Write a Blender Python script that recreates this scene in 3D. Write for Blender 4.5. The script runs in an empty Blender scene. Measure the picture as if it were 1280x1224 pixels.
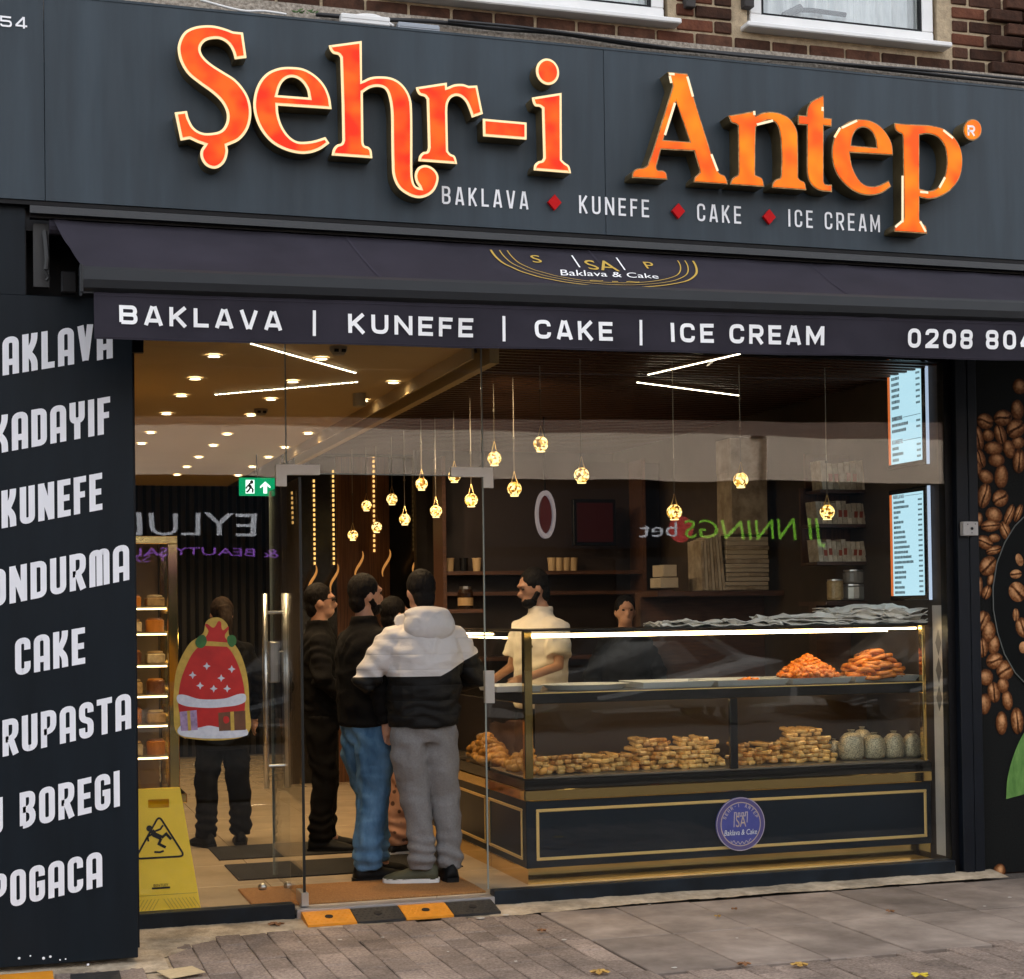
import bpy, bmesh, math, random
from mathutils import Vector, Matrix, noise
from math import radians as rad, sin, cos, pi
random.seed(7)
SC = bpy.context.scene
COL = SC.collection

# ------------------------------------------------------------------ camera
F_PX, CY, YAW, PITCH, ROLL = 2043.15, 728.04, 0.306668, 0.0196441, -0.0139256
CAM_H, CAM_D = 1.6, 8.65589
_f = Vector((sin(YAW)*cos(PITCH), cos(YAW)*cos(PITCH), sin(PITCH)))
_r0 = Vector((cos(YAW), -sin(YAW), 0)); _u0 = _r0.cross(_f)
_r = cos(ROLL)*_r0 + sin(ROLL)*_u0; _u = -sin(ROLL)*_r0 + cos(ROLL)*_u0
CAM = Vector((0, -CAM_D, CAM_H))
cam_data = bpy.data.cameras.new('camera')
cam_data.sensor_width = 36; cam_data.sensor_fit = 'HORIZONTAL'
cam_data.lens = F_PX/1280*36
cam_data.shift_y = (CY-612)/1280
cam_data.clip_start = 0.1; cam_data.clip_end = 500
cam = bpy.data.objects.new('camera', cam_data); COL.objects.link(cam)
m = Matrix((( _r.x, _u.x, -_f.x, CAM.x), (_r.y, _u.y, -_f.y, CAM.y), (_r.z, _u.z, -_f.z, CAM.z), (0, 0, 0, 1)))
cam.matrix_world = m
SC.camera = cam

# ------------------------------------------------------------------ sky, sun, exposure
world = bpy.data.worlds.new('World'); SC.world = world; world.use_nodes = True
wn = world.node_tree; wn.nodes.clear()
SUN_EL, SUN_AZ = 48, 22           # the sun stands behind the shop: its front and pavement lie in open shade
sky = wn.nodes.new('ShaderNodeTexSky'); sky.sky_type = 'NISHITA'; sky.sun_disc = False
sky.sun_elevation = rad(SUN_EL); sky.sun_rotation = rad(SUN_AZ)
sky.air_density = 1.0; sky.dust_density = 3.0; sky.ozone_density = 0.6
hs = wn.nodes.new('ShaderNodeHueSaturation'); hs.inputs['Saturation'].default_value = 0.22
bg = wn.nodes.new('ShaderNodeBackground'); bg.inputs['Strength'].default_value = 0.15
wo = wn.nodes.new('ShaderNodeOutputWorld')
wn.links.new(sky.outputs[0], hs.inputs['Color']); wn.links.new(hs.outputs[0], bg.inputs['Color']); wn.links.new(bg.outputs[0], wo.inputs['Surface'])
sun_data = bpy.data.lights.new('sun', 'SUN'); sun_data.energy = 2.0; sun_data.angle = rad(2); sun_data.color = (1, .95, .88)
sun = bpy.data.objects.new('sun', sun_data); COL.objects.link(sun)
_sd = Vector((sin(rad(SUN_AZ))*cos(rad(SUN_EL)), cos(rad(SUN_AZ))*cos(rad(SUN_EL)), sin(rad(SUN_EL))))
sun.rotation_euler = _sd.to_track_quat('Z', 'Y').to_euler()
SC.view_settings.view_transform = 'Standard'; SC.view_settings.look = 'None'
SC.view_settings.gamma = 1; SC.view_settings.exposure = 2.1
SC.cycles.use_denoising = True
SC.cycles.max_bounces = 8; SC.cycles.transparent_max_bounces = 32; SC.cycles.glossy_bounces = 4
SC.cycles.sample_clamp_indirect = 6

# ------------------------------------------------------------------ pixels of the photograph to places
def ray(px, py): return _r*((px-640)/F_PX) - _u*((py-CY)/F_PX) + _f
def PY(px, py, Y): d = ray(px, py); return CAM + d*((Y-CAM.y)/d.y)
def PZ(px, py, Z): d = ray(px, py); return CAM + d*((Z-CAM.z)/d.z)
def PX(px, py, X): d = ray(px, py); return CAM + d*((X-CAM.x)/d.x)

# ------------------------------------------------------------------ materials
MATS = {}
LAMP = .47                                            # lamp output against the daylight outside
def mat(name, col=(.5,.5,.5), rough=.5, metal=0, vary=0, vscale=8, bump=0, bscale=60, emit=None, estr=0, col2=None, rvary=0, spec=None, stretch=(1,1,1), rnd=0, coat=0, sheen=0, detail=5, stain=0, stsc=1.3, stst=(1,1,1), fold=0, fsc=7):
    if name in MATS: return MATS[name]
    M = bpy.data.materials.new(name); M.use_nodes = True
    nt = M.node_tree; N = nt.nodes; L = nt.links
    b = N['Principled BSDF']
    b.inputs['Base Color'].default_value = (*col, 1); b.inputs['Roughness'].default_value = rough; b.inputs['Metallic'].default_value = metal
    if spec is not None: b.inputs['Specular IOR Level'].default_value = spec
    if coat: b.inputs['Coat Weight'].default_value = coat; b.inputs['Coat Roughness'].default_value = .08
    if sheen: b.inputs['Sheen Weight'].default_value = sheen
    if emit is not None:
        b.inputs['Emission Color'].default_value = (*emit, 1); b.inputs['Emission Strength'].default_value = estr*LAMP
    if vary or bump or rvary or col2 is not None:
        tc = N.new('ShaderNodeTexCoord'); mp = N.new('ShaderNodeMapping'); mp.inputs['Scale'].default_value = stretch
        L.new(tc.outputs['Object'], mp.inputs['Vector'])
        vec = mp.outputs['Vector']
        if rnd:
            oi = N.new('ShaderNodeObjectInfo'); ad = N.new('ShaderNodeVectorMath'); ad.operation = 'ADD'
            ml = N.new('ShaderNodeMath'); ml.operation = 'MULTIPLY'; ml.inputs[1].default_value = 50
            L.new(oi.outputs['Random'], ml.inputs[0]); L.new(vec, ad.inputs[0]); L.new(ml.outputs[0], ad.inputs[1]); vec = ad.outputs[0]
    if vary or col2 is not None:
        nz = N.new('ShaderNodeTexNoise'); nz.inputs['Scale'].default_value = vscale; nz.inputs['Detail'].default_value = detail; nz.inputs['Roughness'].default_value = .6
        L.new(vec, nz.inputs['Vector'])
        rp = N.new('ShaderNodeValToRGB')
        rp.color_ramp.elements[0].position = .3; rp.color_ramp.elements[1].position = .7
        c2 = col2 if col2 is not None else tuple(min(1, c*(1+vary)) for c in col)
        c1 = col if col2 is not None else tuple(c*(1-vary) for c in col)
        rp.color_ramp.elements[0].color = (*c1, 1); rp.color_ramp.elements[1].color = (*c2, 1)
        L.new(nz.outputs['Fac'], rp.inputs['Fac'])
        out = rp.outputs['Color']
        if rnd:
            hv = N.new('ShaderNodeHueSaturation')
            mr = N.new('ShaderNodeMapRange'); mr.inputs['To Min'].default_value = 1-rnd; mr.inputs['To Max'].default_value = 1+rnd
            L.new(oi.outputs['Random'], mr.inputs['Value']); L.new(mr.outputs['Result'], hv.inputs['Value']); L.new(out, hv.inputs['Color']); out = hv.outputs['Color']
        if stain:
            gp = N.new('ShaderNodeNewGeometry'); sm = N.new('ShaderNodeMapping'); sm.inputs['Scale'].default_value = stst; L.new(gp.outputs['Position'], sm.inputs['Vector'])
            sn = N.new('ShaderNodeTexNoise'); sn.inputs['Scale'].default_value = stsc; sn.inputs['Detail'].default_value = 8; sn.inputs['Roughness'].default_value = .65; L.new(sm.outputs[0], sn.inputs['Vector'])
            sr = N.new('ShaderNodeMapRange'); sr.inputs['From Min'].default_value = .38; sr.inputs['From Max'].default_value = .62; sr.inputs['To Min'].default_value = 1-stain; sr.inputs['To Max'].default_value = 1+stain*.35; L.new(sn.outputs['Fac'], sr.inputs['Value'])
            sv = N.new('ShaderNodeVectorMath'); sv.operation = 'SCALE'; L.new(out, sv.inputs[0]); L.new(sr.outputs['Result'], sv.inputs['Scale']); out = sv.outputs[0]
        L.new(out, b.inputs['Base Color'])
    if rvary:
        n2 = N.new('ShaderNodeTexNoise'); n2.inputs['Scale'].default_value = vscale*1.7; n2.inputs['Detail'].default_value = 4
        L.new(vec, n2.inputs['Vector']); mr2 = N.new('ShaderNodeMapRange')
        mr2.inputs['To Min'].default_value = max(0, rough-rvary); mr2.inputs['To Max'].default_value = min(1, rough+rvary)
        L.new(n2.outputs['Fac'], mr2.inputs['Value']); L.new(mr2.outputs['Result'], b.inputs['Roughness'])
    if bump:
        n3 = N.new('ShaderNodeTexNoise'); n3.inputs['Scale'].default_value = bscale; n3.inputs['Detail'].default_value = 4
        L.new(vec, n3.inputs['Vector']); bp = N.new('ShaderNodeBump'); bp.inputs['Strength'].default_value = bump; bp.inputs['Distance'].default_value = .01
        L.new(n3.outputs['Fac'], bp.inputs['Height']); L.new(bp.outputs['Normal'], b.inputs['Normal'])
        if fold:                                      # soft cloth creases
            fm_ = N.new('ShaderNodeMapping'); fm_.inputs['Rotation'].default_value = (.5,.3,.2); fm_.inputs['Scale'].default_value = (1,1,1.7); L.new(tc.outputs['Object'], fm_.inputs['Vector'])
            f1 = N.new('ShaderNodeTexNoise'); f1.noise_type = 'RIDGED_MULTIFRACTAL'; f1.inputs['Scale'].default_value = fsc; f1.inputs['Detail'].default_value = 2; f1.inputs['Distortion'].default_value = .6; L.new(fm_.outputs[0], f1.inputs['Vector'])
            b2 = N.new('ShaderNodeBump'); b2.inputs['Strength'].default_value = fold; b2.inputs['Distance'].default_value = .02; L.new(f1.outputs['Fac'], b2.inputs['Height']); L.new(bp.outputs['Normal'], b2.inputs['Normal']); L.new(b2.outputs['Normal'], b.inputs['Normal'])
    MATS[name] = M
    return M

def glass_mat(name, base=.05, tint=(.97,.98,.97), rough=0):
    if name in MATS: return MATS[name]
    M = bpy.data.materials.new(name); M.use_nodes = True; nt = M.node_tree; N = nt.nodes; L = nt.links; N.clear()
    g = N.new('ShaderNodeNewGeometry'); d = N.new('ShaderNodeVectorMath'); d.operation = 'DOT_PRODUCT'
    L.new(g.outputs['Incoming'], d.inputs[0]); L.new(g.outputs['Normal'], d.inputs[1])
    a = N.new('ShaderNodeMath'); a.operation = 'ABSOLUTE'; L.new(d.outputs['Value'], a.inputs[0])
    s = N.new('ShaderNodeMath'); s.operation = 'SUBTRACT'; s.inputs[0].default_value = 1; L.new(a.outputs[0], s.inputs[1])
    p = N.new('ShaderNodeMath'); p.operation = 'POWER'; p.inputs[1].default_value = 5; L.new(s.outputs[0], p.inputs[0])
    ma = N.new('ShaderNodeMath'); ma.operation = 'MULTIPLY_ADD'; ma.inputs[1].default_value = .8; ma.inputs[2].default_value = base; L.new(p.outputs[0], ma.inputs[0])
    t = N.new('ShaderNodeBsdfTransparent'); t.inputs[0].default_value = (*tint, 1)
    gl = N.new('ShaderNodeBsdfGlossy'); gl.inputs['Roughness'].default_value = rough
    # very faint waviness of the pane
    tc = N.new('ShaderNodeTexCoord'); nz = N.new('ShaderNodeTexNoise'); nz.inputs['Scale'].default_value = 1.3; nz.inputs['Detail'].default_value = 1
    L.new(tc.outputs['Object'], nz.inputs['Vector']); bp = N.new('ShaderNodeBump'); bp.inputs['Strength'].default_value = .05; bp.inputs['Distance'].default_value = .03
    L.new(nz.outputs['Fac'], bp.inputs['Height']); L.new(bp.outputs['Normal'], gl.inputs['Normal'])
    mx = N.new('ShaderNodeMixShader'); o = N.new('ShaderNodeOutputMaterial')
    L.new(ma.outputs[0], mx.inputs[0]); L.new(t.outputs[0], mx.inputs[1]); L.new(gl.outputs[0], mx.inputs[2]); L.new(mx.outputs[0], o.inputs[0])
    MATS[name] = M
    return M

def emit_mat(name, col, strength):
    if name in MATS: return MATS[name]
    M = bpy.data.materials.new(name); M.use_nodes = True; N = M.node_tree.nodes; N.clear()
    e = N.new('ShaderNodeEmission'); e.inputs[0].default_value = (*col, 1); e.inputs[1].default_value = strength*LAMP
    o = N.new('ShaderNodeOutputMaterial'); M.node_tree.links.new(e.outputs[0], o.inputs[0]); MATS[name] = M
    return M

# ------------------------------------------------------------------ mesh building
class MB:
    def __init__(s): s.v = []; s.f = []
    def add(s, vs, fs):
        o = len(s.v); s.v += [tuple(p) for p in vs]; s.f += [tuple(i+o for i in q) for q in fs]; return s
    def box(s, x0, x1, y0, y1, z0, z1):
        return s.add([(x0,y0,z0),(x1,y0,z0),(x1,y1,z0),(x0,y1,z0),(x0,y0,z1),(x1,y0,z1),(x1,y1,z1),(x0,y1,z1)],
                     [(3,2,1,0),(4,5,6,7),(0,1,5,4),(1,2,6,5),(2,3,7,6),(3,0,4,7)])
    def bev(s, x0, x1, y0, y1, z0, z1, c):            # box with chamfered edges
        bm = bmesh.new(); bmesh.ops.create_cube(bm, size=1)
        for q in bm.verts: q.co = Vector((x0+(q.co.x+.5)*(x1-x0), y0+(q.co.y+.5)*(y1-y0), z0+(q.co.z+.5)*(z1-z0)))
        bmesh.ops.bevel(bm, geom=list(bm.edges), offset=c, segments=1, affect='EDGES')
        bm.verts.index_update()
        s.add([q.co[:] for q in bm.verts], [[q.index for q in f.verts] for f in bm.faces]); bm.free(); return s
    def quad(s, a, b, c, d): return s.add([a, b, c, d], [(0,1,2,3)])
    def prism(s, pts, off):                           # polygon in 3D, pushed by off
        n = len(pts); off = Vector(off); a = [Vector(p) for p in pts]; b = [p+off for p in a]
        return s.add(a+b, [tuple(range(n))[::-1], tuple(range(n, 2*n))] + [(i, (i+1) % n, n+(i+1) % n, n+i) for i in range(n)])
    def tube(s, pts, rr, n=8, caps=True, flat=None):
        pts = [Vector(p) for p in pts]; rr = rr if isinstance(rr, (list, tuple)) else [rr]*len(pts)
        vs = []; prev = None
        for i, p in enumerate(pts):
            d = (pts[min(i+1, len(pts)-1)] - pts[max(i-1, 0)]).normalized()
            if prev is None:
                a = d.cross(Vector((0,0,1)))
                if a.length < .05: a = d.cross(Vector((0,1,0)))
            else: a = prev - d*prev.dot(d)
            a.normalize(); prev = a; b = d.cross(a)
            for k in range(n):
                t = 2*pi*k/n; vs.append(p + (a*cos(t) + b*sin(t))*rr[i])
        fs = [(i*n+k, i*n+(k+1) % n, (i+1)*n+(k+1) % n, (i+1)*n+k) for i in range(len(pts)-1) for k in range(n)]
        if caps: fs += [tuple(range(n))[::-1], tuple(range((len(pts)-1)*n, len(pts)*n))]
        return s.add(vs, fs)
    def lathe(s, prof, c=(0,0,0), n=16, caps=True, sx=1, sy=1):
        vs = [(c[0]+r*cos(2*pi*k/n)*sx, c[1]+r*sin(2*pi*k/n)*sy, c[2]+z) for r, z in prof for k in range(n)]
        fs = [(i*n+k, i*n+(k+1) % n, (i+1)*n+(k+1) % n, (i+1)*n+k) for i in range(len(prof)-1) for k in range(n)]
        if caps: fs += [tuple(range(n))[::-1], tuple(range((len(prof)-1)*n, len(prof)*n))]
        return s.add(vs, fs)
    def ell(s, c, r, n=12, mrings=8, rot=None):
        vs = []; c = Vector(c)
        for i in range(1, mrings):
            t = pi*i/mrings
            for k in range(n):
                p = Vector((r[0]*sin(t)*cos(2*pi*k/n), r[1]*sin(t)*sin(2*pi*k/n), -r[2]*cos(t)))
                if rot is not None: p = rot @ p
                vs.append(c+p)
        bt = Vector((0,0,-r[2])); tp = Vector((0,0,r[2]))
        if rot is not None: bt = rot @ bt; tp = rot @ tp
        vs += [c+bt, c+tp]; B = len(vs)-2; T = B+1; R = mrings-1
        fs = [(i*n+k, i*n+(k+1) % n, (i+1)*n+(k+1) % n, (i+1)*n+k) for i in range(R-1) for k in range(n)]
        fs += [(B, (k+1) % n, k) for k in range(n)] + [(T, (R-1)*n+k, (R-1)*n+(k+1) % n) for k in range(n)]
        return s.add(vs, fs)
    def mesh(s, name):
        me = bpy.data.meshes.new(name); me.from_pydata(s.v, [], s.f); me.validate(); me.update(); return me
    def build(s, name, material, parent=None, smooth=False):
        return link(name, s.mesh(name), material, parent, smooth)

def link(name, me, material=None, parent=None, smooth=False):
    o = bpy.data.objects.new(name, me); COL.objects.link(o)
    if material is not None and not me.materials: me.materials.append(material)
    if smooth:
        for p in me.polygons: p.use_smooth = True
    if parent is not None: o.parent = parent
    return o
def recalc(me):
    bm = bmesh.new(); bm.from_mesh(me); bmesh.ops.recalc_face_normals(bm, faces=bm.faces); bm.to_mesh(me); bm.free(); return me
def tag(o, label=None, cat=None, group=None, kind=None):
    if label: o['label'] = label
    if cat: o['category'] = cat
    if group: o['group'] = group
    if kind: o['kind'] = kind
    return o
def thing(name, label, cat, loc=(0,0,0), rz=0, group=None):
    o = bpy.data.objects.new(name, None); COL.objects.link(o); o.location = loc; o.rotation_euler = (0,0,rz); o.empty_display_size = .1
    return tag(o, label, cat, group)
def kid(o, parent):                                   # parent a piece that was laid out in world space
    o.parent = parent; o.matrix_parent_inverse = Matrix.Translation(-Vector(parent.location)) if not any(parent.rotation_euler) else parent.matrix_basis.inverted(); return o

# filled flat or thick shapes from outlines given as lists of points in (X,Z), facing -Y
def fill_mesh(name, loops, half, y, bevel=0):
    cu = bpy.data.curves.new(name, 'CURVE'); cu.dimensions = '2D'; cu.fill_mode = 'BOTH' if half == 0 else 'BOTH'; cu.extrude = half; cu.bevel_depth = bevel
    for lp in loops:
        sp = cu.splines.new('POLY'); sp.points.add(len(lp)-1); sp.use_cyclic_u = True
        for i, q in enumerate(lp): sp.points[i].co = (q[0], q[1], 0, 1)
    ob = bpy.data.objects.new(name, cu); COL.objects.link(ob)
    me = bpy.data.meshes.new_from_object(ob.evaluated_get(bpy.context.evaluated_depsgraph_get()))
    bpy.data.objects.remove(ob); bpy.data.curves.remove(cu)
    me.transform(Matrix.Translation((0, y, 0)) @ Matrix.Rotation(rad(90), 4, 'X')); me.name = name
    return me
def text_mesh(name, s, size=1, half=0, shear=0):      # plain lettering in local X,Y
    cu = bpy.data.curves.new(name, 'FONT'); cu.body = s; cu.size = size; cu.extrude = half; cu.shear = shear; cu.resolution_u = 3
    ob = bpy.data.objects.new(name, cu); COL.objects.link(ob)
    me = bpy.data.meshes.new_from_object(ob.evaluated_get(bpy.context.evaluated_depsgraph_get()))
    bpy.data.objects.remove(ob); bpy.data.curves.remove(cu); me.name = name
    return me
def warp(me, fn):
    for q in me.vertices: q.co = fn(q.co)
    me.update(); return me
def fit_text(name, s, O, U, V, size_h=.72, shear=0, lift=None):   # text mesh fitted: O origin, U full run, V cap height
    me = text_mesh(name, s, 1, 0, shear)
    xs = [q.co.x for q in me.vertices]; x0, x1 = min(xs), max(xs); ys = [q.co.y for q in me.vertices]; y1 = max(ys)
    O, U, V = Vector(O), Vector(U), Vector(V)
    return warp(me, lambda c: O + U*((c.x-x0)/(x1-x0)) + V*(c.y/y1))

# ------------------------------------------------------------------ a stroke alphabet for the painted lettering
def rp(pts, radii, closed=False, seg=5):
    n = len(pts); out = []
    P = [Vector((p[0], p[1])) for p in pts]
    if not isinstance(radii, (list, tuple)): radii = [radii]*n
    for i in range(n):
        if (not closed and i in (0, n-1)) or radii[i] <= 1e-6: out.append(P[i]); continue
        a, p, b = P[i-1], P[i], P[(i+1) % n]
        da, db = a-p, b-p; la, lb = da.length, db.length
        if la < 1e-6 or lb < 1e-6: out.append(p); continue
        r = min(radii[i], la*.5 if (closed or i > 1) else la*.98, lb*.5 if (closed or i < n-2) else lb*.98)
        s, e = p+da/la*r, p+db/lb*r
        for k in range(seg+1):
            t = k/seg; out.append(s*(1-t)**2 + p*2*t*(1-t)*1.0 + e*t*t)
    return out
def ribbon(pts, t, closed=False):
    n = len(pts); L = []; R = []
    for i in range(n):
        a = pts[i-1] if (i > 0 or closed) else None; b = pts[(i+1) % n] if (i < n-1 or closed) else None; p = pts[i]
        d1 = (p-a).normalized() if a is not None and (p-a).length > 1e-9 else None
        d2 = (b-p).normalized() if b is not None and (b-p).length > 1e-9 else None
        if d1 is None: d1 = d2
        if d2 is None: d2 = d1
        n1 = Vector((-d1.y, d1.x)); n2 = Vector((-d2.y, d2.x)); mt = (n1+n2)
        mt = n1 if mt.length < 1e-6 else mt.normalized(); k = min(2.0, 1/max(.2, mt.dot(n1)))
        L.append(p+mt*(t/2*k)); R.append(p-mt*(t/2*k))
    m_ = n if closed else n-1
    return L+R, [(i, (i+1) % n, n+(i+1) % n, n+i) for i in range(m_)]
def glyph(ch, w, h, t, rnd):
    """centre lines of one capital: list of (points, closed)"""
    l, r, b, T, m_ = t/2, w-t/2, t/2, h-t/2, h/2
    c = min(w, h)*.5 if rnd else min(w*.42, h*.3); z = 0
    G = []
    A = lambda pts, rr=0, cl=False: G.append((rp(pts, rr, cl), cl))
    if ch == 'A':
        if rnd: A([(l,0),(l,T),(r,T),(r,0)], [0,c,c,0]); A([(l,h*.33),(r,h*.33)])
        else: A([(l*.9,0),(w/2-t*.28,h)]); A([(w-l*.9,0),(w/2+t*.28,h)]); A([(w*.2,h*.25),(w*.8,h*.25)])
    elif ch == 'B': A([(l,b),(l,T),(r*.97,T),(r*.97,m_*1.02),(l,m_*1.02)], [0,0,c,c,0]); A([(l,m_*1.02),(r,m_*1.02),(r,b),(l,b)], [0,c,c,0])
    elif ch in 'CG':
        if ch == 'C': A([(r,h*.66),(r,T),(l,T),(l,b),(r,b),(r,h*.34)], [0,c,c,c,c,0])
        else: A([(r,h*.68),(r,T),(l,T),(l,b),(r,b),(r,h*.47),(w*.5,h*.47)], [0,c,c,c,c,0,0])
    elif ch == 'D': A([(l,b),(l,T),(r,T),(r,b)], [0,0,c,c], True)
    elif ch == 'E': A([(w,T),(l,T),(l,b),(w,b)]); A([(l,m_),(w*.92,m_)])
    elif ch == 'F': A([(w,T),(l,T),(l,0)]); A([(l,m_*1.02),(w*.9,m_*1.02)])
    elif ch == 'H': A([(l,0),(l,h)]); A([(r,0),(r,h)]); A([(l,m_),(r,m_)])
    elif ch in 'I|': A([(w/2,0),(w/2,h)])
    elif ch == 'J': A([(r,h),(r,b),(l,b),(l,h*.3)], [0,c,c,0])
    elif ch == 'K': A([(l,0),(l,h)]); A([(w-t*.55,h),(w-t*.6,h*.78),(l+t*.4,h*.47)] if rnd else [(w-t*.5,h),(l+t*.3,h*.42)], [0,c*.6,0] if rnd else 0); A([(l+t*.4,h*.5),(w-t*.6,h*.3),(w-t*.55,0)] if rnd else [(l+t*.9,h*.58),(w-t*.45,0)], [0,c*.6,0] if rnd else 0)
    elif ch == 'L': A([(l,h),(l,b),(w,b)])
    elif ch == 'M':
        if rnd: A([(l,0),(l,T),(w/2,T),(w/2,0)], [0,c*.6,c*.6,0]); A([(w/2,0),(w/2,T),(r,T),(r,0)], [0,c*.6,c*.6,0])
        else: A([(l,0),(l,h)]); A([(r,0),(r,h)]); A([(l,h-t*.2),(w/2,h*.22),(r,h-t*.2)])
    elif ch == 'N': A([(l,0),(l,h)]); A([(r,0),(r,h)]); A([(l,h-t*.3),(r,t*.3)])
    elif ch in 'O0': A([(l,b),(l,T),(r,T),(r,b)], c, True)
    elif ch == 'P': A([(l,0),(l,T),(r,T),(r,h*.42),(l,h*.42)], [0,0,c,c,0])
    elif ch == 'R': A([(l,0),(l,T),(r,T),(r,h*.45),(l,h*.45)], [0,0,c,c,0]); A([(w*.5,h*.45),(w-t*.45,0)])
    elif ch == 'S': A([(r,h*.7),(r,T),(l,T),(l,h*.54),(r,h*.46),(r,b),(l,b),(l,h*.3)], [0,c,c,c,c,c,c,0])
    elif ch == 'T': A([(0,T),(w,T)]); A([(w/2,T),(w/2,0)])
    elif ch == 'U': A([(l,h),(l,b),(r,b),(r,h)], [0,c,c,0])
    elif ch == 'V': A([(l*.9,h),(w/2-t*.22,0)] if not rnd else [(l,h),(w/2,t*.3)]); A([(w-l*.9,h),(w/2+t*.22,0)] if not rnd else [(r,h),(w/2,t*.3)])
    elif ch == 'Y': A([(l,h),(l,m_),(r,m_),(r,h)] if rnd else [(l*.9,h),(w/2,m_*.9)], [0,c,c,0] if rnd else 0); A([(w/2,m_),(w/2,0)]); (None if rnd else A([(w-l*.9,h),(w/2,m_*.9)]))
    elif ch == 'X': A([(l,0),(r,h)]); A([(l,h),(r,0)])
    elif ch == '2': A([(l,h*.68),(l,T),(r,T),(r,h*.56),(l,h*.12),(l,b),(w,b)], [0,c,c,c*.6,0,0,0])
    elif ch == '4': A([(w*.72,0),(w*.72,h),(w*.6,h)], 0) ; A([(w*.66,h),(l*.6,h*.27)]); A([(0,h*.24),(w,h*.24)])
    elif ch == '5': A([(w*.93,T),(l,T),(l,h*.55),(r,h*.55),(r,b),(l,b),(l,h*.25)], [0,0,0,c,c,c,0])
    elif ch == '8': A([(l,m_),(l,T),(r,T),(r,m_)], c*.9, True); A([(l,b),(l,m_),(r,m_),(r,b)], c*.9, True)
    elif ch == '-': A([(0,m_),(w,m_)])
    return G
WID = {'I': .35, '|': .3, 'M': 1.28, 'N': 1.08, 'E': .88, 'F': .84, 'L': .84, ' ': .62, 'A': 1.04, 'V': 1.04, 'J': .8, 'S': .95, 'R': 1.02, '-': .55, 'C': 1.0}
def letters(s, O, U, V, hm, aspect, weight, rnd, nrm=(0,-1,0), gap=.2, mb=None):
    """lay the word s from O along U (full length) with cap height V; hm: cap height in metres"""
    mb = mb or MB(); O, U, V, nrm = Vector(O), Vector(U), Vector(V), Vector(nrm).normalized()
    ws = [aspect*WID.get(ch, 1) if ch not in 'I|' or rnd == 2 else weight*1.02 for ch in s]
    tot = sum(ws)+gap*aspect*(len(s)-1); x = 0; LU = U.length/hm; kx = LU/tot; k = 0
    for ch, w in zip(s, ws):
        if ch != ' ':
            ww = w*kx
            for pts, cl in glyph(ch, ww, 1, weight if ch not in 'I|' else weight, rnd):
                vs, fs = ribbon(pts, weight, cl); k += 1
                mb.add([O + U*((x*kx+q.x)/LU) + V*q.y + nrm*(.0004*(k % 4)) for q in vs], fs)
        x += w+gap*aspect
    return mb

def spline_pts(P, seg=6):                             # (x, y[, 1 for a corner]) -> dense closed outline
    n = len(P); out = []
    for i in range(n):
        a, b = P[i], P[(i+1) % n]; A = Vector(a[:2]); B = Vector(b[:2]); ca, cb = len(a) > 2, len(b) > 2
        if ca and cb: out.append(A); continue
        ta = (B-A) if ca else (B-Vector(P[i-1][:2]))/2
        tb = (B-A) if cb else (Vector(P[(i+2) % n][:2])-A)/2
        L_ = (B-A).length
        if ta.length > 1e-9: ta = ta.normalized()*L_
        if tb.length > 1e-9: tb = tb.normalized()*L_
        for k in range(seg):
            t = k/seg; h1 = 2*t**3-3*t*t+1; h2 = t**3-2*t*t+t; h3 = -2*t**3+3*t*t; h4 = t**3-t*t
            out.append(A*h1 + ta*h2 + B*h3 + tb*h4)
    return out
def inset(lp, d):
    n = len(lp); ar = sum(lp[i].x*lp[(i+1) % n].y-lp[(i+1) % n].x*lp[i].y for i in range(n)); sg = 1 if ar > 0 else -1
    out = []
    for i in range(n):
        a = (lp[i]-lp[i-1]); b = (lp[(i+1) % n]-lp[i])
        if a.length < 1e-9 or b.length < 1e-9: continue
        a.normalize(); b.normalize(); n1 = Vector((-a.y, a.x)); n2 = Vector((-b.y, b.x)); m_ = n1+n2
        if m_.length < 1e-4: continue
        m_.normalize(); out.append(lp[i] + m_*(sg*d*min(1.6, 1/max(.3, m_.dot(n1)))))
    return out

# ================================================================== THE SETTING
FY = -.9                                              # front of the fascia
M_slate = mat('slate_paint', (.034,.049,.062), .5, stain=.22, stsc=1.0, stst=(4,1,.35), vary=.12, vscale=2.2, stretch=(5,5,.5), spec=.3, rvary=.1, detail=9)
M_navy = mat('navy_paint', (.006,.011,.017), .42, spec=.3, stain=.3, stsc=5, vary=.3, vscale=5, rvary=.12, bump=.05, bscale=30)
M_black = mat('black_metal', (.004,.004,.005), .45, spec=.2, rvary=.1, vscale=6)
M_white = mat('white_vinyl', (.88,.88,.90), .5, vary=.04, vscale=12)
M_chrome = mat('brushed_steel', (.55,.54,.52), .28, 1, bump=.05, bscale=200, stretch=(1,1,8))
M_gold = mat('polished_gold', (.80,.56,.20), .09, 1, rvary=.06, vscale=3, bump=.04, bscale=4)
M_goldm = mat('satin_gold', (.88,.62,.24), .32, .55, rvary=.08, vscale=20)
M_glass = glass_mat('shop_glass', .035)
M_cglass = glass_mat('counter_glass', .03)

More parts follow.
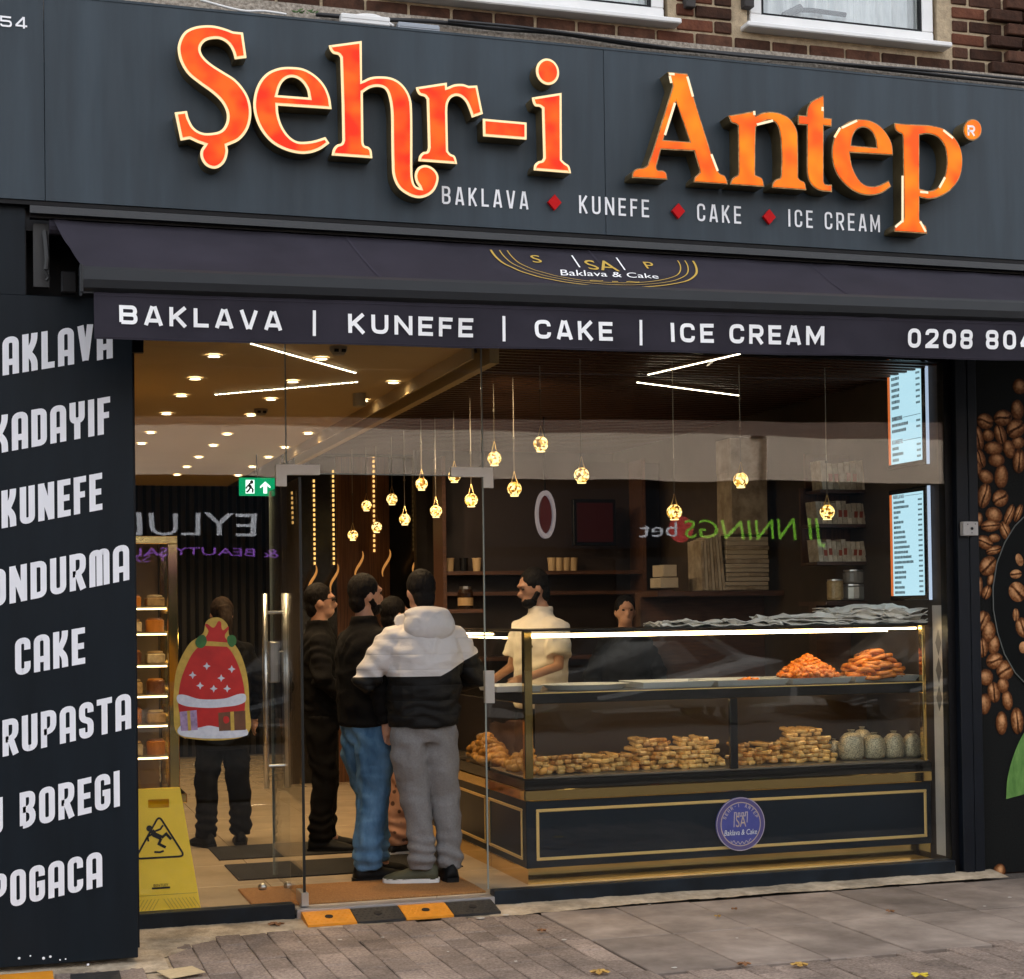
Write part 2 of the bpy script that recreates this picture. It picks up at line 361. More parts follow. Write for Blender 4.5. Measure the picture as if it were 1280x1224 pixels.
# -- pavement: base sheet, mortar strip, slabs, setts
g = MB(); g.quad((-30,-6,-.03), (40,-6,-.03), (40,.02,-.03), (-30,.02,-.03))
pave = g.build('pavement', mat('joint_sand', (.085,.068,.054), .95, vary=.3, vscale=30, bump=.5, bscale=120)); tag(pave, kind='structure')
g = MB(); g.quad((-60,-16,-.13), (70,-16,-.13), (70,-6,-.13), (-60,-6,-.13)); g.box(-30,40,-6.12,-6.0,-.14,-.005)
tag(g.build('road', mat('asphalt', (.035,.034,.034), .95, spec=.1, vary=.2, vscale=40, bump=.4, bscale=150)), kind='structure')
g = MB(); g.box(-60,70,-60,-16,-.2,-.02)
tag(g.build('far_pavement', mat('far_paving', (.10,.095,.09), .9, vary=.2, vscale=2)), kind='structure')

M_slab = mat('paving_slab', (.20,.158,.130), .9, spec=.15, col2=(.345,.282,.235), vscale=4, stain=.24, stsc=1.6, bump=.25, bscale=260, rnd=.13, detail=9)
M_sett = mat('paving_sett', (.165,.125,.100), .95, spec=.12, col2=(.38,.298,.245), vscale=75, stain=.35, stsc=1.8, bump=.5, bscale=190, rnd=.2, detail=7)
M_mort = mat('mortar', (.40,.315,.215), .95, spec=.1, col2=(.56,.455,.33), vscale=14, stain=.4, stsc=4, bump=.7, bscale=70)
def piece(w, d, c, h=.03):
    b = MB(); b.bev(-w/2, w/2, -d/2, d/2, -h, 0, c); return b
slab_mesh = {}
for (y0, y1, xo) in ((-.30, -1.10, 2.775), (-1.10, -1.90, 2.778)):
    x = xo; wd = .435
    while x < 6.6:
        k = 'slab'
        if k not in slab_mesh: slab_mesh[k] = piece(wd-.008, .8-.008, .004).mesh('paving_slab')
        o = link('paving_slab', slab_mesh[k], M_slab, pave); o.location = (x+wd/2, (y0+y1)/2, random.uniform(-.003,.002)); o.rotation_euler = (random.uniform(-.003,.003), random.uniform(-.004,.004), random.uniform(-.003,.003)); x += wd
sett = piece(.1295, .2495, .004).mesh('paving_sett'); sh_ = piece(.152, .15, .006).mesh('paving_sett')
def lay(x0, x1, y_top, y_bot):
    cols = int((x1-x0)/.133)
    for c in range(cols):
        x = x0+.0665+c*.133; y = y_top
        if c % 2: y += .1265
        while y > y_bot:
            if y-.1265 < y_top+.001:
                o = link('paving_sett', sett, M_sett, pave); o.location = (x+random.uniform(-.002,.002), y-.1265, -.002+random.uniform(-.004,.002)); o.rotation_euler = (random.uniform(-.008,.008), random.uniform(-.010,.010), random.uniform(-.010,.010))
            y -= .253
lay(.773, 2.77, -.30, -1.86); lay(-.29, .773, -.93, -1.9); lay(1.2, 5.1, -1.94, -2.9)
# rough cement strip along the foot of the shop front
mb = MB(); n = 150
def strip(xa, xb, fn, y_in, name, mt_):
    vs = []; 
    for i in range(n+1):
        x = xa+(xb-xa)*i/n; yf = fn(x)
        for k in range(7):
            t = k/6; y = y_in+(yf-y_in)*t
            z = .012*(1-t**3)-.006*t + .006*noise.noise(Vector((x*9, y*9, 1)))*(1-t*.5) + .003*noise.noise(Vector((x*40, y*40, 3)))
            vs.append((x, y, z))
    m2 = MB(); m2.add(vs, [(i*7+k, i*7+k+1, (i+1)*7+k+1, (i+1)*7+k) for i in range(n) for k in range(6)])
    o = m2.build(name, mt_, pave, True); return o
strip(2.5, 5.75, lambda x: -.215-.04*noise.noise(Vector((x*2.5,0,0)))-.02*noise.noise(Vector((x*11,0,0)))-.10*max(0,1-(x-2.5)/.9), -.03, 'mortar_strip', M_mort)
strip(.55, 2.7, lambda x: -.27-.05*noise.noise(Vector((x*2.5,3,0)))-.025*noise.noise(Vector((x*12,0,0)))-.62*max(0, min(1, (1.25-x)/.6))**1.6-.05*max(0, 1-abs(x-1.3)/.5), -.03, 'mortar_strip', M_mort)
strip(-.3, .75, lambda x: -1.02-.05*noise.noise(Vector((x*4,5,0)))-.03*noise.noise(Vector((x*15,0,0)))-.06*max(0,x-.3), -.6, 'mortar_strip', M_mort)

f = MB(); f.quad((.3,-1.35,-.012),(1.3,-1.35,-.012),(1.3,-.25,-.012),(.3,-.25,-.012)); f.build('mortar_bed', M_mort, pave)

# -- interior shell
M_floor = mat('porcelain_floor', (.52,.41,.28), .14, vary=.12, vscale=2.5, rvary=.05)
M_ceil = mat('plaster_ceiling', (.44,.31,.15), .8, vary=.04, vscale=1.5)
M_wall = mat('dark_wall', (.022,.018,.016), .6, vary=.25, vscale=3)
M_wood = mat('dark_timber', (.035,.014,.007), .45, col2=(.12,.05,.022), vscale=5, stretch=(14,14,.6), bump=.1, bscale=30)
FZ = .06
BM_X = 2.65                                           # edge of the dropped timber ceiling
fl = MB(); fl.box(.66, 5.52, -.02, 10, -.06, FZ-.012); floor_ = fl.build('shop_floor', mat('tile_grout', (.12,.10,.08), .8)); tag(floor_, kind='structure')
tile = piece(.796, .796, .002, .012).mesh('floor_tile')
for i in range(7):
    for j in range(12):
        x, y = .7+.4+i*.8, .05+.4+j*.8
        if x < 5.2: o = link('floor_tile', tile, M_floor, floor_); o.location = (x, y, FZ)
c_ = MB(); c_.box(.6, BM_X-.12, .02, 10, 3.1, 3.2); tag(c_.build('shop_ceiling', M_ceil), kind='structure')
# timber ceiling over the counter: board, slot with spots, slats
tc_ = MB(); tc_.box(BM_X, 5.6, .02, 6.2, 3.16, 3.22); tco = tc_.build('timber_ceiling', mat('ceiling_void', (.008,.006,.005), .7)); tag(tco, kind='structure')
sl = MB(); sl.box(BM_X+.05, 5.52, -.017, .017, 0, .05); slm = sl.mesh('ceiling_slat')
for k in range(60):
    o = link('ceiling_slat', slm, M_wood, tco); o.location = (0, .1+k*.1, 3.09)
b_ = MB(); b_.box(BM_X-.12, BM_X-.105, .02, 6.2, 3.02, 3.2); b_.box(BM_X-.015, BM_X+.04, .02, 6.2, 3.0, 3.2); b_.box(BM_X-.105, BM_X-.015, .02, 6.2, 3.14, 3.2)
o = b_.build('ceiling_beam', M_ceil); tag(o, kind='structure')
w_ = MB(); w_.box(.5, .64, -.02, 10, 0, 3.3); w_.box(5.525, 5.65, .055, 10, 0, 3.3)
tag(w_.build('side_wall', mat('side_wall', (.045,.030,.020), .6, vary=.2)), kind='structure')
w_ = MB(); w_.box(.3, 5.8, -.02, 10.3, 3.3, 3.4); w_.box(BM_X-.12, 5.6, 6.2, 10, 3.1, 3.2); tag(w_.build('roof_slab', M_wall), kind='structure')
w_ = MB(); w_.box(.5, 5.6, 10, 10.1, 0, 3.3); wall_b = w_.build('back_wall', M_wall); tag(wall_b, kind='structure')
sl = MB(); sl.box(-.02,.02,-.02,0,.06,3.1); slm = sl.mesh('wall_slat')
for k in range(34):
    o = link('wall_slat', slm, M_black, wall_b); o.location = (.75+k*.095, 10, 0)
# wall behind the counter and the feature wall of timber and black panels
w_ = MB(); w_.box(3.62, 5.52, 5.6, 5.7, 0, 3.1); tag(w_.build('counter_wall', mat('counter_wall', (.03,.022,.018), .5, vary=.3)), kind='structure')

# ================================================================== BUILDING ABOVE
bld = thing('upper_storey', 'dark brown brick upper storey with white framed windows above the shop sign', 'building', (2.5,-.75,4.4))
M_brick = mat('brick', (.035,.017,.011), .9, spec=.2, col2=(.10,.045,.027), vscale=14, bump=.5, bscale=60, rnd=.45)
M_brick2 = mat('red_brick', (.085,.030,.017), .9, spec=.2, col2=(.15,.055,.03), vscale=14, bump=.5, bscale=60, rnd=.25)
M_mortar = mat('brick_mortar', (.40,.31,.20), .95, vary=.25, vscale=25, bump=.5, bscale=90)
WY = -.72                                             # brick face
WIN = [(1.9, 3.40, 4.72), (3.90, 5.03, 4.745)]        # x0, x1, sill top
w_ = MB()
zt = 5.7
bb = MB(); bb.box(-14, 18, -.3, 10.6, 3.47, 12.0); bb.box(-14, .36, -.3, 10.6, -.1, 3.47); bb.box(5.9, 18, .3, 10.6, -.1, 3.47); bb.box(-14, 18, -.45, -.3, zt, 12.0); kid(bb.build('unseen_building_mass', mat('unseen_building_mass', (.10,.05,.035), .9)), bld)  # unseen bulk, made tall and long to keep front and road in shade
w_.box(-1.0, WIN[0][0]-.02, WY-.010, WY+.25, 4.3, zt); w_.box(WIN[0][0]-.02, WIN[0][1]+.02, WY-.010, WY+.10, 4.3, WIN[0][2]-.035)
w_.box(WIN[0][1]+.02, WIN[1][0]-.02, WY-.010, WY+.25, 4.3, zt); w_.box(WIN[1][0]-.02, WIN[1][1]+.02, WY-.010, WY+.10, 4.3, WIN[1][2]-.035); w_.box(WIN[1][1]+.02, 7.5, WY-.010, WY+.25, 4.3, zt)
wl = w_.build('brick_wall', M_mortar); kid(wl, bld)
def brick_mesh(w): 
    b = MB(); b.bev(-w/2, w/2, -.02, .03, -.0305, .0305, .005); return b.mesh('brick')
bm_s, bm_h, bm_q = brick_mesh(.208), brick_mesh(.098), brick_mesh(.06)
def put_brick(x, z, me, m2=None, dy=0):
    o = bpy.data.objects.new('brick', me if m2 is None else me.copy()); COL.objects.link(o)
    if m2 is not None: o.data.materials.clear(); o.data.materials.append(m2)
    elif not me.materials: me.materials.append(M_brick)
    o.location = (x+random.uniform(-.003,.003), WY+random.uniform(-.004,.003)+dy, z+random.uniform(-.002,.002)); o.rotation_euler = (0, random.uniform(-.01,.01), random.uniform(-.01,.01)); kid(o, wl); o.matrix_parent_inverse = Matrix.Identity(4)
    o.location = Vector(o.location) - Vector(bld.location)
    return o
wl.matrix_parent_inverse = Matrix.Translation(-Vector(bld.location))
# brick coordinates are relative to the wall, whose own origin is the world origin
def place_b(x, z, me, m2=None, dy=0):
    o = put_brick(x, z, me, m2, dy); o.location = Vector(o.location) + Vector(bld.location)
def covered(x, z, hw):
    for a, b, s in WIN:
        if x+hw > a-.03 and x-hw < b+.03 and z+.03 > s-.03: return True
    return False
zrow = 4.642; row = 0
while zrow < 5.05:
    off = (row % 2)*.112
    x = 1.0+off
    while x < 6.3:
        if not covered(x, zrow, .107):
            red = 3.40 < x < 3.62 or (5.05 < x < 5.35 and random.random() < .3)
            pier = .04 if x > 5.42 else 0
            place_b(x, zrow, bm_s, M_brick2 if red else None, -pier)
        else:
            for dx in (-.056, .056):
                if not covered(x+dx, zrow, .05): place_b(x+dx, zrow, bm_h, M_brick2 if 3.4 < x < 3.6 else None)
        x += .2235
    zrow += .0755; row += 1
# concrete lintel band behind the fascia top
mb = MB(); mb.box(-1.5, 7.5, WY-.06, WY+.2, 4.2, 4.603)
o = mb.build('lintel_band', mat('roughcast', (.17,.14,.11), .95, col2=(.46,.40,.33), vscale=55, bump=1, bscale=60)); kid(o, bld)
# windows
M_upvc = mat('white_upvc', (.74,.73,.71), .35, vary=.05, vscale=6, rvary=.1)
M_curt = mat('net_curtain', (.42,.45,.47), .8, col2=(.72,.74,.75), vscale=3, stretch=(9,1,.8))
for a, b, s in WIN:
    f = MB(); e = .072
    f.bev(a, b, WY-.005, WY+.07, s, s+.075, .006); f.bev(a, a+e, WY-.003, WY+.07, s+.075, zt-.1, .006); f.bev(b-e, b, WY-.003, WY+.07, s+.075, zt-.1, .006)
    win = f.build('window', M_upvc); kid(win, bld)
    f = MB(); f.bev(a-.06, b+.06, WY-.10, WY+.03, s-.032, s-.004, .006); kid(f.build('sill', M_upvc), win)
    f = MB(); f.box(a+e, a+e+.012, WY+.001, WY+.03, s+.075, zt-.1); f.box(b-e-.012, b-e, WY+.001, WY+.03, s+.075, zt-.1); f.box(a+e+.012, b-e-.012, WY+.001, WY+.03, s+.075, s+.086); kid(f.build('gasket', M_black), win)
    f = MB(); f.box(a+e, b-e, WY+.032, WY+.038, s+.06, zt-.1); kid(f.build('pane', glass_mat('window_glass', .10)), win)
    f = MB(); vs = []; nn = 160
    for i in range(nn+1):
        x = a+(b-a)*i/nn; yy = WY+.13+.018*sin(x*48+2*sin(x*9))+.008*sin(x*131)
        vs += [(x, yy, s-.02), (x, yy+.006*sin(x*20), s+.4), (x, yy, zt)]
    f.add(vs, [(i*3+k, (i+1)*3+k, (i+1)*3+k+1, i*3+k+1) for i in range(nn) for k in range(2)]); kid(f.build('curtain', M_curt, smooth=True), win)
    f = MB(); f.box(a-.02, b+.02, WY+.2, WY+.24, s-.03, zt); kid(f.build('room_back', M_wall), win)
# the two hanging bits of timber beside the windows
for px_, py_ in ((861, 4), (934, 4)):
    p = PY(px_, py_, WY-.03); f = MB(); f.bev(p.x-.028, p.x+.028, WY-.06, WY-.005, p.z-.03, p.z+.6, .004)
    kid(f.build('downpipe_batten', mat('weathered_timber', (.035,.03,.028), .8, vary=.3, vscale=20)), bld)
# solid security camera and arm behind the pane, standing in for a reflection
p = PY(990, 16, WY+.085)
lamp = thing('mirrored_camera', 'small dark security camera on an arm mirrored in the right upper window', 'camera', p)
f = MB(); f.tube([p+Vector((.33,.0,.02)), p+Vector((.12,0,.025)), p+Vector((.05,0,.02))], .014, 8); kid(f.build('arm', M_black), lamp)
f = MB(); f.tube([p+Vector((.05,0,.03)), p+Vector((-.06,-.02,-.03))], [.024,.021], 12); kid(f.build('housing', mat('camera_housing', (.02,.022,.026), .35)), lamp)
f = MB(); f.tube([p+Vector((-.06,-.02,-.03)), p+Vector((-.066,-.021,-.033))], [.016,.016], 12); kid(f.build('lens', mat('lens', (.05,.055,.06), .1)), lamp)

# cables and trunking lying on top of the fascia
def cable(pts, r, mt_, name, label, cat='cable', grp=None):
    f = MB(); P3 = [PY(a, b, y) for a, b, y in pts]; Q = []
    for i in range(len(P3)-1):
        for k in range(6):
            t = k/6; p0 = P3[max(i-1,0)]; p1 = P3[i]; p2 = P3[i+1]; p3 = P3[min(i+2,len(P3)-1)]
            Q.append(.5*((2*p1)+(-p0+p2)*t+(2*p0-5*p1+4*p2-p3)*t*t+(-p0+3*p1-3*p2+p3)*t**3))
    Q.append(P3[-1]); f.tube(Q, r, 7); return tag(f.build(name, mt_, smooth=True), label, cat, grp)
M_cab = mat('cable_rubber', (.012,.012,.013), .5, vary=.3, vscale=20)
yc = -.81
cable([(395,18,yc),(470,24,yc),(540,27,yc),(620,36,yc),(700,42,yc),(800,57,yc),(900,66,yc),(1000,75,yc),(1100,86,yc),(1200,97,yc),(1290,106,yc)], .011, M_cab, 'power_cable', 'thick black cable running the whole length above the sign board', 'cable')
cable([(560,26,yc-.03),(640,33,yc-.03),(720,43,yc-.03),(840,60,yc-.03),(960,73,yc-.03),(1080,82,yc-.03),(1180,90,yc-.03),(1290,101,yc-.03)], .008, M_cab, 'power_cable', 'thinner black cable looping over the thick one above the sign', 'cable')
cable([(250,0,yc-.03),(300,13,yc-.03),(330,14,yc-.03),(358,18,yc-.03)], .006, M_upvc, 'white_cable', 'short white cable above the first orange letter', 'cable')
cable([(435,22,yc-.02),(452,19,yc-.02),(472,21,yc-.02),(492,33,yc-.02)], .008, M_upvc, 'white_cable', 'white cable arching over the plastic trunking above the sign', 'cable')
for (a, b, lb, mt_) in (((425,24),(486,33),'short white plastic trunking lying above the tall orange h', M_upvc), ((496,33),(548,43),'grey plastic trunking piece with chamfered end above the sign', mat('grey_trunk', (.30,.33,.37), .4))):
    p, q = PY(*a, yc-.02), PY(*b, yc-.02); f = MB(); zb = min(p.z, q.z)
    f.bev(p.x, q.x, yc-.05, yc, q.z-.01, q.z+.035, .005); f.box(p.x+.004, q.x-.004, yc-.053, yc-.051, q.z+.012, q.z+.026)
    tag(f.build('cable_trunking', mt_), lb, 'trunking')
f = MB(); p = PY(382, 14, yc-.03)
for k in range(26):
    a = random.uniform(0, 6.28); t = random.uniform(.4, 1.1); q = p+Vector((random.uniform(-.05,.05), random.uniform(-.02,.02), -.01)); d = Vector((cos(a)*.02, random.uniform(-.01,.01), .02*t))
    f.add([q, q+d*.6+Vector((.006,0,0)), q+d, q+d*.6-Vector((.006,0,0))], [(0,1,2,3)])
tag(f.build('weed_tuft', mat('weed_leaf', (.05,.11,.02), .7)), 'tiny green weed sprouting above the sign board', 'weed')

# ================================================================== FASCIA SIGN
FZ0, FZ1 = 3.528, 4.478
sign = thing('fascia_sign', 'long slate grey shop sign board with glowing orange letters', 'shop sign', (2.7, FY, FZ0))
for x0, x1 in ((-2.2, .235), (.235, 2.985), (2.985, 7.2)):
    f = MB(); f.bev(x0+.0012, x1-.0012, FY, FY+.05, FZ0, FZ1, .0015); kid(f.build('fascia_panel', M_slate), sign)
f = MB(); f.box(-2.2, 7.2, FY-.003, FY+.06, FZ1, FZ1+.012); kid(f.build('top_trim', M_slate), sign)
f = MB(); f.box(-2.2, 7.2, FY+.008, FY+.06, FZ0-.02, FZ0-.001); kid(f.build('bottom_trim', M_black), sign)

def face_mat(name, c1, c2, st, sc=7):
    M = bpy.data.materials.new(name); M.use_nodes = True; nt = M.node_tree; N = nt.nodes; L = nt.links
    b = N['Principled BSDF']; b.inputs['Roughness'].default_value = .25; b.inputs['Base Color'].default_value = (.25,.02,.001,1); b.inputs['Specular IOR Level'].default_value = .15
    tc = N.new('ShaderNodeTexCoord'); nz = N.new('ShaderNodeTexNoise'); nz.inputs['Scale'].default_value = sc; nz.inputs['Detail'].default_value = 1.5
    L.new(tc.outputs['Object'], nz.inputs['Vector']); rpn = N.new('ShaderNodeValToRGB'); rpn.color_ramp.elements[0].position = .36; rpn.color_ramp.elements[1].position = .66
    rpn.color_ramp.elements[0].color = (*c1,1); rpn.color_ramp.elements[1].color = (*c2,1); L.new(nz.outputs['Fac'], rpn.inputs['Fac'])
    L.new(rpn.outputs['Color'], b.inputs['Emission Color']); b.inputs['Emission Strength'].default_value = st*LAMP*.9
    return M
M_faceA = face_mat('lit_acrylic_red', (.48,.008,.001), (.62,.075,.003), .95, 9)
M_faceB = face_mat('lit_acrylic_orange', (.62,.052,.001), (.76,.17,.002), .95, 6)
M_rimA = mat('lit_trim_cream', (.80,.62,.34), .4, emit=(1,.70,.34), estr=.28)
M_rimB = mat('worn_trim_gold', (.10,.055,.02), .4, col2=(.42,.26,.10), vscale=26, metal=.6)
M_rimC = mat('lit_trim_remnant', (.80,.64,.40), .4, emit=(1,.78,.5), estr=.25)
M_ret = mat('letter_return', (.20,.15,.07), .35, .7, vary=.3, vscale=6)
def z6(ox, oy, s): return lambda P: [((p[0]/s+ox), (p[1]/s+oy)) + tuple(p[2:]) for p in P]
c = 1
LET = []
A1 = z6(210,20,6.095)
LET.append(('S', [A1([(50,738,c),(143,727,c),(160,790),(200,858),(265,893),(340,893),(400,875),(435,830),(448,770),(435,710),(395,645),(330,585),(240,520),(150,445),(95,355),(73,260),(85,190),(125,125),(190,90),(270,76),(350,78),(430,98),(495,122,c),(570,130,c),(597,322,c),(508,333,c),(490,270),(455,215),(400,182),(345,178),(285,195),(252,235),(250,275),(275,320),(330,370),(420,428),(505,482),(565,545),(610,620),(632,710),(628,800),(600,880),(540,950),(450,992,c),(455,1040),(435,1110),(390,1155),(340,1165),(285,1140),(250,1085),(248,1030),(275,985,c),(230,970),(165,940,c),(95,952,c)])], 0))
LET.append(('e', [A1([(1245,712,c),(835,685,c),(840,750),(868,840),(918,915),(975,955),(1030,962),(1110,952),(1197,925,c),(1228,972,c),(1160,1020),(1080,1048),(990,1050),(880,1020),(780,960),(700,860),(655,740),(652,630),(685,520),(750,440),(840,400),(930,392),(1030,405),(1120,455),(1190,530),(1230,620)]),
                  A1([(833,607,c),(1070,625,c),(1055,560),(1010,497),(950,470),(895,485),(855,535)])], 0))
A2 = z6(400,40,5.562)
LET.append(('h', [A2([(60,97,c),(288,66,c),(290,345,c),(350,318),(420,312),(490,320),(550,350),(600,405),(630,475),(638,560),(640,750),(640,960),(645,1030),(662,1072),(694,1088,c),(664,1040),(658,990),(680,945),(730,928),(785,950),(820,1000),(815,1060),(785,1115),(730,1150),(670,1156),(600,1130),(540,1080),(505,1000),(498,900),(495,750),(492,560),(480,470),(455,405),(410,384),(350,392),(296,425,c),(298,600,c),(300,770,c),(308,792),(335,802),(355,825),(362,880,c),(80,860,c),(90,815),(115,787),(145,777),(155,755,c),(150,500,c),(140,180,c),(125,162),(90,152),(68,125)])], 0))
LET.append(('r', [A2([(665,388,c),(880,355,c),(880,388,c),(930,368),(990,365),(1030,378,c),(1090,375,c),(1130,572,c),(1055,598,c),(1035,540),(1005,480),(960,448),(915,458),(888,500),(882,560,c),(885,700,c),(888,830,c),(905,850),(935,866),(952,920,c),(682,900,c),(690,862),(715,838),(740,832),(750,805,c),(745,620,c),(740,470,c),(725,452),(690,440),(672,415)])], 0))
A3 = z6(590,60,7.2)
LET.append(('hyphen', [A3([(95,640,c),(488,675,c),(488,828,c),(98,797,c)])], 0))
LET.append(('i_dot', [A3([(677+103*cos(2*pi*k/14)+10*sin(2*pi*k/14), 217+118*sin(2*pi*k/14)) for k in range(14)])], 0))
LET.append(('i', [A3([(537,450,c),(802,408,c),(803,700,c),(805,1010,c),(830,1035),(870,1065),(888,1130,c),(553,1103,c),(560,1055),(590,1025),(625,1015),(640,990,c),(632,700,c),(628,548,c),(605,532),(565,525),(545,490)])], 0))
A4 = z6(780,80,7.65)
LET.append(('A', [A4([(412,80,c),(603,98,c),(660,315,c),(830,860,c),(885,1010,c),(910,1050),(960,1075),(990,1155,c),(660,1135,c),(670,1090),(700,1058),(718,1040,c),(712,1000,c),(665,838,c),(350,822,c),(305,990,c),(320,1018),(365,1022),(398,1045),(412,1110,c),(70,1092,c),(80,1035),(120,1003),(180,995),(218,972,c),(260,860,c),(460,215,c),(445,165,c)]), A4([(492,362,c),(625,748,c),(372,730,c)])], 1))
A5 = z6(900,110,8.533)
LET.append(('n', [A5([(80,300,c),(372,248,c),(372,300,c),(440,270),(520,258),(620,270),(710,310),(780,385),(820,480),(826,580,c),(828,960,c),(850,985),(895,1010),(915,1095,c),(548,1070,c),(555,1020),(590,978),(630,965),(645,930,c),(650,750,c),(640,560),(622,450),(580,372),(510,352),(440,377),(378,425,c),(372,600,c),(370,930,c),(400,945),(445,970),(468,1060,c),(100,1035,c),(115,985),(148,948),(178,934),(190,900,c),(188,600,c),(185,408,c),(165,392),(115,372),(95,330)])], 1))
LET.append(('t', [A5([(1100,80,c),(1105,320,c),(1188,330,c),(1185,418,c),(1100,408,c),(1100,700,c),(1100,1000,c),(1112,1025),(1140,1035,c),(1188,1035,c),(1188,1115,c),(1060,1100),(990,1060),(940,990),(920,900,c),(920,600,c),(920,402,c),(825,395,c),(825,290,c),(915,300,c),(928,210),(965,150),(1030,112)])], 1))
A6 = z6(1030,130,6.095)
LET.append(('e', [A6([(522,395,c),(192,374,c),(208,470),(242,550),(290,608),(350,630),(410,622),(487,585,c),(507,632,c),(440,680),(350,700),(260,685),(170,630),(95,540),(58,430),(60,310),(100,205),(180,140),(260,120),(340,128),(420,170),(480,240),(512,310)]), A6([(203,318,c),(395,335,c),(385,265),(350,207),(295,182),(240,207),(212,260)])], 1))
LET.append(('p', [A6([(530,148,c),(700,160),(800,165),(900,190),(980,250),(1035,340),(1050,450),(1030,560),(970,650),(880,710),(790,728),(722,714,c),(722,880,c),(740,910),(772,935),(782,992,c),(530,975,c),(535,935),(560,912),(592,898),(603,870,c),(600,600,c),(595,260,c),(588,235),(555,217),(535,190)]), A6([(722,240,c),(790,232),(860,257),(910,320),(930,420),(920,530),(880,618),(810,662),(722,648,c)])], 1))
LET.append(('registered', [A6([(1126+70*cos(2*pi*k/14), 200+82*sin(2*pi*k/14)) for k in range(14)])], 1))
LFY = FY-.10
for nm, loops, kd in LET:
    W = [[Vector((q.x, q.z)) for q in (PY(p.x, p.y, LFY) for p in spline_pts(lp))] for lp in loops]
    me = fill_mesh('sign_letter', W, .049, FY-.0505); o = link('sign_letter', me, M_ret); kid(o, sign)
    rim = link('letter_rim', fill_mesh('letter_rim', W, .003, LFY-.0035), M_rimA if kd == 0 else M_rimB); kid(rim, o)
    d = .0125 if kd == 0 else .0075
    W2 = [inset(W[0], d)] + [inset(w, -d) for w in W[1:]]
    fc = link('letter_face', fill_mesh('letter_face', W2, .003, LFY-.008), M_faceA if kd == 0 else M_faceB); kid(fc, o)
    if nm == 'registered':
        p0, p1 = PY(1209.5, 169.5, LFY-.0125), PY(1219, 170, LFY-.0125); hh = PY(1209.5, 156.5, LFY-.0125).z-p0.z
        kid(letters('R', p0, p1-p0, Vector((0,0,hh)), hh, .6, .2, 0).build('registered_mark', M_white), o)
# bright remnants of the trim on the second word
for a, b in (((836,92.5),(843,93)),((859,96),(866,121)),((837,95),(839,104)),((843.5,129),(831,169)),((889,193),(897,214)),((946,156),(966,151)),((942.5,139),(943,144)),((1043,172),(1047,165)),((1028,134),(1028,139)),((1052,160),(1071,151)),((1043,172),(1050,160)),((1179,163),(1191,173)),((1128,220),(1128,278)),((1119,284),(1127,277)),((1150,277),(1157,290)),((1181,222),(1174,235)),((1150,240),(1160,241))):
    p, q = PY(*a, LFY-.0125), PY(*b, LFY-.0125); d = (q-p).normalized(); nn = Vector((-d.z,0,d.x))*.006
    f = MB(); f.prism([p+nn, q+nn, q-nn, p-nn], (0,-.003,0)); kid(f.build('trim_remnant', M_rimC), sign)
# small white words and red diamonds
def word(s, bl, br, hpx, Y, aspect, weight, rnd, mt_, parent, name='lettering', gap=.35):
    O, E_ = PY(*bl, Y), PY(*br, Y); T = PY(bl[0], bl[1]-hpx, Y); hm = (T.z-O.z)
    o = letters(s, O, E_-O, Vector((0,0,hm)), hm, aspect, weight, rnd, gap=gap).build(name, mt_); kid(o, parent); return o
for s, bl, br, h in (('BAKLAVA',(552.5,255),(660.5,262),22.5), ('KUNEFE',(724,266.5),(811.5,272),22.3), ('CAKE',(871.5,276.3),(926.5,280),22), ('ICE',(985,283.3),(1016,285.3),21.8), ('CREAM',(1031,286.6),(1100,290.5),21.8)):
    word(s, bl, br, h, FY-.004, .34, .125, 0, M_white, sign, 'white_lettering', .52)
word('254', (-19,31), (34,36.4), 13.5, FY-.004, .8, .17, 0, M_white, sign, 'house_number', .3)
for a, b in ((692,254),(846.5,264.7),(960,272)):
    p = PY(a, b, FY-.004); s = .036; f = MB(); f.prism([p+Vector((-s,0,0)), p+Vector((0,0,-s*1.1)), p+Vector((s,0,0)), p+Vector((0,0,s*1.1))], (0,-.02,0)); recalc(f.mesh('x')); kid(f.build('red_diamond', mat('red_acrylic', (.55,.006,.008), .4, spec=.1)), sign)

# ================================================================== SIDE PANEL WITH THE LIST OF SWEETS
PNY = -.85
panel = thing('menu_board_panel', 'tall dark slate panel listing sweets in white slanted capitals', 'wall panel', (.1, PNY, 0))
f = MB(); f.bev(-2.0, .624, PNY, PNY+.04, .03, 3.10, .003); f.box(-2.0, .145, PNY, PNY+.04, 3.10, FZ0-.02); f.box(.624-.03,.62,PNY+.04,-.02,.03,3.15)
kid(f.build('panel_board', mat('panel_slate', (.0065,.0105,.0150), .5, spec=.18, vary=.2, vscale=2, stretch=(4,4,.6), rvary=.08, detail=9)), panel)
f = MB(); f.box(.616, .66, -.5, -.02, -.02, 3.5); kid(f.build('return_wall', M_navy), panel)
for s, bl, br, h in (('BAKLAVA',(-21,473.6),(141,447.6),47.5),('KADAYIF',(-9,568),(138,541.5),47),('KUNEFE',(2,660.8),(128,637),47),('DONDURMA',(-38,765),(161.7,724.8),46.5),('CAKE',(19,845),(106.5,829.4),46),('KURUPASTA',(-45,957),(164,910.5),46),('SU BOREGI',(-40,1052),(150,1007.7),46),('POGACA',(-11,1140),(128,1108.2),45.5)):
    word(s, bl, br, h, PNY-.003, .42, .165, 1, mat('panel_lettering', (.84,.84,.88), .5, vary=.04), panel, 'white_lettering', .22)
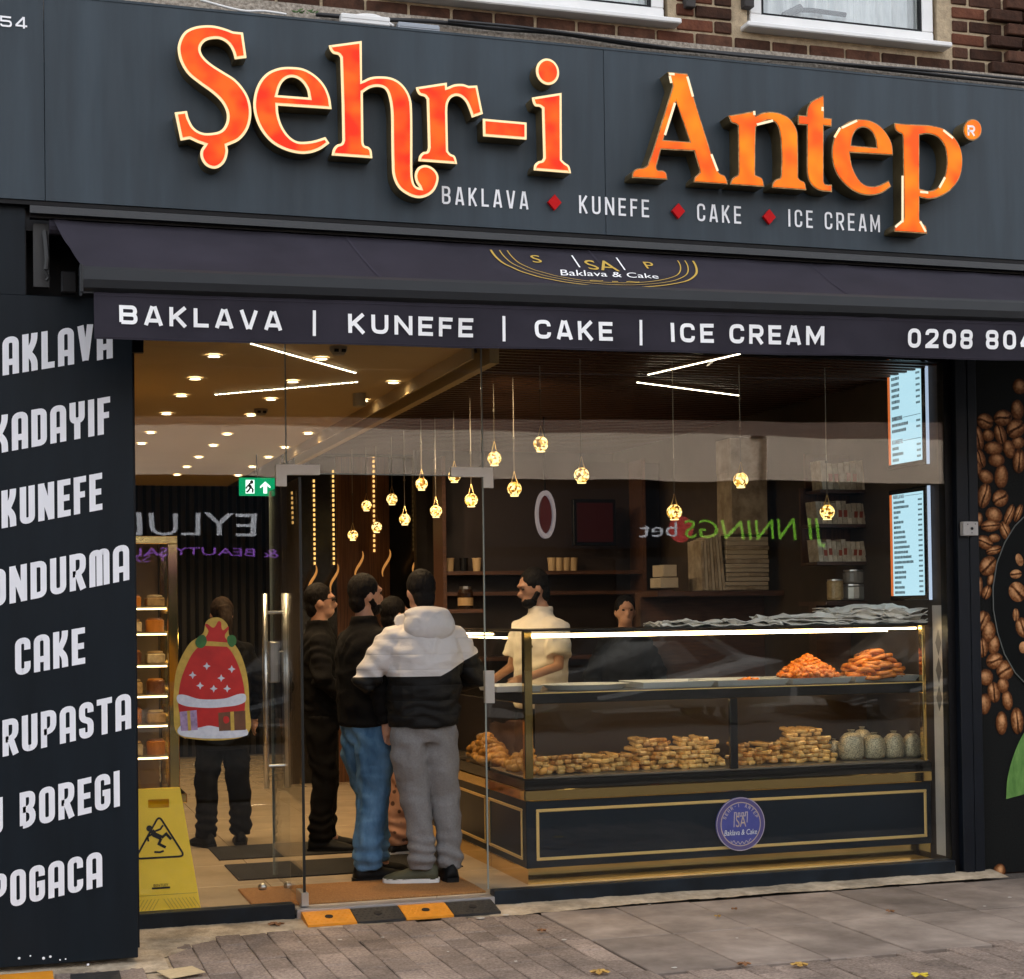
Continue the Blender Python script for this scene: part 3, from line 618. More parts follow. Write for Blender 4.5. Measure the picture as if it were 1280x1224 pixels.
# paint flecks near the foot
for a, b, r in ((24,1198,.006),(54.5,1198,.007),(63,1196,.006),(110,1206,.006),(38,1195,.004),(75,1200,.004),(82,1199,.004)):
    p = PY(a, b, PNY-.002); f = MB(); f.lathe([(r,0),(r*.6,.001)], n=7); me = f.mesh('paint_fleck'); me.transform(Matrix.Translation(p) @ Matrix.Rotation(rad(90),4,'X')); kid(link('paint_fleck', me, M_white), panel)
# soffit and closing boards above the glass
f = MB(); f.box(.15, 7.2, -.84, .3, 3.40, 3.46); f.box(.66, 7.2, .03, .1, 3.1, 3.4); f.box(.10,.15,-.84,-.3,3.1,FZ0); f.box(.15,.70,-.56,-.52,2.9,3.40); f.box(.15,7.2,-.80,-.78,3.46,4.2)
tag(f.build('soffit', M_black), kind='structure')

# ================================================================== AWNING
awn = thing('awning', 'dark charcoal fabric awning partly wound out over the shop window', 'awning', (2.7, -1.1, 3.2))
M_fab = mat('awning_fabric', (.026,.023,.032), .85, spec=.2, vary=.22, vscale=3, bump=.12, bscale=400, detail=8)
M_bar = mat('awning_bar', (.008,.010,.013), .42, spec=.35, rvary=.1, vscale=5)
AX1 = 7.0
tilt = lambda x: .013*(x-.4)
f = MB(); f.box(.165, AX1, -.99, -.955, 3.448, 3.482); kid(f.build('cassette_lip', mat('lip_metal', (.022,.026,.03), .4)), awn)
f = MB(); f.box(.165, AX1, -.955, -.905, 3.435, 3.46); kid(f.build('cassette_cover', M_black), awn)
f = MB(); f.tube([(.25,-.93,3.40), (AX1,-.93,3.40)], .035, 12); kid(f.build('fabric_roll', M_fab), awn)
# sloping fabric with slight sag
TOPL, FRL = Vector((.268,-.955,3.425)), Vector((.385,-1.345,3.125))
def fab(u, v):
    x0 = TOPL.x+(FRL.x-TOPL.x)*v; x = x0+(AX1-x0)*u
    y = TOPL.y+(FRL.y-TOPL.y)*v; z = TOPL.z+(FRL.z-TOPL.z+tilt(x))*v
    s = sin(pi*v)*(-.014+.012*noise.noise(Vector((x*1.3, v*2, 0)))+.004*noise.noise(Vector((x*4+v*6, v*2, 2)))) + .010*(1-v)**2*noise.noise(Vector((x*5, v*3, 4)))
    return Vector((x, y+s*.3, z+s))
vs = [fab(i/140, j/14) for i in range(141) for j in range(15)]
f = MB(); f.add(vs, [(i*15+j, i*15+j+1, (i+1)*15+j+1, (i+1)*15+j) for i in range(140) for j in range(14)]); cloth = f.build('fabric', M_fab, smooth=True); kid(cloth, awn)
f = MB(); pr = [(-.0,.055),(.02,.06),(.035,.045),(.04,0),(.035,-.035),(.015,-.05),(-.02,-.05),(-.03,0),(-.025,.04)]
for xx in (.375, AX1): f.v += [(xx, -1.36-a, 3.075+b_+tilt(xx)) for a, b_ in pr]
n9 = len(pr); f.f += [(k, (k+1) % n9, n9+(k+1) % n9, n9+k) for k in range(n9)] + [tuple(range(n9)), tuple(range(n9, 2*n9))[::-1]]
recalc_me = recalc(f.mesh('front_bar')); kid(link('front_bar', recalc_me, M_bar), awn)
f = MB(); f.bev(.36,.375,-1.405,-1.32,3.015,3.14,.004); kid(f.build('end_cap', M_bar), awn)
def vz(u, v):
    x = .42+(AX1-.42)*u; zt_ = 3.035+tilt(x); zb_ = 2.818+tilt(x)*1.12
    w_ = .010*v*noise.noise(Vector((x*2.6, 0, v*.6)))+.003*v*sin(x*7)+.003*noise.noise(Vector((x*9, 3, v*2)))
    return Vector((x, -1.372+w_*2, zt_+(zb_-zt_)*v+.006*v*noise.noise(Vector((x*1.1,7,0)))))
vs = [vz(i/160, j/6) for i in range(161) for j in range(7)]
f = MB(); f.add(vs, [(i*7+j, i*7+j+1, (i+1)*7+j+1, (i+1)*7+j) for i in range(160) for j in range(6)]); val = f.build('valance', M_fab, smooth=True); kid(val, awn)
for va in (.10, .94):
    hv = []
    for i in range(161): hv += [vz(i/160, va)+Vector((0,-.0025,0)), vz(i/160, va+.018)+Vector((0,-.0025,0))]
    f = MB(); f.add(hv, [(2*i, 2*i+1, 2*i+3, 2*i+2) for i in range(160)]); kid(f.build('stitched_hem', mat('hem_thread', (.040,.036,.048), .9, spec=.1)), val)
for xs_ in (1.62, 2.86, 4.10):
    hv = []
    for j in range(15): hv += [fab((xs_-TOPL.x)/(AX1-TOPL.x), j/14)+Vector((0,-.002,.002)), fab((xs_+.012-TOPL.x)/(AX1-TOPL.x), j/14)+Vector((0,-.002,.002))]
    f = MB(); f.add(hv, [(2*j, 2*j+1, 2*j+3, 2*j+2) for j in range(14)]); kid(f.build('fabric_seam', mat('hem_thread', ())), cloth)
def on_valance(me):
    return warp(me, lambda q: Vector((q.x, vz((q.x-.42)/(AX1-.42), max(0, min(1, (3.035+tilt(q.x)-q.z)/.217))).y - .004 + (q.y+1.377), q.z)))
M_print = mat('printed_white', (.92,.92,.92), .6)
def vword(s, bl, br, h):
    O, E_ = PY(*bl, -1.377), PY(*br, -1.377); hm = PY(bl[0], bl[1]-h, -1.377).z-O.z
    mb_ = letters(s, O, E_-O, Vector((0,0,hm)), hm, .78, .20, 0, gap=.36)
    me = on_valance(mb_.mesh('printed_lettering')); kid(link('printed_lettering', me, M_print), val)
for s, bl, br in (('BAKLAVA',(149,405.5),(353,412.9)), ('KUNEFE',(435,416.5),(592,421.5)), ('CAKE',(668,423.8),(766,426.3)), ('ICE',(838,427.7),(892,428.9)), ('CREAM',(912,429.2),(1031,431.5)), ('0208',(1136,434.3),(1217,436)), ('804',(1233,436.4),(1291,437.6))):
    vword(s, bl, br, 24)
for a, b in ((393,420),(630,427),(801,432)):
    p = PY(a, b, -1.377); q = PY(a, b-32, -1.377); f = MB(); f.quad(p-Vector((.007,0,0)), p+Vector((.007,0,0)), q+Vector((.007,0,0)), q-Vector((.007,0,0))); me = on_valance(f.mesh('printed_bar')); kid(link('printed_bar', me, M_print), val)
# round emblem printed on the sloping fabric
LC = PY(742, 318, -1.0).x
def onf(x, s):                                        # s metres down the slope
    u = v = s/.49; v = max(0, min(1, v)); x0 = TOPL.x+(FRL.x-TOPL.x)*v
    return fab((x-x0)/(AX1-x0), v) + Vector((0,-.003,.0035))
M_pgold = mat('printed_gold', (.55,.36,.06), .5)
for R_, t_ in ((.54,.011),(.495,.006),(.455,.006)):
    f = MB(); pts = []
    for k in range(0, 61):
        a = pi+pi*k/60; pts.append((cos(a), -sin(a)))
    vs = []
    for cx_, sy_ in pts: vs += [onf(LC+cx_*(R_+t_/2), .055+max(0,sy_)*(R_+t_/2)*.755), onf(LC+cx_*(R_-t_/2), .055+max(0,sy_)*(R_-t_/2)*.755)]
    f.add(vs, [(2*k, 2*k+1, 2*k+3, 2*k+2) for k in range(60)]); kid(f.build('printed_ring', M_pgold), cloth)
def flat_text(s, x0, x1, s0, h, mt_, shear=0, arc=0):
    me = fit_text('printed_lettering', s, (x0,0,0), (x1-x0,0,0), (0,h,0), shear=shear)
    warp(me, lambda q: onf(q.x, s0-q.y + arc*((q.x-(x0+x1)/2)**2))); kid(link('printed_lettering', me, mt_), cloth)
flat_text('Baklava & Cake', LC-.25, LC+.27, .315, .075, M_print, .3)
flat_text('SA', LC-.075, LC+.085, .225, .12, M_pgold); flat_text('S', LC-.35, LC-.30, .16, .07, M_pgold); flat_text('P', LC+.25, LC+.30, .16, .07, M_pgold)
flat_text('~ - ~', LC-.12, LC+.14, .40, .03, M_pgold)
for sx in (-1, 1):
    f = MB(); f.add([onf(LC+sx*.115, .06), onf(LC+sx*.123, .06), onf(LC+sx*.123, .2), onf(LC+sx*.115, .2)], [(0,1,2,3)]); kid(f.build('printed_tower', M_print), cloth)
# arm bracket at the left end
f = MB(); f.box(.18,.25,-.90,-.86,3.13,3.42); f.tube([(.23,-.93,3.38),(.24,-.95,3.25),(.235,-.95,3.20)], .012, 8); f.tube([(.225,-.95,3.20),(.245,-.95,3.165),(.235,-.95,3.15)], .008, 6)
kid(f.build('wall_bracket', mat('bracket_metal', (.015,.015,.015), .5)), awn)
f = MB(); f.tube([(.33,-.90,3.17),(1.5,-1.10,3.15),(.55,-1.33,3.08)], .024, 8); f.bev(.30,.37,-.95,-.88,3.10,3.20,.006); kid(f.build('folding_arm', M_black), awn)

# ================================================================== SHOP FRONT: plinth, panes, fittings
front = thing('glass_shopfront', 'frameless glass shop front on a low dark navy plinth', 'shop front', (2.6, 0, 0))
f = MB(); f.bev(.64, 1.50, -.05, .04, -.03, .088, .004); kid(f.build('plinth', M_navy), front)
f = MB(); f.bev(2.60, 5.50, -.05, .04, -.03, .084, .004); kid(f.build('plinth', M_navy), front)
f = MB(); f.box(1.50, 1.56, -.035, .03, -.03, .03); kid(f.build('plinth_end', M_navy), front)
f = MB(); f.bev(1.51, 2.60, -.055, .045, .0, .056, .003); kid(f.build('threshold', mat('threshold_aluminium', (.55,.55,.57), .35, .8, bump=.1, bscale=100)), front)
for x0, x1, z0, z1 in ((.66, 1.486, .088, 3.1), (1.489, 2.574, 2.372, 3.1), (2.584, 5.50, .084, 3.1)):
    f = MB(); f.box(x0, x1, -.005, .005, z0, z1); kid(f.build('glass_pane', M_glass), front)
for x, z0, z1 in ((1.4875, 2.4, 3.1), (2.579, .09, 3.1)):
    f = MB(); f.box(x-.003, x+.003, -.005, .007, z0, z1); kid(f.build('glass_edge', mat('glass_edge', (.22,.25,.23), .3)), front)
f = MB(); f.box(1.489, 2.574, -.0045, .0045, 2.366, 2.371); kid(f.build('glass_edge', mat('glass_edge', ())), front)
M_patch = mat('satin_steel', (.50,.48,.44), .38, .75, bump=.05, bscale=60)
def patch(pxs, Y=-.016):
    pts = [PY(a, b, Y) for a, b in pxs]; f = MB(); f.prism(pts, (0,.034,0)); me = recalc(f.mesh('patch_fitting')); kid(link('patch_fitting', me, M_patch), front)
patch([(345,580.5),(400,581),(400,593.5),(358.5,593.5),(358.5,608),(345.3,607.6)])
patch([(564,583.8),(616,584.5),(617,610),(604.5,609.6),(604,596.5),(564,596)])
patch([(606.5,838.5),(618,838.5),(618.5,879),(607,879)])
# right jamb, pillar
pil = thing('shop_pillar', 'narrow dark navy pillar between the window and coffee bean poster', 'pillar', (5.62, 0, 0))
f = MB(); f.box(5.50, 5.552, -.012, .055, -.02, 3.3); kid(f.build('jamb', M_black), pil)
f = MB(); f.bev(5.552, 5.632, -.06, .05, -.02, 3.3, .004); f.bev(5.636, 5.70, -.06, .05, -.02, 3.3, .004); f.box(5.63, 5.64, -.05, .05, -.02, 3.3); kid(f.build('casing', mat('pillar_paint', (.004,.006,.010), .45, spec=.2, vary=.2, vscale=6, rvary=.1)), pil)
f = MB(); f.box(5.70, 5.713, -.03, .05, -.02, 3.3); kid(f.build('edge_trim', M_black), pil)
box = thing('control_box', 'small white square control box fixed on the navy pillar', 'box', PY(1209, 661, -.06))
p, q = PY(1200, 670, -.062), PY(1218.5, 652.5, -.062)
f = MB(); f.bev(p.x, q.x, -.10, -.061, p.z, q.z, .004); kid(f.build('casing', mat('grey_plastic', (.42,.40,.38), .5, vary=.08, vscale=30)), box)
cx, cz = (p.x+q.x)/2, (p.z+q.z)/2
f = MB(); f.lathe([(.009,0),(.009,.003)], n=10); me = f.mesh('switch'); me.transform(Matrix.Translation((cx+.006,-.101,cz)) @ Matrix.Rotation(rad(90),4,'X')); kid(link('switch', me, M_black), box)
for dx, dz in ((-.022,.026),(.03,.028),(.006,-.026)):
    f = MB(); f.box(cx+dx-.003, cx+dx+.003, -.102, -.1, cz+dz-.003, cz+dz+.003); kid(f.build('screw', M_black), box)

# coffee bean poster, flat print on a board
pos = thing('coffee_poster', 'tall dark poster of scattered roasted coffee beans and a cup', 'poster', (6.2, .0, 0))
PYY = .0
f = MB(); f.box(5.713, 7.2, PYY, PYY+.04, -.02, 3.4); kid(f.build('poster_board', mat('stone_print', (.0022,.0024,.0026), .6, col2=(.016,.017,.016), vscale=150, spec=.06, detail=3)), pos)
def bean_mat(k, c1, c2):
    M = bpy.data.materials.new('bean_print'); M.use_nodes = True; N = M.node_tree.nodes; L = M.node_tree.links; b = N['Principled BSDF']; b.inputs['Roughness'].default_value = .6; b.inputs['Specular IOR Level'].default_value = .08
    at = N.new('ShaderNodeAttribute'); at.attribute_name = 'shade'; rpn = N.new('ShaderNodeValToRGB')
    e = rpn.color_ramp.elements; e[0].position = 0; e[0].color = (.008,.003,.001,1); e[1].position = 1; e[1].color = (*c2,1)
    e2 = e.new(.45); e2.color = (*c1,1)
    tc = N.new('ShaderNodeTexCoord'); nz = N.new('ShaderNodeTexNoise'); nz.inputs['Scale'].default_value = 60; nz.inputs['Detail'].default_value = 6; L.new(tc.outputs['Object'], nz.inputs['Vector'])
    mm = N.new('ShaderNodeMath'); mm.operation = 'MULTIPLY_ADD'; mm.inputs[1].default_value = .7; L.new(nz.outputs['Fac'], mm.inputs[0])
    sb = N.new('ShaderNodeMath'); sb.operation = 'SUBTRACT'; sb.inputs[1].default_value = .35; L.new(at.outputs['Fac'], sb.inputs[0]); L.new(sb.outputs[0], mm.inputs[2])
    L.new(mm.outputs[0], rpn.inputs['Fac']); L.new(rpn.outputs['Color'], b.inputs['Base Color']); return M
M_bean = bean_mat(0, (.17,.058,.017), (.66,.34,.15))
bk = 0
def bean(px, py, rx, ry, ang, crease=True):
    global bk
    rx, ry = rx*1.1, ry*1.1
    O = PY(px, py, PYY); sx = (PY(px+1, py, PYY)-O).x; a = rad(-ang); vs = []; sh = []; n = 22; R = [0, .2, .4, .6, .8, 1]
    lx, ly = random.uniform(-.35,.1), random.uniform(.2,.5); bend = random.uniform(-.15,.15); long_v = ry > rx
    vert = [(0.,0.)] + [(r*cos(2*pi*k/n), r*sin(2*pi*k/n)) for r in R[1:] for k in range(n)]
    for u, v in vert:
        x, y = u*rx, v*ry; X = x*cos(a)-y*sin(a); Y = x*sin(a)+y*cos(a); d = math.hypot(u, v)
        vs.append((O.x+X*sx, PYY-.0015-.003*(1-d*d)-.0004*(bk % 5), O.z+Y*sx))
        s = .62-.5*d**3+.45*max(0, 1-1.6*math.hypot(u-lx, v-ly))
        if crease:
            t = (u if long_v else v) - bend*math.sin(3*(v if long_v else u))
            s -= .75*max(0, 1-abs(t)/.17) ; s += .22*max(0, 1-abs(abs(t)-.25)/.14)
        sh.append(max(0, min(1, s)))
    fs = [(0, 1+k, 1+(k+1) % n) for k in range(n)] + [(1+r*n+k, 1+(r+1)*n+k, 1+(r+1)*n+(k+1) % n, 1+r*n+(k+1) % n) for r in range(len(R)-2) for k in range(n)]
    f = MB(); f.add(vs, fs); me = f.mesh('coffee_bean'); at = me.attributes.new('shade', 'FLOAT', 'POINT')
    for i, s in enumerate(sh): at.data[i].value = s
    kid(link('coffee_bean', me, M_bean, None, True), pos); bk += 1
Z = lambda x, y: (1200+x/4.08, 460+y/4.08)
Z2 = lambda x, y: (1160+x/1.8, 440+y/1.8)
# the dark cup with its pale rim
cup = [Z2(x, y) for x, y in ((225,362),(195,392),(172,430),(155,475),(146,530),(147,580),(156,630),(172,680),(196,722),(225,752))]
f = MB(); cp = [PY(a, b, PYY-.004) for a, b in [(q.x, q.y) for q in spline_pts([(a, b) for a, b in cup]+[(1330,860,1),(1330,640,1)])]]; 
me = fill_mesh('printed_cup', [[Vector((q.x, q.z)) for q in cp]], 0, PYY-.0035)
BEANS = [(303,95,32,32,0,0),(292,215,30,42,0,0),(128,273,38,33,10,1),(218,255,43,33,-10,1),(283,310,45,38,-35,1),(90,360,28,52,-10,1),(143,345,28,25,0,0),(205,340,28,42,-20,1),(170,410,45,28,0,0),(250,415,28,38,-15,0),(295,382,32,25,-10,0),(100,460,25,42,-25,1),(185,470,38,28,0,0),(300,475,30,50,5,1),(85,510,22,32,0,1),(132,555,35,28,20,0),(210,555,32,48,5,0),(122,652,32,52,15,1),(205,665,38,35,-30,1),(172,750,40,32,15,0),(90,775,22,32,20,0),(250,752,20,48,25,1),(297,740,16,40,25,1),(175,868,28,18,0,0),(155,805,45,25,-5,1),(230,830,25,40,-20,1),(125,890,40,28,20,1),(172,930,38,18,-15,1),(143,1010,45,38,-40,1),(92,1120,20,45,10,1),(155,1080,16,25,20,0),(135,1145,22,30,30,1)]
for x, y, a, b, an, cr in BEANS: bean(*Z(x, y), a/4.08, b/4.08, an, cr)
for x, y, a, b, an, cr in ((122,605,16,19,30,1),(136,630,14,20,10,0),(122,665,12,18,0,1),(148,660,12,18,10,0),(150,695,18,15,-10,1),(130,732,15,15,0,0),(173,716,18,18,-30,1),(168,750,12,14,0,0),(148,766,13,19,-10,1),(127,792,13,19,5,0),(178,784,11,18,-10,0),(165,835,12,21,0,0),(200,830,13,24,-5,1),(160,1170,13,15,20,0)): bean(*Z2(x, y), a/1.8, b/1.8, an, cr)
kid(link('printed_cup', me, mat('cup_print', (.003,.004,.004), .5, spec=.08, vary=.3, vscale=6)), pos)
f = MB(); f.tube([PY(a, b, PYY-.006) for a, b in cup], .004, 5); kid(f.build('printed_cup_rim', mat('rim_print', (.10,.11,.10), .5)), pos)
bk = 0
for x, y, a, b, an, cr in ((205,468,13,20,-20,0),(197,500,18,12,-5,1),(200,540,22,24,-40,1),(197,592,8,14,0,1),(212,620,15,20,-20,1),(214,665,16,18,0,0)):
    bean(*Z2(x, y), a/1.8, b/1.8, an, cr)
_rb = random.Random(5); _done = []
while len(_done) < 60:                                # the print carries on past the edge of the photograph
    q_ = (_rb.uniform(1300,1520), _rb.uniform(500,920))
    if all(math.hypot(q_[0]-d_[0], q_[1]-d_[1]) > 17 for d_ in _done): _done.append(q_); bean(q_[0], q_[1], _rb.uniform(8,10.5), _rb.uniform(7,9), _rb.uniform(0,180), _rb.random() < .65)
lf = [(1257,999,1),(1259,972),(1268,940),(1282,912),(1310,880),(1330,900,1),(1320,960),(1290,988)]
me = fill_mesh('printed_leaf', [[Vector((q.x, q.z)) for q in (PY(v.x, v.y, PYY) for v in spline_pts(lf))]], 0, PYY-.005)
kid(link('printed_leaf', me, mat('leaf_print', (.05,.16,.02), .5, col2=(.14,.30,.06), vscale=9, stretch=(3,1,1))), pos)

# glass door leaf, swung inward
DX = 1.562
door = thing('glass_door', 'frameless glass door standing open with tall steel pull handle', 'door', (DX, .02, .06))
f = MB(); f.box(DX-.006, DX+.006, .02, 1.0, .085, 2.35); kid(f.build('door_pane', M_glass), door)
f = MB(); f.box(DX-.007, DX+.007, .012, .02, .085, 2.35); kid(f.build('door_edge', mat('door_edge_seal', (.008,.010,.009), .4)), door)
f = MB(); f.box(DX-.007, DX+.007, 1.0, 1.006, .085, 2.35); kid(f.build('door_edge', mat('glass_edge', ())), door)
f = MB(); f.bev(DX-.02, DX+.02, .0, .16, .062, .135, .003); kid(f.build('pivot_clamp', M_patch), door)
hz0, hz1 = PY(352, 985, .86).z, PY(352, 742, .86).z
for sx in (-1, 1):
    f = MB(); f.tube([(DX+sx*.062, .86, hz0), (DX+sx*.062, .86, hz1)], .0165, 14); h_ = f.build('pull_handle', M_chrome, smooth=True); kid(h_, door)
    for zz in (hz0+.13, hz1-.11):
        f = MB(); f.tube([(DX, .86, zz), (DX+sx*.062, .86, zz)], .010, 10); kid(f.build('standoff', M_chrome), h_)
f = MB(); f.bev(DX-.03, DX+.03, .90, .985, 1.22, 1.46, .006); f.tube([(DX+.03,.94,1.40),(DX+.055,.94,1.40),(DX+.055,.94,1.28)], .009, 8); kid(f.build('lock_case', mat('lock_steel', (.35,.34,.33), .35, .8)), door)
for px_, py_ in ((328,1109),(360,1107)):
    p = PZ(px_, py_, .085); f = MB(); f.ell((p.x,p.y,.085), (.026,.026,.024), 12, 8)
    tag(f.build('door_stop', M_chrome, smooth=True), 'small domed steel door stop on the tiles, %s' % ('nearer the yellow sign' if px_ < 340 else 'nearer the open glass door'), 'door stop')

# mats
f = MB(); p = [PZ(383,1134,FZ), PZ(607,1119,FZ)]
f.bev(1.30, 2.585, .06, .66, FZ-.001, FZ+.012, .004); tag(f.build('door_mat', mat('coir', (.25,.105,.025), .95, col2=(.48,.23,.07), vscale=120, bump=1, bscale=260)), 'brown coir mat set just inside the open doorway', 'door mat')
f = MB(); f.bev(1.35, 2.72, 1.0, 1.62, FZ-.001, FZ+.009, .003); tag(f.build('floor_mat', mat('black_carpet', (.010,.009,.008), .95, vary=.3, vscale=80, bump=.6, bscale=250)), 'black carpet mat lying behind the brown doormat', 'floor mat')
f = MB(); f.bev(1.35, 2.72, 1.85, 2.45, FZ-.001, FZ+.009, .003); tag(f.build('floor_mat', mat('black_carpet', ())), 'second black carpet mat further inside the shop', 'floor mat')

# rubber ramp at the threshold
ramp = thing('threshold_ramp', 'low rubber threshold ramp of yellow and black blocks at the doorway', 'ramp', (2.05, -.15, 0))
M_ry = mat('yellow_rubber', (.72,.27,.008), .55, col2=(.60,.22,.01), vscale=18, bump=.35, bscale=60); M_rb = mat('black_rubber', (.016,.015,.015), .6, vary=.3, vscale=18, bump=.3, bscale=60)
rx0, rx1 = 1.527, 2.572
for k in range(4):
    a, b = rx0+(rx1-rx0)*k/4+.002, rx0+(rx1-rx0)*(k+1)/4-.002
    f = MB(); pr = [(-.06,0),(-.06,.046),(-.085,.046),(-.262,.012),(-.262,0)]
    f.v += [(a, y, z) for y, z in pr]+[(b, y, z) for y, z in pr]; f.f += [(0,1,2,3,4),(9,8,7,6,5)]+[(i, 5+i, 5+(i+1) % 5, (i+1) % 5) for i in range(5)]
    me = recalc(f.mesh('ramp_block')); o = link('ramp_block', me, M_ry if k % 2 == 0 else M_rb); kid(o, ramp)
    cxr = (a+b)/2; f = MB(); f.lathe([(.022,0),(.022,.004)], n=12); me = f.mesh('bolt_hole'); me.transform(Matrix.Translation((cxr,-.165,.0305)) @ Matrix.Rotation(rad(11),4,'X')); kid(link('bolt_hole', me, mat('hole_dark', (.012,.008,.005), .9)), o)
    tm = MB()
    for i in range(8):
        for j in range(5):
            if abs(i-3.5) < 1.2 and j in (2,): continue
            x = a+.02+i*(b-a-.04)/7+(.012 if j % 2 else -.004); y = -.10-.032*j; z = .046-(abs(y)-.085)*.192
            tm.add([(x-.011,y,z-.001),(x,y-.010,z-.003),(x+.011,y,z-.001),(x,y+.010,z+.001),(x,y,z+.004)], [(0,1,4),(1,2,4),(2,3,4),(3,0,4)])
    t_ = tm.build('tread_studs', M_ry if k % 2 == 0 else M_rb); kid(t_, o); tag(t_, kind='stuff')
# two ramp blocks lying at the lower left corner
for (pa, pb, mt_, lb) in (((-20,1221),(67,1221),M_ry,'yellow rubber ramp block before the slate panel at lower left'), ((88,1219),(150,1217),M_rb,'black rubber ramp block before the slate panel at lower left')):
    p, q = PZ(*pa, .03), PZ(*pb, .03); f = MB(); y0 = p.y+.02
    f.v += [(p.x,y0,0),(p.x,y0,.03),(p.x,y0-.03,.034),(p.x,y0-.3,.012),(p.x,y0-.3,0),(q.x,y0,0),(q.x,y0,.03),(q.x,y0-.03,.034),(q.x,y0-.3,.012),(q.x,y0-.3,0)]
    f.f += [(0,1,2,3,4),(9,8,7,6,5)]+[(i, 5+i, 5+(i+1) % 5, (i+1) % 5) for i in range(5)]; tag(link('ramp_block', recalc(f.mesh('ramp_block')), mt_), lb, 'ramp block')

# wet floor sign
M_yel = mat('yellow_plastic', (.95,.63,.005), .38, vary=.05, vscale=8, bump=.05, bscale=40)
pc = PZ(201, 1140, FZ); wet = thing('wet_floor_sign', 'yellow plastic slippery floor sign standing behind the glass', 'warning sign', (pc.x, .10, FZ))
HT = .64; LEAN = .13
def board(x, z): return Vector((pc.x+x, .10+LEAN*z/HT, FZ+z))
bw0, bw1 = .205, .115
bo = [(-bw0,0),(bw0,0),(bw1,HT),(-bw1,HT)]
me = fill_mesh('front_board', [[Vector(q) for q in bo], [Vector(q) for q in ((-.055,HT-.10),(.055,HT-.10),(.055,HT-.055),(-.055,HT-.055))]], .006, 0)
warp(me, lambda q: board(q.x, q.z)+Vector((0,q.y,0))); kid(link('front_board', me, M_yel), wet)
f = MB(); f.prism([board(-bw0,0)+Vector((0,.30,0)), board(bw0,0)+Vector((0,.30,0)), board(bw1,HT)+Vector((0,.02,0)), board(-bw1,HT)+Vector((0,.02,0))], (0,.01,0)); kid(link('rear_board', recalc(f.mesh('rear_board')), M_yel), wet)
def sign_strip(pts, w, name, closed=False, mt_=None):
    vs, fs = ribbon([Vector(p) for p in pts], w, closed); f = MB(); f.add([board(q.x, q.y)+Vector((0,-.0085,0)) for q in vs], fs); kid(f.build(name, mt_ or M_black), wet)
tri = rp([(-.128,.285),(.128,.285),(0,.50)], .03, True); sign_strip(tri, .010, 'triangle_border', True)
sign_strip([(-.04,.425),(-.028,.405),(.01,.385)], .026, 'falling_figure'); f = MB(); f.add([board(-.052+.016*cos(2*pi*k/12), .437+.016*sin(2*pi*k/12))+Vector((0,-.0088,0)) for k in range(12)], [tuple(range(12))]); kid(f.build('figure_head', M_black), wet)
sign_strip([(.01,.385),(.035,.405),(.06,.375)], .014, 'figure_leg'); sign_strip([(.008,.382),(-.005,.355),(.03,.335)], .014, 'figure_leg'); sign_strip([(-.03,.41),(-.062,.395),(-.058,.37)], .010, 'figure_arm'); sign_strip([(-.025,.42),(.005,.43),(.02,.45)], .010, 'figure_arm')
sign_strip([(-.03,.315),(.0,.312),(.02,.318)], .010, 'puddle_mark')
f = MB(); f.add([board(x,z)+Vector((0,-.0088,0)) for x, z in ((-.047,.125),(.047,.125),(.047,.135),(-.047,.135))], [(0,1,2,3)]); kid(f.build('maker_label', M_black), wet)
me = fit_text('maker_name', 'BENTLEY', (-.038,.138,0), (.076,0,0), (0,.013,0)); warp(me, lambda q: board(q.x, q.y)+Vector((0,-.0088,0))); kid(link('maker_name', me, M_black), wet)
for sx in (-1, 1):
    for k in range(9):
        xx = .012+k*.019; sign_strip([(sx*xx, .075), (sx*(xx+.035), .02)], .004, 'moulded_rib', False, mat('yellow_rib', (.60,.40,.006), .4))
sign_strip([(-.185,.095),(.185,.095)], .004, 'moulded_rib', False, mat('yellow_rib', ()))

# festive die-cut sticker on the left pane (a sack of presents on snow)
stk = thing('window_sticker', 'large red and white festive die-cut sticker with gold edge on glass', 'sticker', PY(268, 920, -.007))
ZS = lambda x, y: (160+x/2.6625, 720+y/2.661)
def stick(name, pts, k, mt_):
    W = [Vector((q.x, q.z)) for q in (PY(v.x, v.y, -.0072) for v in spline_pts([ZS(p[0], p[1]) + tuple(p[2:]) for p in pts]))]
    kid(link(name, fill_mesh(name, [W], 0, -.0072-.0006*k), mt_), stk)
M_sr = mat('sticker_red', (.42,.010,.010), .4, col2=(.58,.02,.015), vscale=10); M_sw = mat('sticker_white', (.70,.72,.78), .5, col2=(.55,.58,.66), vscale=40); M_sg = mat('sticker_gold', (.55,.36,.06), .4, vary=.2, vscale=25); M_sn = mat('sticker_brown', (.14,.05,.018), .5, vary=.3, vscale=15); M_sgr = mat('sticker_green', (.03,.15,.03), .5, vary=.3, vscale=25); M_sp = mat('sticker_lilac', (.36,.25,.42), .5, vary=.4, vscale=30)
stick('sticker_edge', [(165,300),(205,225),(250,190),(262,150),(300,138),(330,160),(338,200),(375,260),(398,340),(404,440),(402,520),(330,545),(210,542),(162,522),(152,440),(154,360)], 0, M_sg)
stick('red_sack', [(185,320),(225,245),(275,222),(325,232),(362,285),(386,370),(388,450),(370,505),(290,515),(200,505),(170,450),(170,380)], 1, M_sr)
stick('sack_neck', [(252,225),(268,185),(258,160),(285,172),(305,150),(315,180),(335,170),(322,200),(335,228),(295,238)], 2, M_sr)
stick('sack_cord', [(250,216,1),(335,222,1),(336,236,1),(250,232,1)], 3, M_sg)
stick('white_band', [(168,395),(240,410),(320,408),(386,392),(388,420),(320,436),(240,438),(169,424)], 2, M_sw)
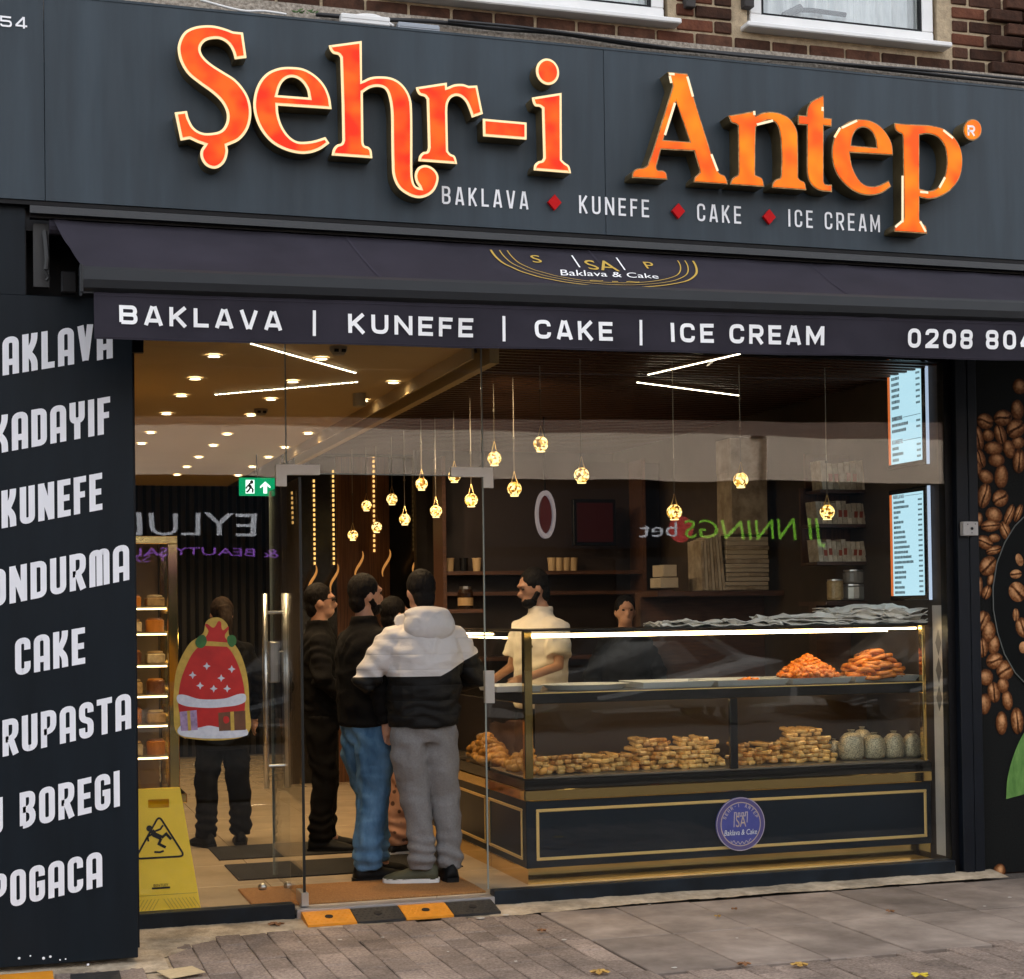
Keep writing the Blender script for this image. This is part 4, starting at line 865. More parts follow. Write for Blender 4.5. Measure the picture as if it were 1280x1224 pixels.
for q_, (xx, yy) in enumerate(((215,330),(262,300),(310,340),(345,310),(240,365),(330,375),(285,375))):
    stick('white_star', [(xx,yy-13,1),(xx+4,yy-4,1),(xx+13,yy,1),(xx+4,yy+4,1),(xx,yy+13,1),(xx-4,yy+4,1),(xx-13,yy,1),(xx-4,yy-4,1)], 3, M_sw)
stick('snow', [(165,520),(190,490),(225,505),(270,498),(330,508),(370,495),(398,515),(396,530),(330,540),(210,537)], 4, M_sw)
stick('gift_brown', [(300,455,1),(390,448,1),(392,512,1),(303,516,1)], 5, M_sn)
stick('gift_ribbon', [(340,452,1),(352,451,1),(354,514,1),(342,515,1)], 6, M_sg)
stick('gift_lilac', [(172,452,1),(228,446,1),(232,512,1),(176,516,1)], 5, M_sp); stick('gift_ribbon', [(196,449,1),(206,448,1),(210,514,1),(200,515,1)], 6, M_sg)
stick('holly', [(225,215),(248,196),(262,214),(250,238),(230,236)], 5, M_sgr); stick('holly', [(330,205),(352,198),(360,222),(342,236)], 5, M_sgr)
stick('bauble', [(318,470),(332,468),(336,484),(322,490)], 7, M_sr)

# ================================================================== INSIDE: LAMPS
M_dl = emit_mat('downlight_glow', (1,.80,.52), 14)
rows = [(1.2, [.69,1.6,2.4,3.4,4.65,5.5]), (1.81, [.65,1.6,2.46,3.37,4.65,5.54,6.6,7.6,8.5]), (2.44, [1.5,2.4,4.48,5.6,6.5,7.5,8.5])]
names_row = ['left', 'middle', 'right']
f = MB(); f.lathe([(.034,0),(.034,.004)], n=18); dl_me = f.mesh('lens'); dl_me.materials.append(M_dl)
f = MB(); f.lathe([(.034,-.001),(.036,-.005),(.046,-.004),(.048,.002)], n=18, caps=False); ring_me = f.mesh('trim_ring'); ring_me.materials.append(mat('white_trim', (.7,.66,.58), .5))
ordw = ['nearest', 'second', 'third', 'fourth', 'fifth', 'sixth', 'seventh', 'eighth', 'ninth']
for ri, (x, ys) in enumerate(rows):
    for k, y in enumerate(ys):
        t = thing('downlight', 'recessed round ceiling spotlight, %s from the window in the %s row' % (ordw[k], names_row[ri]), 'spotlight', (x, y, 3.094), group='recessed ceiling spotlights')
        link('lens', dl_me, None, t); link('trim_ring', ring_me, None, t)
        if k % 2 == 0:
            ld = bpy.data.lights.new('downlight_beam', 'SPOT'); ld.energy = 40*LAMP; ld.color = (1,.70,.38); ld.spot_size = rad(120); ld.spot_blend = .8; ld.shadow_soft_size = .05
            lo = bpy.data.objects.new('downlight_beam', ld); COL.objects.link(lo); lo.parent = t; lo.location = (0,0,-.03)
# bead LED strips on the ceiling
M_bead = emit_mat('led_bead', (1,.86,.62), 8)
def led_strip(a, b, lb, n=34, z=3.088):
    p, q = PZ(*a, z), PZ(*b, z); t = thing('led_strip', lb, 'light strip', (p+q)/2)
    d = (q-p); f = MB(); nn = Vector((-d.y, d.x, 0)).normalized()*.0065
    f.prism([p+nn+Vector((0,0,.004)), q+nn+Vector((0,0,.004)), q-nn+Vector((0,0,.004)), p-nn+Vector((0,0,.004))], (0,0,.008)); kid(link('profile', recalc(f.mesh('profile')), mat('strip_profile', (.5,.45,.36), .5)), t)
    bd = MB()
    for k in range(n):
        c0 = p+d*((k+.25)/n); c1 = p+d*((k+.75)/n); bd.prism([c0+nn*.8, c1+nn*.8, c1-nn*.8, c0-nn*.8], (0,0,.004))
    o = bd.build('led_beads', M_bead); kid(o, t); tag(o, kind='stuff')
led_strip((313,430),(445,467), 'upper of two slanting bead light strips on the beige ceiling'); led_strip((268,494),(448,478), 'lower of two slanting bead light strips on the beige ceiling')
led_strip((810,469),(925,443), 'upper thin light strip on the dark timber ceiling', 50, 3.06); led_strip((796,478.5),(924,495), 'lower thin light strip on the dark timber ceiling', 50, 3.06)
# smoke heads on the ceiling
for a, lb in (((423,436),'small white ceiling sensor close to the awning edge'), ((326,513),'small grey ceiling sensor between the spotlights')):
    p = PZ(*a, 3.09); t = thing('ceiling_sensor', lb, 'sensor', p); f = MB(); f.lathe([(.05,.01),(.05,-.01),(.03,-.035),(.0,-.035)], (p.x,p.y,p.z), 16); kid(f.build('body', mat('sensor_plastic', (.25,.2,.14), .5)), t)
    for dx in (-.02,.02): f = MB(); f.box(p.x+dx-.012, p.x+dx+.012, p.y-.052, p.y-.03, p.z-.025, p.z-.008); kid(f.build('vent', M_black), t)
p = PZ(449, 494, 3.09); f = MB(); f.lathe([(.045,.01),(.045,-.075),(.03,-.08)], p, 14); tag(f.build('ceiling_spot', mat('beige_paint', (.3,.24,.15), .5)), 'beige cylinder surface spot beside the dark ceiling slot', 'spotlight')
# linear slot with little black spots
slot = thing('ceiling_slot', 'black slot lined with small spots along the ceiling edge', 'track light', (BM_X-.06, 2, 3.13))
f = MB(); f.box(BM_X-.104, BM_X-.016, .05, 4.0, 3.128, 3.138); kid(f.build('track', M_black), slot)
for k in range(18):
    f = MB(); f.lathe([(.022,0),(.026,-.04)], (BM_X-.06, .2+k*.21, 3.125), 10); kid(f.build('spot_head', mat('spot_brown', (.10,.07,.045), .4)), slot)
    if k in (2, 6, 10, 14):
        ld = bpy.data.lights.new('track_beam', 'SPOT'); ld.energy = 30*LAMP; ld.color = (1,.74,.46); ld.spot_size = rad(75); ld.spot_blend = .7; ld.shadow_soft_size = .04
        lo = bpy.data.objects.new('track_beam', ld); COL.objects.link(lo); lo.location = (BM_X+.02, .2+k*.21, 2.96); lo.rotation_euler = (Vector((BM_X+.02,.2+k*.21,2.96))-Vector((4.6, 3.2+k*.08, 1.5))).to_track_quat('Z','Y').to_euler(); kid(lo, slot)

# pendants: mosaic glass globes on cords
def globe_mat():
    M = bpy.data.materials.new('mosaic_globe'); M.use_nodes = True; N = M.node_tree.nodes; L = M.node_tree.links; b = N['Principled BSDF']; b.inputs['Roughness'].default_value = .2; b.inputs['Base Color'].default_value = (.2,.1,.02,1)
    tc = N.new('ShaderNodeTexCoord'); v = N.new('ShaderNodeTexVoronoi'); v.inputs['Scale'].default_value = 70; oi = N.new('ShaderNodeObjectInfo'); ad = N.new('ShaderNodeVectorMath'); ad.operation = 'ADD'
    L.new(tc.outputs['Object'], ad.inputs[0]); L.new(oi.outputs['Random'], ad.inputs[1]); L.new(ad.outputs[0], v.inputs['Vector'])
    rpn = N.new('ShaderNodeValToRGB'); e = rpn.color_ramp.elements; e[0].position = .25; e[0].color = (.06,.018,.001,1); e[1].position = .75; e[1].color = (1,.76,.30,1); e2 = e.new(.45); e2.color = (.75,.36,.05,1)
    sp = N.new('ShaderNodeSeparateColor'); L.new(v.outputs['Color'], sp.inputs[0]); L.new(sp.outputs[0], rpn.inputs['Fac']); L.new(rpn.outputs['Color'], b.inputs['Emission Color']); b.inputs['Emission Strength'].default_value = 1.15*LAMP
    return M
M_globe = globe_mat(); M_cord = mat('pendant_cord', (.10,.08,.055), .5); M_cap = mat('pendant_brass', (.55,.38,.16), .3, 1)
PEN = [(441,669,12,618),(458,632,12,592),(471,659,12,612),(490,624,13,574),(506,649,13.5,600),(527,605,14.5,555),(545,639,14.5,588),(568,595,15,537),(589,625,16,566),(618,573,17,514),(643,611,17.5,548),(676,555,18.5,489),(727,594,19,526),(843,640,19,575),(926,600,19,536),(1034,640,19,578)]
R_G = .0455; GL = None
side = ['farthest', 'second farthest', 'third farthest', 'fourth farthest', 'fifth farthest', 'sixth farthest', 'seventh farthest', 'just left of the right steel door fitting', 'just below the right steel door fitting', 'just right of the right steel door fitting', 'lower one right of the door', 'highest hung', 'right of the highest', 'above the mirrored green sign', 'above the white cake boxes', 'rightmost, before the packet shelves']
f = MB(); prof = [(R_G*.55,-R_G*1.02),(R_G*.56,-R_G*.9)]+[(R_G*sin(a), -R_G*cos(a)) for a in [pi*(.2+.7*k/12) for k in range(13)]]; f.lathe(prof, n=20); GL = f.mesh('globe'); GL.materials.append(M_globe)
for p_ in GL.polygons: p_.use_smooth = True
f = MB(); f.lathe([(R_G*.58,-R_G*1.06),(R_G*.58,-R_G*.98)], n=16); GB = f.mesh('globe_base'); GB.materials.append(emit_mat('globe_base_glow', (1,.72,.3), 1.2))
for k, (a, b, dpx, top) in enumerate(PEN):
    Y = min(5.6-.12*k, max(.35, F_PX*2*.0445/dpx*.955-CAM_D-.1)); p = PY(a, b, Y); zt2 = PY(a, top, Y).z
    nm = ('small glowing mosaic globe pendant, %s from the window' % side[k]) if k < 7 else ('glowing gold mosaic globe pendant, %s' % side[k])
    t = thing('pendant_lamp', nm, 'pendant lamp', p, group='mosaic globe pendants')
    link('globe', GL, None, t); link('globe_base', GB, None, t)
    f = MB(); f.tube([(0,0,zt2-p.z), (0,0,(3.14 if p.x > BM_X else 3.1)-p.z)], .003, 5); link('cord', f.mesh('cord'), mat('thin_wire', (.36,.31,.24), .5), t)
    f = MB(); f.tube([(0,0,zt2-p.z), (0,0,R_G*2.4)], .0032, 6); f.lathe([(.009,zt2-p.z-.006),(.009,zt2-p.z+.008)], n=8); link('stem', f.mesh('stem'), M_cord, t)
    f = MB()
    for q in range(4):
        aa = q*pi/2+.5; f.tube([(0,0,R_G*2.5),(R_G*.35*cos(aa),R_G*.35*sin(aa),R_G*1.35),(R_G*.62*cos(aa),R_G*.62*sin(aa),R_G*.78)], .0022, 4)
    link('hanger', f.mesh('hanger'), M_cap, t)

# exit sign
Ye = 6.3; p0, p1 = PY(299.5, 619.5, Ye), PY(343.5, 597.5, Ye)
ex = thing('exit_sign', 'green lit exit sign with running figure and arrow', 'exit sign', ((p0.x+p1.x)/2, Ye, p0.z))
f = MB(); f.bev(p0.x, p1.x, Ye, Ye+.04, p0.z, p1.z, .004); kid(f.build('light_box', mat('exit_green', (.0,.10,.04), .4, emit=(.0,.20,.075), estr=.9)), ex)
f = MB(); f.tube([((p0.x+p1.x)/2, Ye+.02, p1.z), ((p0.x+p1.x)/2, Ye+.02, 3.1)], .006, 6); kid(f.build('hanger', M_black), ex)
M_exw = emit_mat('exit_white', (.9,1,.95), .85)
def exs(pts, name): 
    W = [Vector((q.x, q.z)) for q in (PY(a, b, Ye) for a, b in pts)]; kid(link(name, fill_mesh(name, [W], 0, Ye-.003), M_exw), ex)
exs([(307,600),(318,600),(318,617),(307,617)], 'doorway'); exs([(325,608),(331.5,602),(338,608),(338,610.5),(333.8,607.5),(333.8,617),(329.2,617),(329.2,607.5),(325,610.5)], 'arrow')
f = MB(); 
for pts, w in (([(310,606),(314,609)],.026),([(311,605),(316,603.5)],.014),([(309.5,607),(307.5,611)],.014),([(313.5,609),(316,612),(315.5,616)],.016),([(313,609.5),(310.5,613.5),(308,615.5)],.016)):
    vs, fs = ribbon([Vector((q.x, q.z)) for q in (PY(a, b, Ye) for a, b in pts)], w); f.add([(q.x, Ye-.005, q.y) for q in vs], fs)
q = PY(314.5, 602.6, Ye); f.add([(q.x+.016*cos(2*pi*k/10), Ye-.005, q.z+.016*sin(2*pi*k/10)) for k in range(10)], [tuple(range(10))])
kid(f.build('running_figure', mat('exit_dark', (0,.05,.02), .5)), ex)

# feature wall: timber and black panels, light lines, curled light tubes
fw = thing('feature_wall', 'tall dark feature wall with a brown timber panel and light lines', 'wall', (2.6, 6.4, 0))
xa, xb, xc, xd = PY(352,650,6.4).x, PY(420,650,6.4).x, PY(486,650,6.4).x, PY(553,650,6.4).x
f = MB(); f.box(xa, xb, 6.4, 6.46, FZ, 3.1); kid(f.build('black_panel', mat('gloss_black', (.008,.007,.007), .25)), fw)
f = MB(); f.box(xc, xd, 6.4, 6.46, FZ, 3.1); kid(f.build('black_panel', mat('gloss_black', ())), fw)
f = MB(); f.box(xb, xc, 6.385, 6.45, FZ, 3.1); kid(f.build('timber_panel', mat('rosewood', (.055,.020,.008), .4, col2=(.20,.085,.032), vscale=5, stretch=(16,16,.5))), fw)
M_amber = emit_mat('amber_led', (1,.55,.16), .7)
for a, y0, y1 in ((366,612,655),(393.5,597,706),(417.5,585,706),(468,560,690),(519,537,688)):
    p = PY(a, y1, 6.37); q = PY(a-1.2, y0, 6.37); f = MB(); n = int((q.z-p.z)/.045)
    for k in range(n):
        z = p.z+(q.z-p.z)*k/n; x = p.x+(q.x-p.x)*k/n; f.box(x-.008, x+.008, 6.365, 6.38, z, z+.026)
    o = f.build('light_line', M_amber); kid(o, fw); tag(o, kind='stuff')
for a, b in ((391,724),(418,722),(449,706),(483,704),(521,700)):
    Y = 6.25; pts = [PY(a+5*sin(t*4.4+.9), b-17+34*t, Y) for t in [k/12 for k in range(13)]]
    f = MB(); f.tube(pts, [.003+.010*sin(pi*k/12) for k in range(13)], 7); kid(f.build('curled_tube', mat('amber_tube', (.5,.25,.08), .3, emit=(1,.42,.10), estr=.22), smooth=True), fw)
f = MB(); f.box(xd, xd+.06, 6.3, 6.46, FZ, 3.1); kid(f.build('edge_post', mat('bronze_post', (.05,.035,.025), .4)), fw)

# ================================================================== COUNTERS
CX0, CX1, CY0, CY1 = 2.872, 5.50, .21, .95
ctr = thing('display_counter', 'long navy pastry counter with gold trim facing the window', 'display counter', (4.2, .5, FZ))
M_cnavy = mat('counter_navy', (.0035,.010,.018), .3, vary=.1, vscale=3, rvary=.05, spec=.2)
def K(mb_, name, mt_, smooth=False): o = mb_.build(name, mt_, smooth=smooth); return kid(o, ctr)
f = MB(); f.box(CX0+.012, CX1, CY0+.012, CY1, FZ, .152); K(f, 'kick_plate', M_gold)
f = MB(); f.bev(CX0, CX1, CY0, CY1, .153, .535, .003); K(f, 'base_cabinet', M_cnavy)
def frame(x0, x1, z0, z1, Y, w=.018, t=.010):
    f = MB(); f.bev(x0, x1, Y-t, Y-.0005, z1-w, z1, .003); f.bev(x0, x1, Y-t, Y-.0005, z0, z0+w, .003); f.bev(x0, x0+w, Y-t, Y-.0005, z0+w, z1-w, .003); f.bev(x1-w, x1, Y-t, Y-.0005, z0+w, z1-w, .003); return f
K(frame(2.93, 5.465, .195, .488, CY0), 'gold_moulding', M_goldm)
f = MB(); f.bev(CX0-.015, CX1, CY0-.022, CY1, .536, .60, .006); K(f, 'gold_ledge', M_gold)
f = MB(); f.bev(CX0-.012, CX1, CY0-.018, CY1, .601, .655, .004); K(f, 'ledge', mat('gloss_ledge', (.012,.011,.010), .12))
f = MB(); f.bev(CX0+.01, CX1, CY0+.012, CY1, .656, .668, .003); K(f, 'lower_deck', mat('deck_steel', (.25,.22,.18), .3, .6))
f = MB(); f.bev(CX0+.01, CX1, CY0+.012, CY1, 1.085, 1.152, .004); K(f, 'middle_shelf', mat('gloss_black', ()))
f = MB(); f.box(CX0+.05, CX1-.02, CY0+.0085, CY0+.0115, 1.144, 1.149); K(f, 'shelf_edge', M_goldm)
f = MB(); f.bev(CX0, CX1, CY0+.002, CY1, 1.500, 1.512, .002); K(f, 'top_board', mat('top_dark', (.02,.018,.016), .25))
for z0, z1 in ((.670, 1.083), (1.153, 1.498)):
    f = MB(); f.box(CX0+.052, CX1-.045, CY0+.002, CY0+.008, z0, z1); K(f, 'front_glass', M_cglass)
    f = MB(); f.box(CX0+.002, CX0+.008, CY0+.055, CY1-.02, z0, z1); K(f, 'side_glass', M_cglass)
for x in (CX0, CX1-.042):
    f = MB(); f.bev(x, x+.05 if x == CX0 else x+.025, CY0, CY0+.045, .66, 1.50, .004); K(f, 'corner_post', M_gold)
xm = PY(918, 920, CY0).x; f = MB(); f.bev(xm-.024, xm+.024, CY0+.0, CY0+.03, .668, 1.084, .003); K(f, 'mullion', mat('gloss_black', ()))
f = MB(); f.box(CX0+.3, CX1-.03, CY1-.03, CY1-.015, .67, 1.08); K(f, 'lower_back', mat('brown_back', (.045,.026,.014), .35))
M_led = emit_mat('counter_led', (1,.70,.34), 13)
for yy, zz, xs, xe in ((CY0+.05, 1.475, CX0+.07, CX1-.05), (CY0+.14, 1.462, CX0+.07, CX1-.20)):
    f = MB(); f.box(xs, xe, yy, yy+.012, zz, zz+.011); K(f, 'light_tube', M_led)
f = MB(); f.box(CX0+.09, CX1-.05, CY0+.22, CY0+.24, 1.076, 1.0845); K(f, 'light_tube', emit_mat('added_deck_led', (1,.62,.26), 9))  # added tube, set back out of sight to light the lower deck
# round emblem on the counter front
cE = PY(925, 1030, CY0-.014); emb = thing('round_emblem', 'round blue company emblem plaque on the counter front', 'emblem', cE)
def disc(r0, r1, y, name, mt_, n=48):
    f = MB()
    if r0 == 0: f.add([(cE.x+r1*cos(2*pi*k/n), y, cE.z+r1*sin(2*pi*k/n)) for k in range(n)], [tuple(range(n))])
    else:
        f.add([(cE.x+r*cos(2*pi*k/n), y, cE.z+r*sin(2*pi*k/n)) for r in (r0, r1) for k in range(n)], [(k, (k+1) % n, n+(k+1) % n, n+k) for k in range(n)])
    kid(f.build(name, mt_), emb)
RE = .158
f = MB(); f.lathe([(RE,0),(RE,.012)], n=48); me = f.mesh('plaque'); me.transform(Matrix.Translation((cE.x, CY0-.011, cE.z)) @ Matrix.Rotation(rad(90),4,'X'))
M_eb = mat('emblem_blue', (.050,.060,.30), .4, col2=(.075,.085,.36), vscale=10); kid(link('plaque', me, M_eb), emb)
ye = CY0-.0245; M_el = mat('emblem_line', (.50,.42,.50), .5); M_ew = mat('emblem_white', (.8,.8,.85), .5)
disc(RE*.965, RE*.995, ye, 'rim_line', M_el); disc(RE*.79, RE*.825, ye, 'inner_line', mat('emblem_gold', (.55,.42,.36), .5)); disc(RE*.83, RE*.96, ye+.0005, 'rim_band', mat('emblem_band', (.09,.07,.24), .4))
def etext(s, x0, x1, z, h, mt_, shear=0):
    me = fit_text('emblem_lettering', s, (cE.x+x0*RE, ye-.0005, cE.z+z*RE), ((x1-x0)*RE,0,0), (0,0,h*RE), shear=shear); kid(link('emblem_lettering', me, mt_), emb)
etext('Baklava & Cake', -.68, .66, -.40, .2, M_ew, .2); etext('SA', -.2, .22, -.1, .42, mat('emblem_gold', ()))
arc = 'SEHR-I ANTEP'
for k, ch in enumerate(arc):
    if ch == ' ': continue
    a = rad(158-(158-22)*k/(len(arc)-1)); rr = RE*.64; u = Vector((sin(a),0,-cos(a))); v = Vector((cos(a),0,sin(a))); h = RE*.13; w = RE*(.09 if ch not in 'I-' else .04)
    O = Vector((cE.x, ye-.0005, cE.z))+v*rr-u*w/2
    kid(letters(ch, O, u*w, v*h, h, .6, .17, 0).build('emblem_lettering', M_el), emb)
f = MB(); vs, fs = ribbon([Vector(q)*RE for q in ((-.28,-.1),(-.25,.44),(-.18,.44),(-.17,.3),(-.1,.3),(-.1,.42),(-.03,.42),(-.03,.3),(.05,.3),(.05,.42),(.12,.42),(.13,.3),(.19,.3),(.2,.44),(.28,.44),(.26,.05))], RE*.035); f.add([(cE.x+q.x, ye-.0004, cE.z+q.y) for q in vs], fs); kid(f.build('emblem_tower', M_el), emb)
f = MB(); vs, fs = ribbon([Vector((-.42+.84*k/24, -.60-.05*sin(k*1.3)-.1*(1-((k-12)/12)**2)))*RE for k in range(25)], RE*.025); f.add([(cE.x+q.x, ye-.0004, cE.z+q.y) for q in vs], fs); kid(f.build('emblem_flourish', M_el), emb)

# counter running back along the left end
sc = thing('side_counter', 'navy and gold pastry counter running back from the window counter', 'display counter', (3.2, 2.2, FZ))
SX0, SX1, SY0, SY1 = 2.872, 3.10, .955, 4.6
def K2(mb_, name, mt_): return kid(mb_.build(name, mt_), sc)
f = MB(); f.box(SX0+.012, SX1, SY0, SY1, FZ, .152); K2(f, 'kick_plate', M_gold)
f = MB(); f.bev(SX0, SX1, SY0, SY1, .153, .535, .003); K2(f, 'base_cabinet', M_cnavy)
f = MB(); f.bev(SX0-.015, SX1, SY0, SY1, .536, .60, .005); K2(f, 'gold_ledge', M_gold)
f = MB(); f.bev(SX0-.012, SX1, SY0, SY1, .601, .668, .003); K2(f, 'deck', mat('gloss_ledge', ()))
f = MB(); f.bev(SX0+.01, SX1, SY0, SY1, 1.085, 1.152, .004); K2(f, 'middle_shelf', mat('gloss_black', ()))
f = MB(); f.bev(SX0, SX1, SY0, SY1, 1.500, 1.512, .002); K2(f, 'top_board', mat('top_dark', ()))
for z0, z1 in ((.670, 1.083), (1.153, 1.498)):
    f = MB(); f.box(SX0+.002, SX0+.008, SY0+.03, SY1, z0, z1); K2(f, 'front_glass', M_cglass)
for zz, xx in ((1.475, SX0+.05), (1.45, SX0+.14)):
    f = MB(); f.box(xx, xx+.012, SY0+.05, SY1, zz, zz+.011); K2(f, 'light_tube', M_led)
f = MB(); f.box(SX0+.16, SX0+.17, SY0+.05, SY1, 1.077, 1.0845); K2(f, 'light_tube', emit_mat('added_deck_led', (1,.66,.28), 3))  # added tube under the shelf, lights the deck below
def sframe(y0, y1, parent):
    f = MB(); w = .018; x = SX0
    f.bev(x-.010, x-.0005, y0, y1, .47, .488, .003); f.bev(x-.010, x-.0005, y0, y1, .195, .213, .003); f.bev(x-.010, x-.0005, y0, y0+w, .213, .47, .003); f.bev(x-.010, x-.0005, y1-w, y1, .213, .47, .003); kid(f.build('gold_moulding', M_goldm), parent)
sframe(.27, .93, ctr)
for k in range(4): sframe(1.0+k*.9, 1.86+k*.9, sc)

# ---- trays and sweets on the window counter
M_tray = mat('tray_enamel', (.62,.64,.65), .3)
def tray(px0, px1, py, Y, z, lb, round_=False):
    a, b = PY(px0, py, Y), PY(px1, py, Y); x0, x1 = a.x, b.x; f = MB(); cxm, hw = (x0+x1)/2, (x1-x0)/2
    t = thing('serving_tray', lb, 'tray', (cxm, Y+.1, z))
    if round_: f.lathe([(.85,0),(1,.028),(1.02,.03),(.96,.026),(.82,.006)], (0,0,0), 28); me = f.mesh('dish'); me.transform(Matrix.Translation((0,0,0)) @ Matrix.Diagonal((hw, .20, 1, 1)))
    else:
        f.add([(-hw*.93,-.17,0),(hw*.93,-.17,0),(hw*.93,.17,0),(-hw*.93,.17,0),(-hw,-.2,.035),(hw,-.2,.035),(hw,.2,.035),(-hw,.2,.035),(-hw*.92,-.165,.006),(hw*.92,-.165,.006),(hw*.92,.165,.006),(-hw*.92,.165,.006)],
              [(3,2,1,0),(0,1,5,4),(1,2,6,5),(2,3,7,6),(3,0,4,7),(4,5,9,8),(5,6,10,9),(6,7,11,10),(7,4,8,11),(8,9,10,11)]); me = f.mesh('dish')
    link('dish', me, M_tray, t); f = MB()
    if round_: f.lathe([(hw*.8,.007),(hw*.8,.012)], n=24, sy=.2/hw)
    else: f.box(-hw*.9,hw*.9,-.16,.16,.0065,.012)
    link('paper_liner', f.mesh('paper_liner'), mat('tray_paper', (.6,.56,.48), .6), t); return t
SZ = 1.1525
tray(615, 672, 870, .42, SZ, 'white tray at the counter corner behind the gold post'); tray(686, 792, 868, .40, SZ, 'wide empty oval tray on the upper shelf by the gold post', True)
tray(796, 886, 868, .40, SZ, 'empty rectangular tray, second along the upper shelf'); tray(889, 978, 866, .40, SZ, 'nearly empty rectangular tray left of the orange pastries')
tray(982, 1056, 864, .40, SZ, 'rectangular tray under the orange syrup pastries'); tray(1060, 1140, 862, .42, SZ, 'rectangular tray under the syrup ring pastries')
def syr(nm, c, c2): return mat(nm, c, .22, col2=c2, vscale=40, bump=.3, bscale=120, rnd=.25, coat=.5)
M_or = syr('orange_syrup', (.62,.13,.01), (.85,.27,.03)); M_rg = syr('ring_syrup', (.50,.13,.018), (.72,.26,.04)); M_bk = syr('baklava_pastry', (.52,.28,.07), (.78,.52,.20)); M_bd = syr('baklava_dark', (.34,.14,.03), (.62,.34,.10)); M_ck = syr('orange_cookie', (.5,.2,.03), (.7,.36,.08))
f = MB(); f.ell((0,0,0), (.024,.016,.014), 8, 6); nug = f.mesh('syrup_pastry'); nug.materials.append(M_or)
for p_ in nug.polygons: p_.use_smooth = True
def heap(cx, cy, z0, w, d, h, n, me, name, lb, cat, grp, sc_=1):
    k = 0; tries = 0; pts = []
    while k < n and tries < n*40:
        tries += 1; u, v = random.uniform(-1,1), random.uniform(-1,.9); r = math.hypot(u, v)
        if r > 1: continue
        z = (1-r**1.15)*h
        q = Vector((cx+u*w, cy+v*d, z0+z+.012))
        if any((q-o).length < .021*sc_ for o in pts): continue
        pts.append(q); o = link(name, me); o.location = q; o.rotation_euler = (random.uniform(-.6,.6), random.uniform(-.6,.6), random.uniform(0,6.3)); s = sc_*random.uniform(.9,1.15); o.scale = (s,s,s); tag(o, lb, cat, grp); k += 1
xh = (PY(984,850,.42).x+PY(1054,850,.42).x)/2
f = MB(); f.ell((xh-.03,.46,SZ+.035), (.15,.14,.11), 14, 8); tag(f.build('syrup_pastry_mound', M_or, smooth=True), 'mound of orange syrup pastries deep under the heap', 'pastry', kind='stuff')
heap(xh-.03, .46, SZ+.035, .185, .17, .125, 120, nug, 'syrup_pastry', 'knobbly orange syrup pastry in the heap on the upper shelf', 'pastry', 'orange syrup pastries')
heap(PY(938,862,.42).x, .42, SZ+.005, .08, .08, .02, 12, nug, 'syrup_pastry', 'pale orange pastry left on the nearly empty tray', 'pastry', 'last pastries on the tray')
def torus(R_, r_, n=18, m_=8):
    f = MB(); vs = [((R_+r_*cos(2*pi*j/m_))*cos(2*pi*i/n), (R_+r_*cos(2*pi*j/m_))*sin(2*pi*i/n), r_*sin(2*pi*j/m_)) for i in range(n) for j in range(m_)]
    f.add(vs, [(i*m_+j, ((i+1) % n)*m_+j, ((i+1) % n)*m_+(j+1) % m_, i*m_+(j+1) % m_) for i in range(n) for j in range(m_)]); me = f.mesh('syrup_ring')
    for p_ in me.polygons: p_.use_smooth = True
    return me
rg = torus(.047, .015); rg.materials.append(M_rg); xr = (PY(1062,850,.42).x+PY(1136,850,.42).x)/2-.02
for lv, (n_, rad_) in enumerate(((9,.14),(9,.135),(8,.115),(7,.09),(5,.065),(3,.03))):
    for k in range(n_):
        a = 2*pi*k/n_+lv*.5; o = link('syrup_ring', rg); o.location = (xr+rad_*1.1*cos(a)+random.uniform(-.01,.01), .47+rad_*sin(a), SZ+.03+lv*.029); o.rotation_euler = (random.uniform(-.35,.35), random.uniform(-.35,.35), 0); tag(o, 'ring shaped syrup pastry in the stack at the right end', 'pastry', 'syrup ring pastries')
f = MB(); f.bev(-.022,.022,-.06,.09,-.0125,.0125,.007); bk_me = f.mesh('baklava_piece'); bk_me.materials.append(M_bk); bk2 = bk_me.copy(); bk2.materials.clear(); bk2.materials.append(M_bd)
DZ = .669
PILES = [(672,744,967,.34,4,'pile right behind the gold corner post'),(744,797,964,.34,4,'small pile second from the gold post'),(797,851,960,.36,7,'tall pile third from the gold post'),(851,909,958,.34,7,'pale pile just left of the black upright'),(926,952,956,.36,5,'narrow pile just right of the black upright'),(952,991,954,.38,5,'pile second right of the black upright'),(991,1047,953,.36,8,'big pile left of the gold bags')]
for (a, b, py, Y, nl, lb) in PILES:
    x0, x1 = PY(a, py, Y).x, PY(b, py, Y).x; n0 = max(2, int(round((x1-x0)/.047)))
    for lv in range(nl):
        nn = max(2, int(round(n0-lv*(.28 if n0 > 3 else .2)))); xs0 = (x0+x1)/2-(nn-1)*.0235
        for k in range(nn):
            o = link('baklava_piece', bk_me if ('pale' in lb or 'big' in lb or random.random() < .55) else bk2); o.location = (xs0+k*.047+random.uniform(-.004,.004)+(.010 if lv % 2 else -.008), Y+.05+lv*.020+random.uniform(-.012,.012), DZ+.013+lv*.0245); o.rotation_euler = (random.uniform(-.12,.12), random.uniform(-.14,.14), random.uniform(-.3,.3)+(random.choice((-1,1))*.8 if random.random() < .3 else 0)); s_ = random.uniform(.92,1.06); o.scale = (s_, s_, s_); tag(o, 'golden baklava piece in the %s' % lb, 'baklava', 'baklava ' + lb)
f = MB(); f.ell((0,0,0), (.03,.03,.018), 9, 6); cme = f.mesh('round_cookie'); cme.materials.append(M_ck)
for p_ in cme.polygons: p_.use_smooth = True
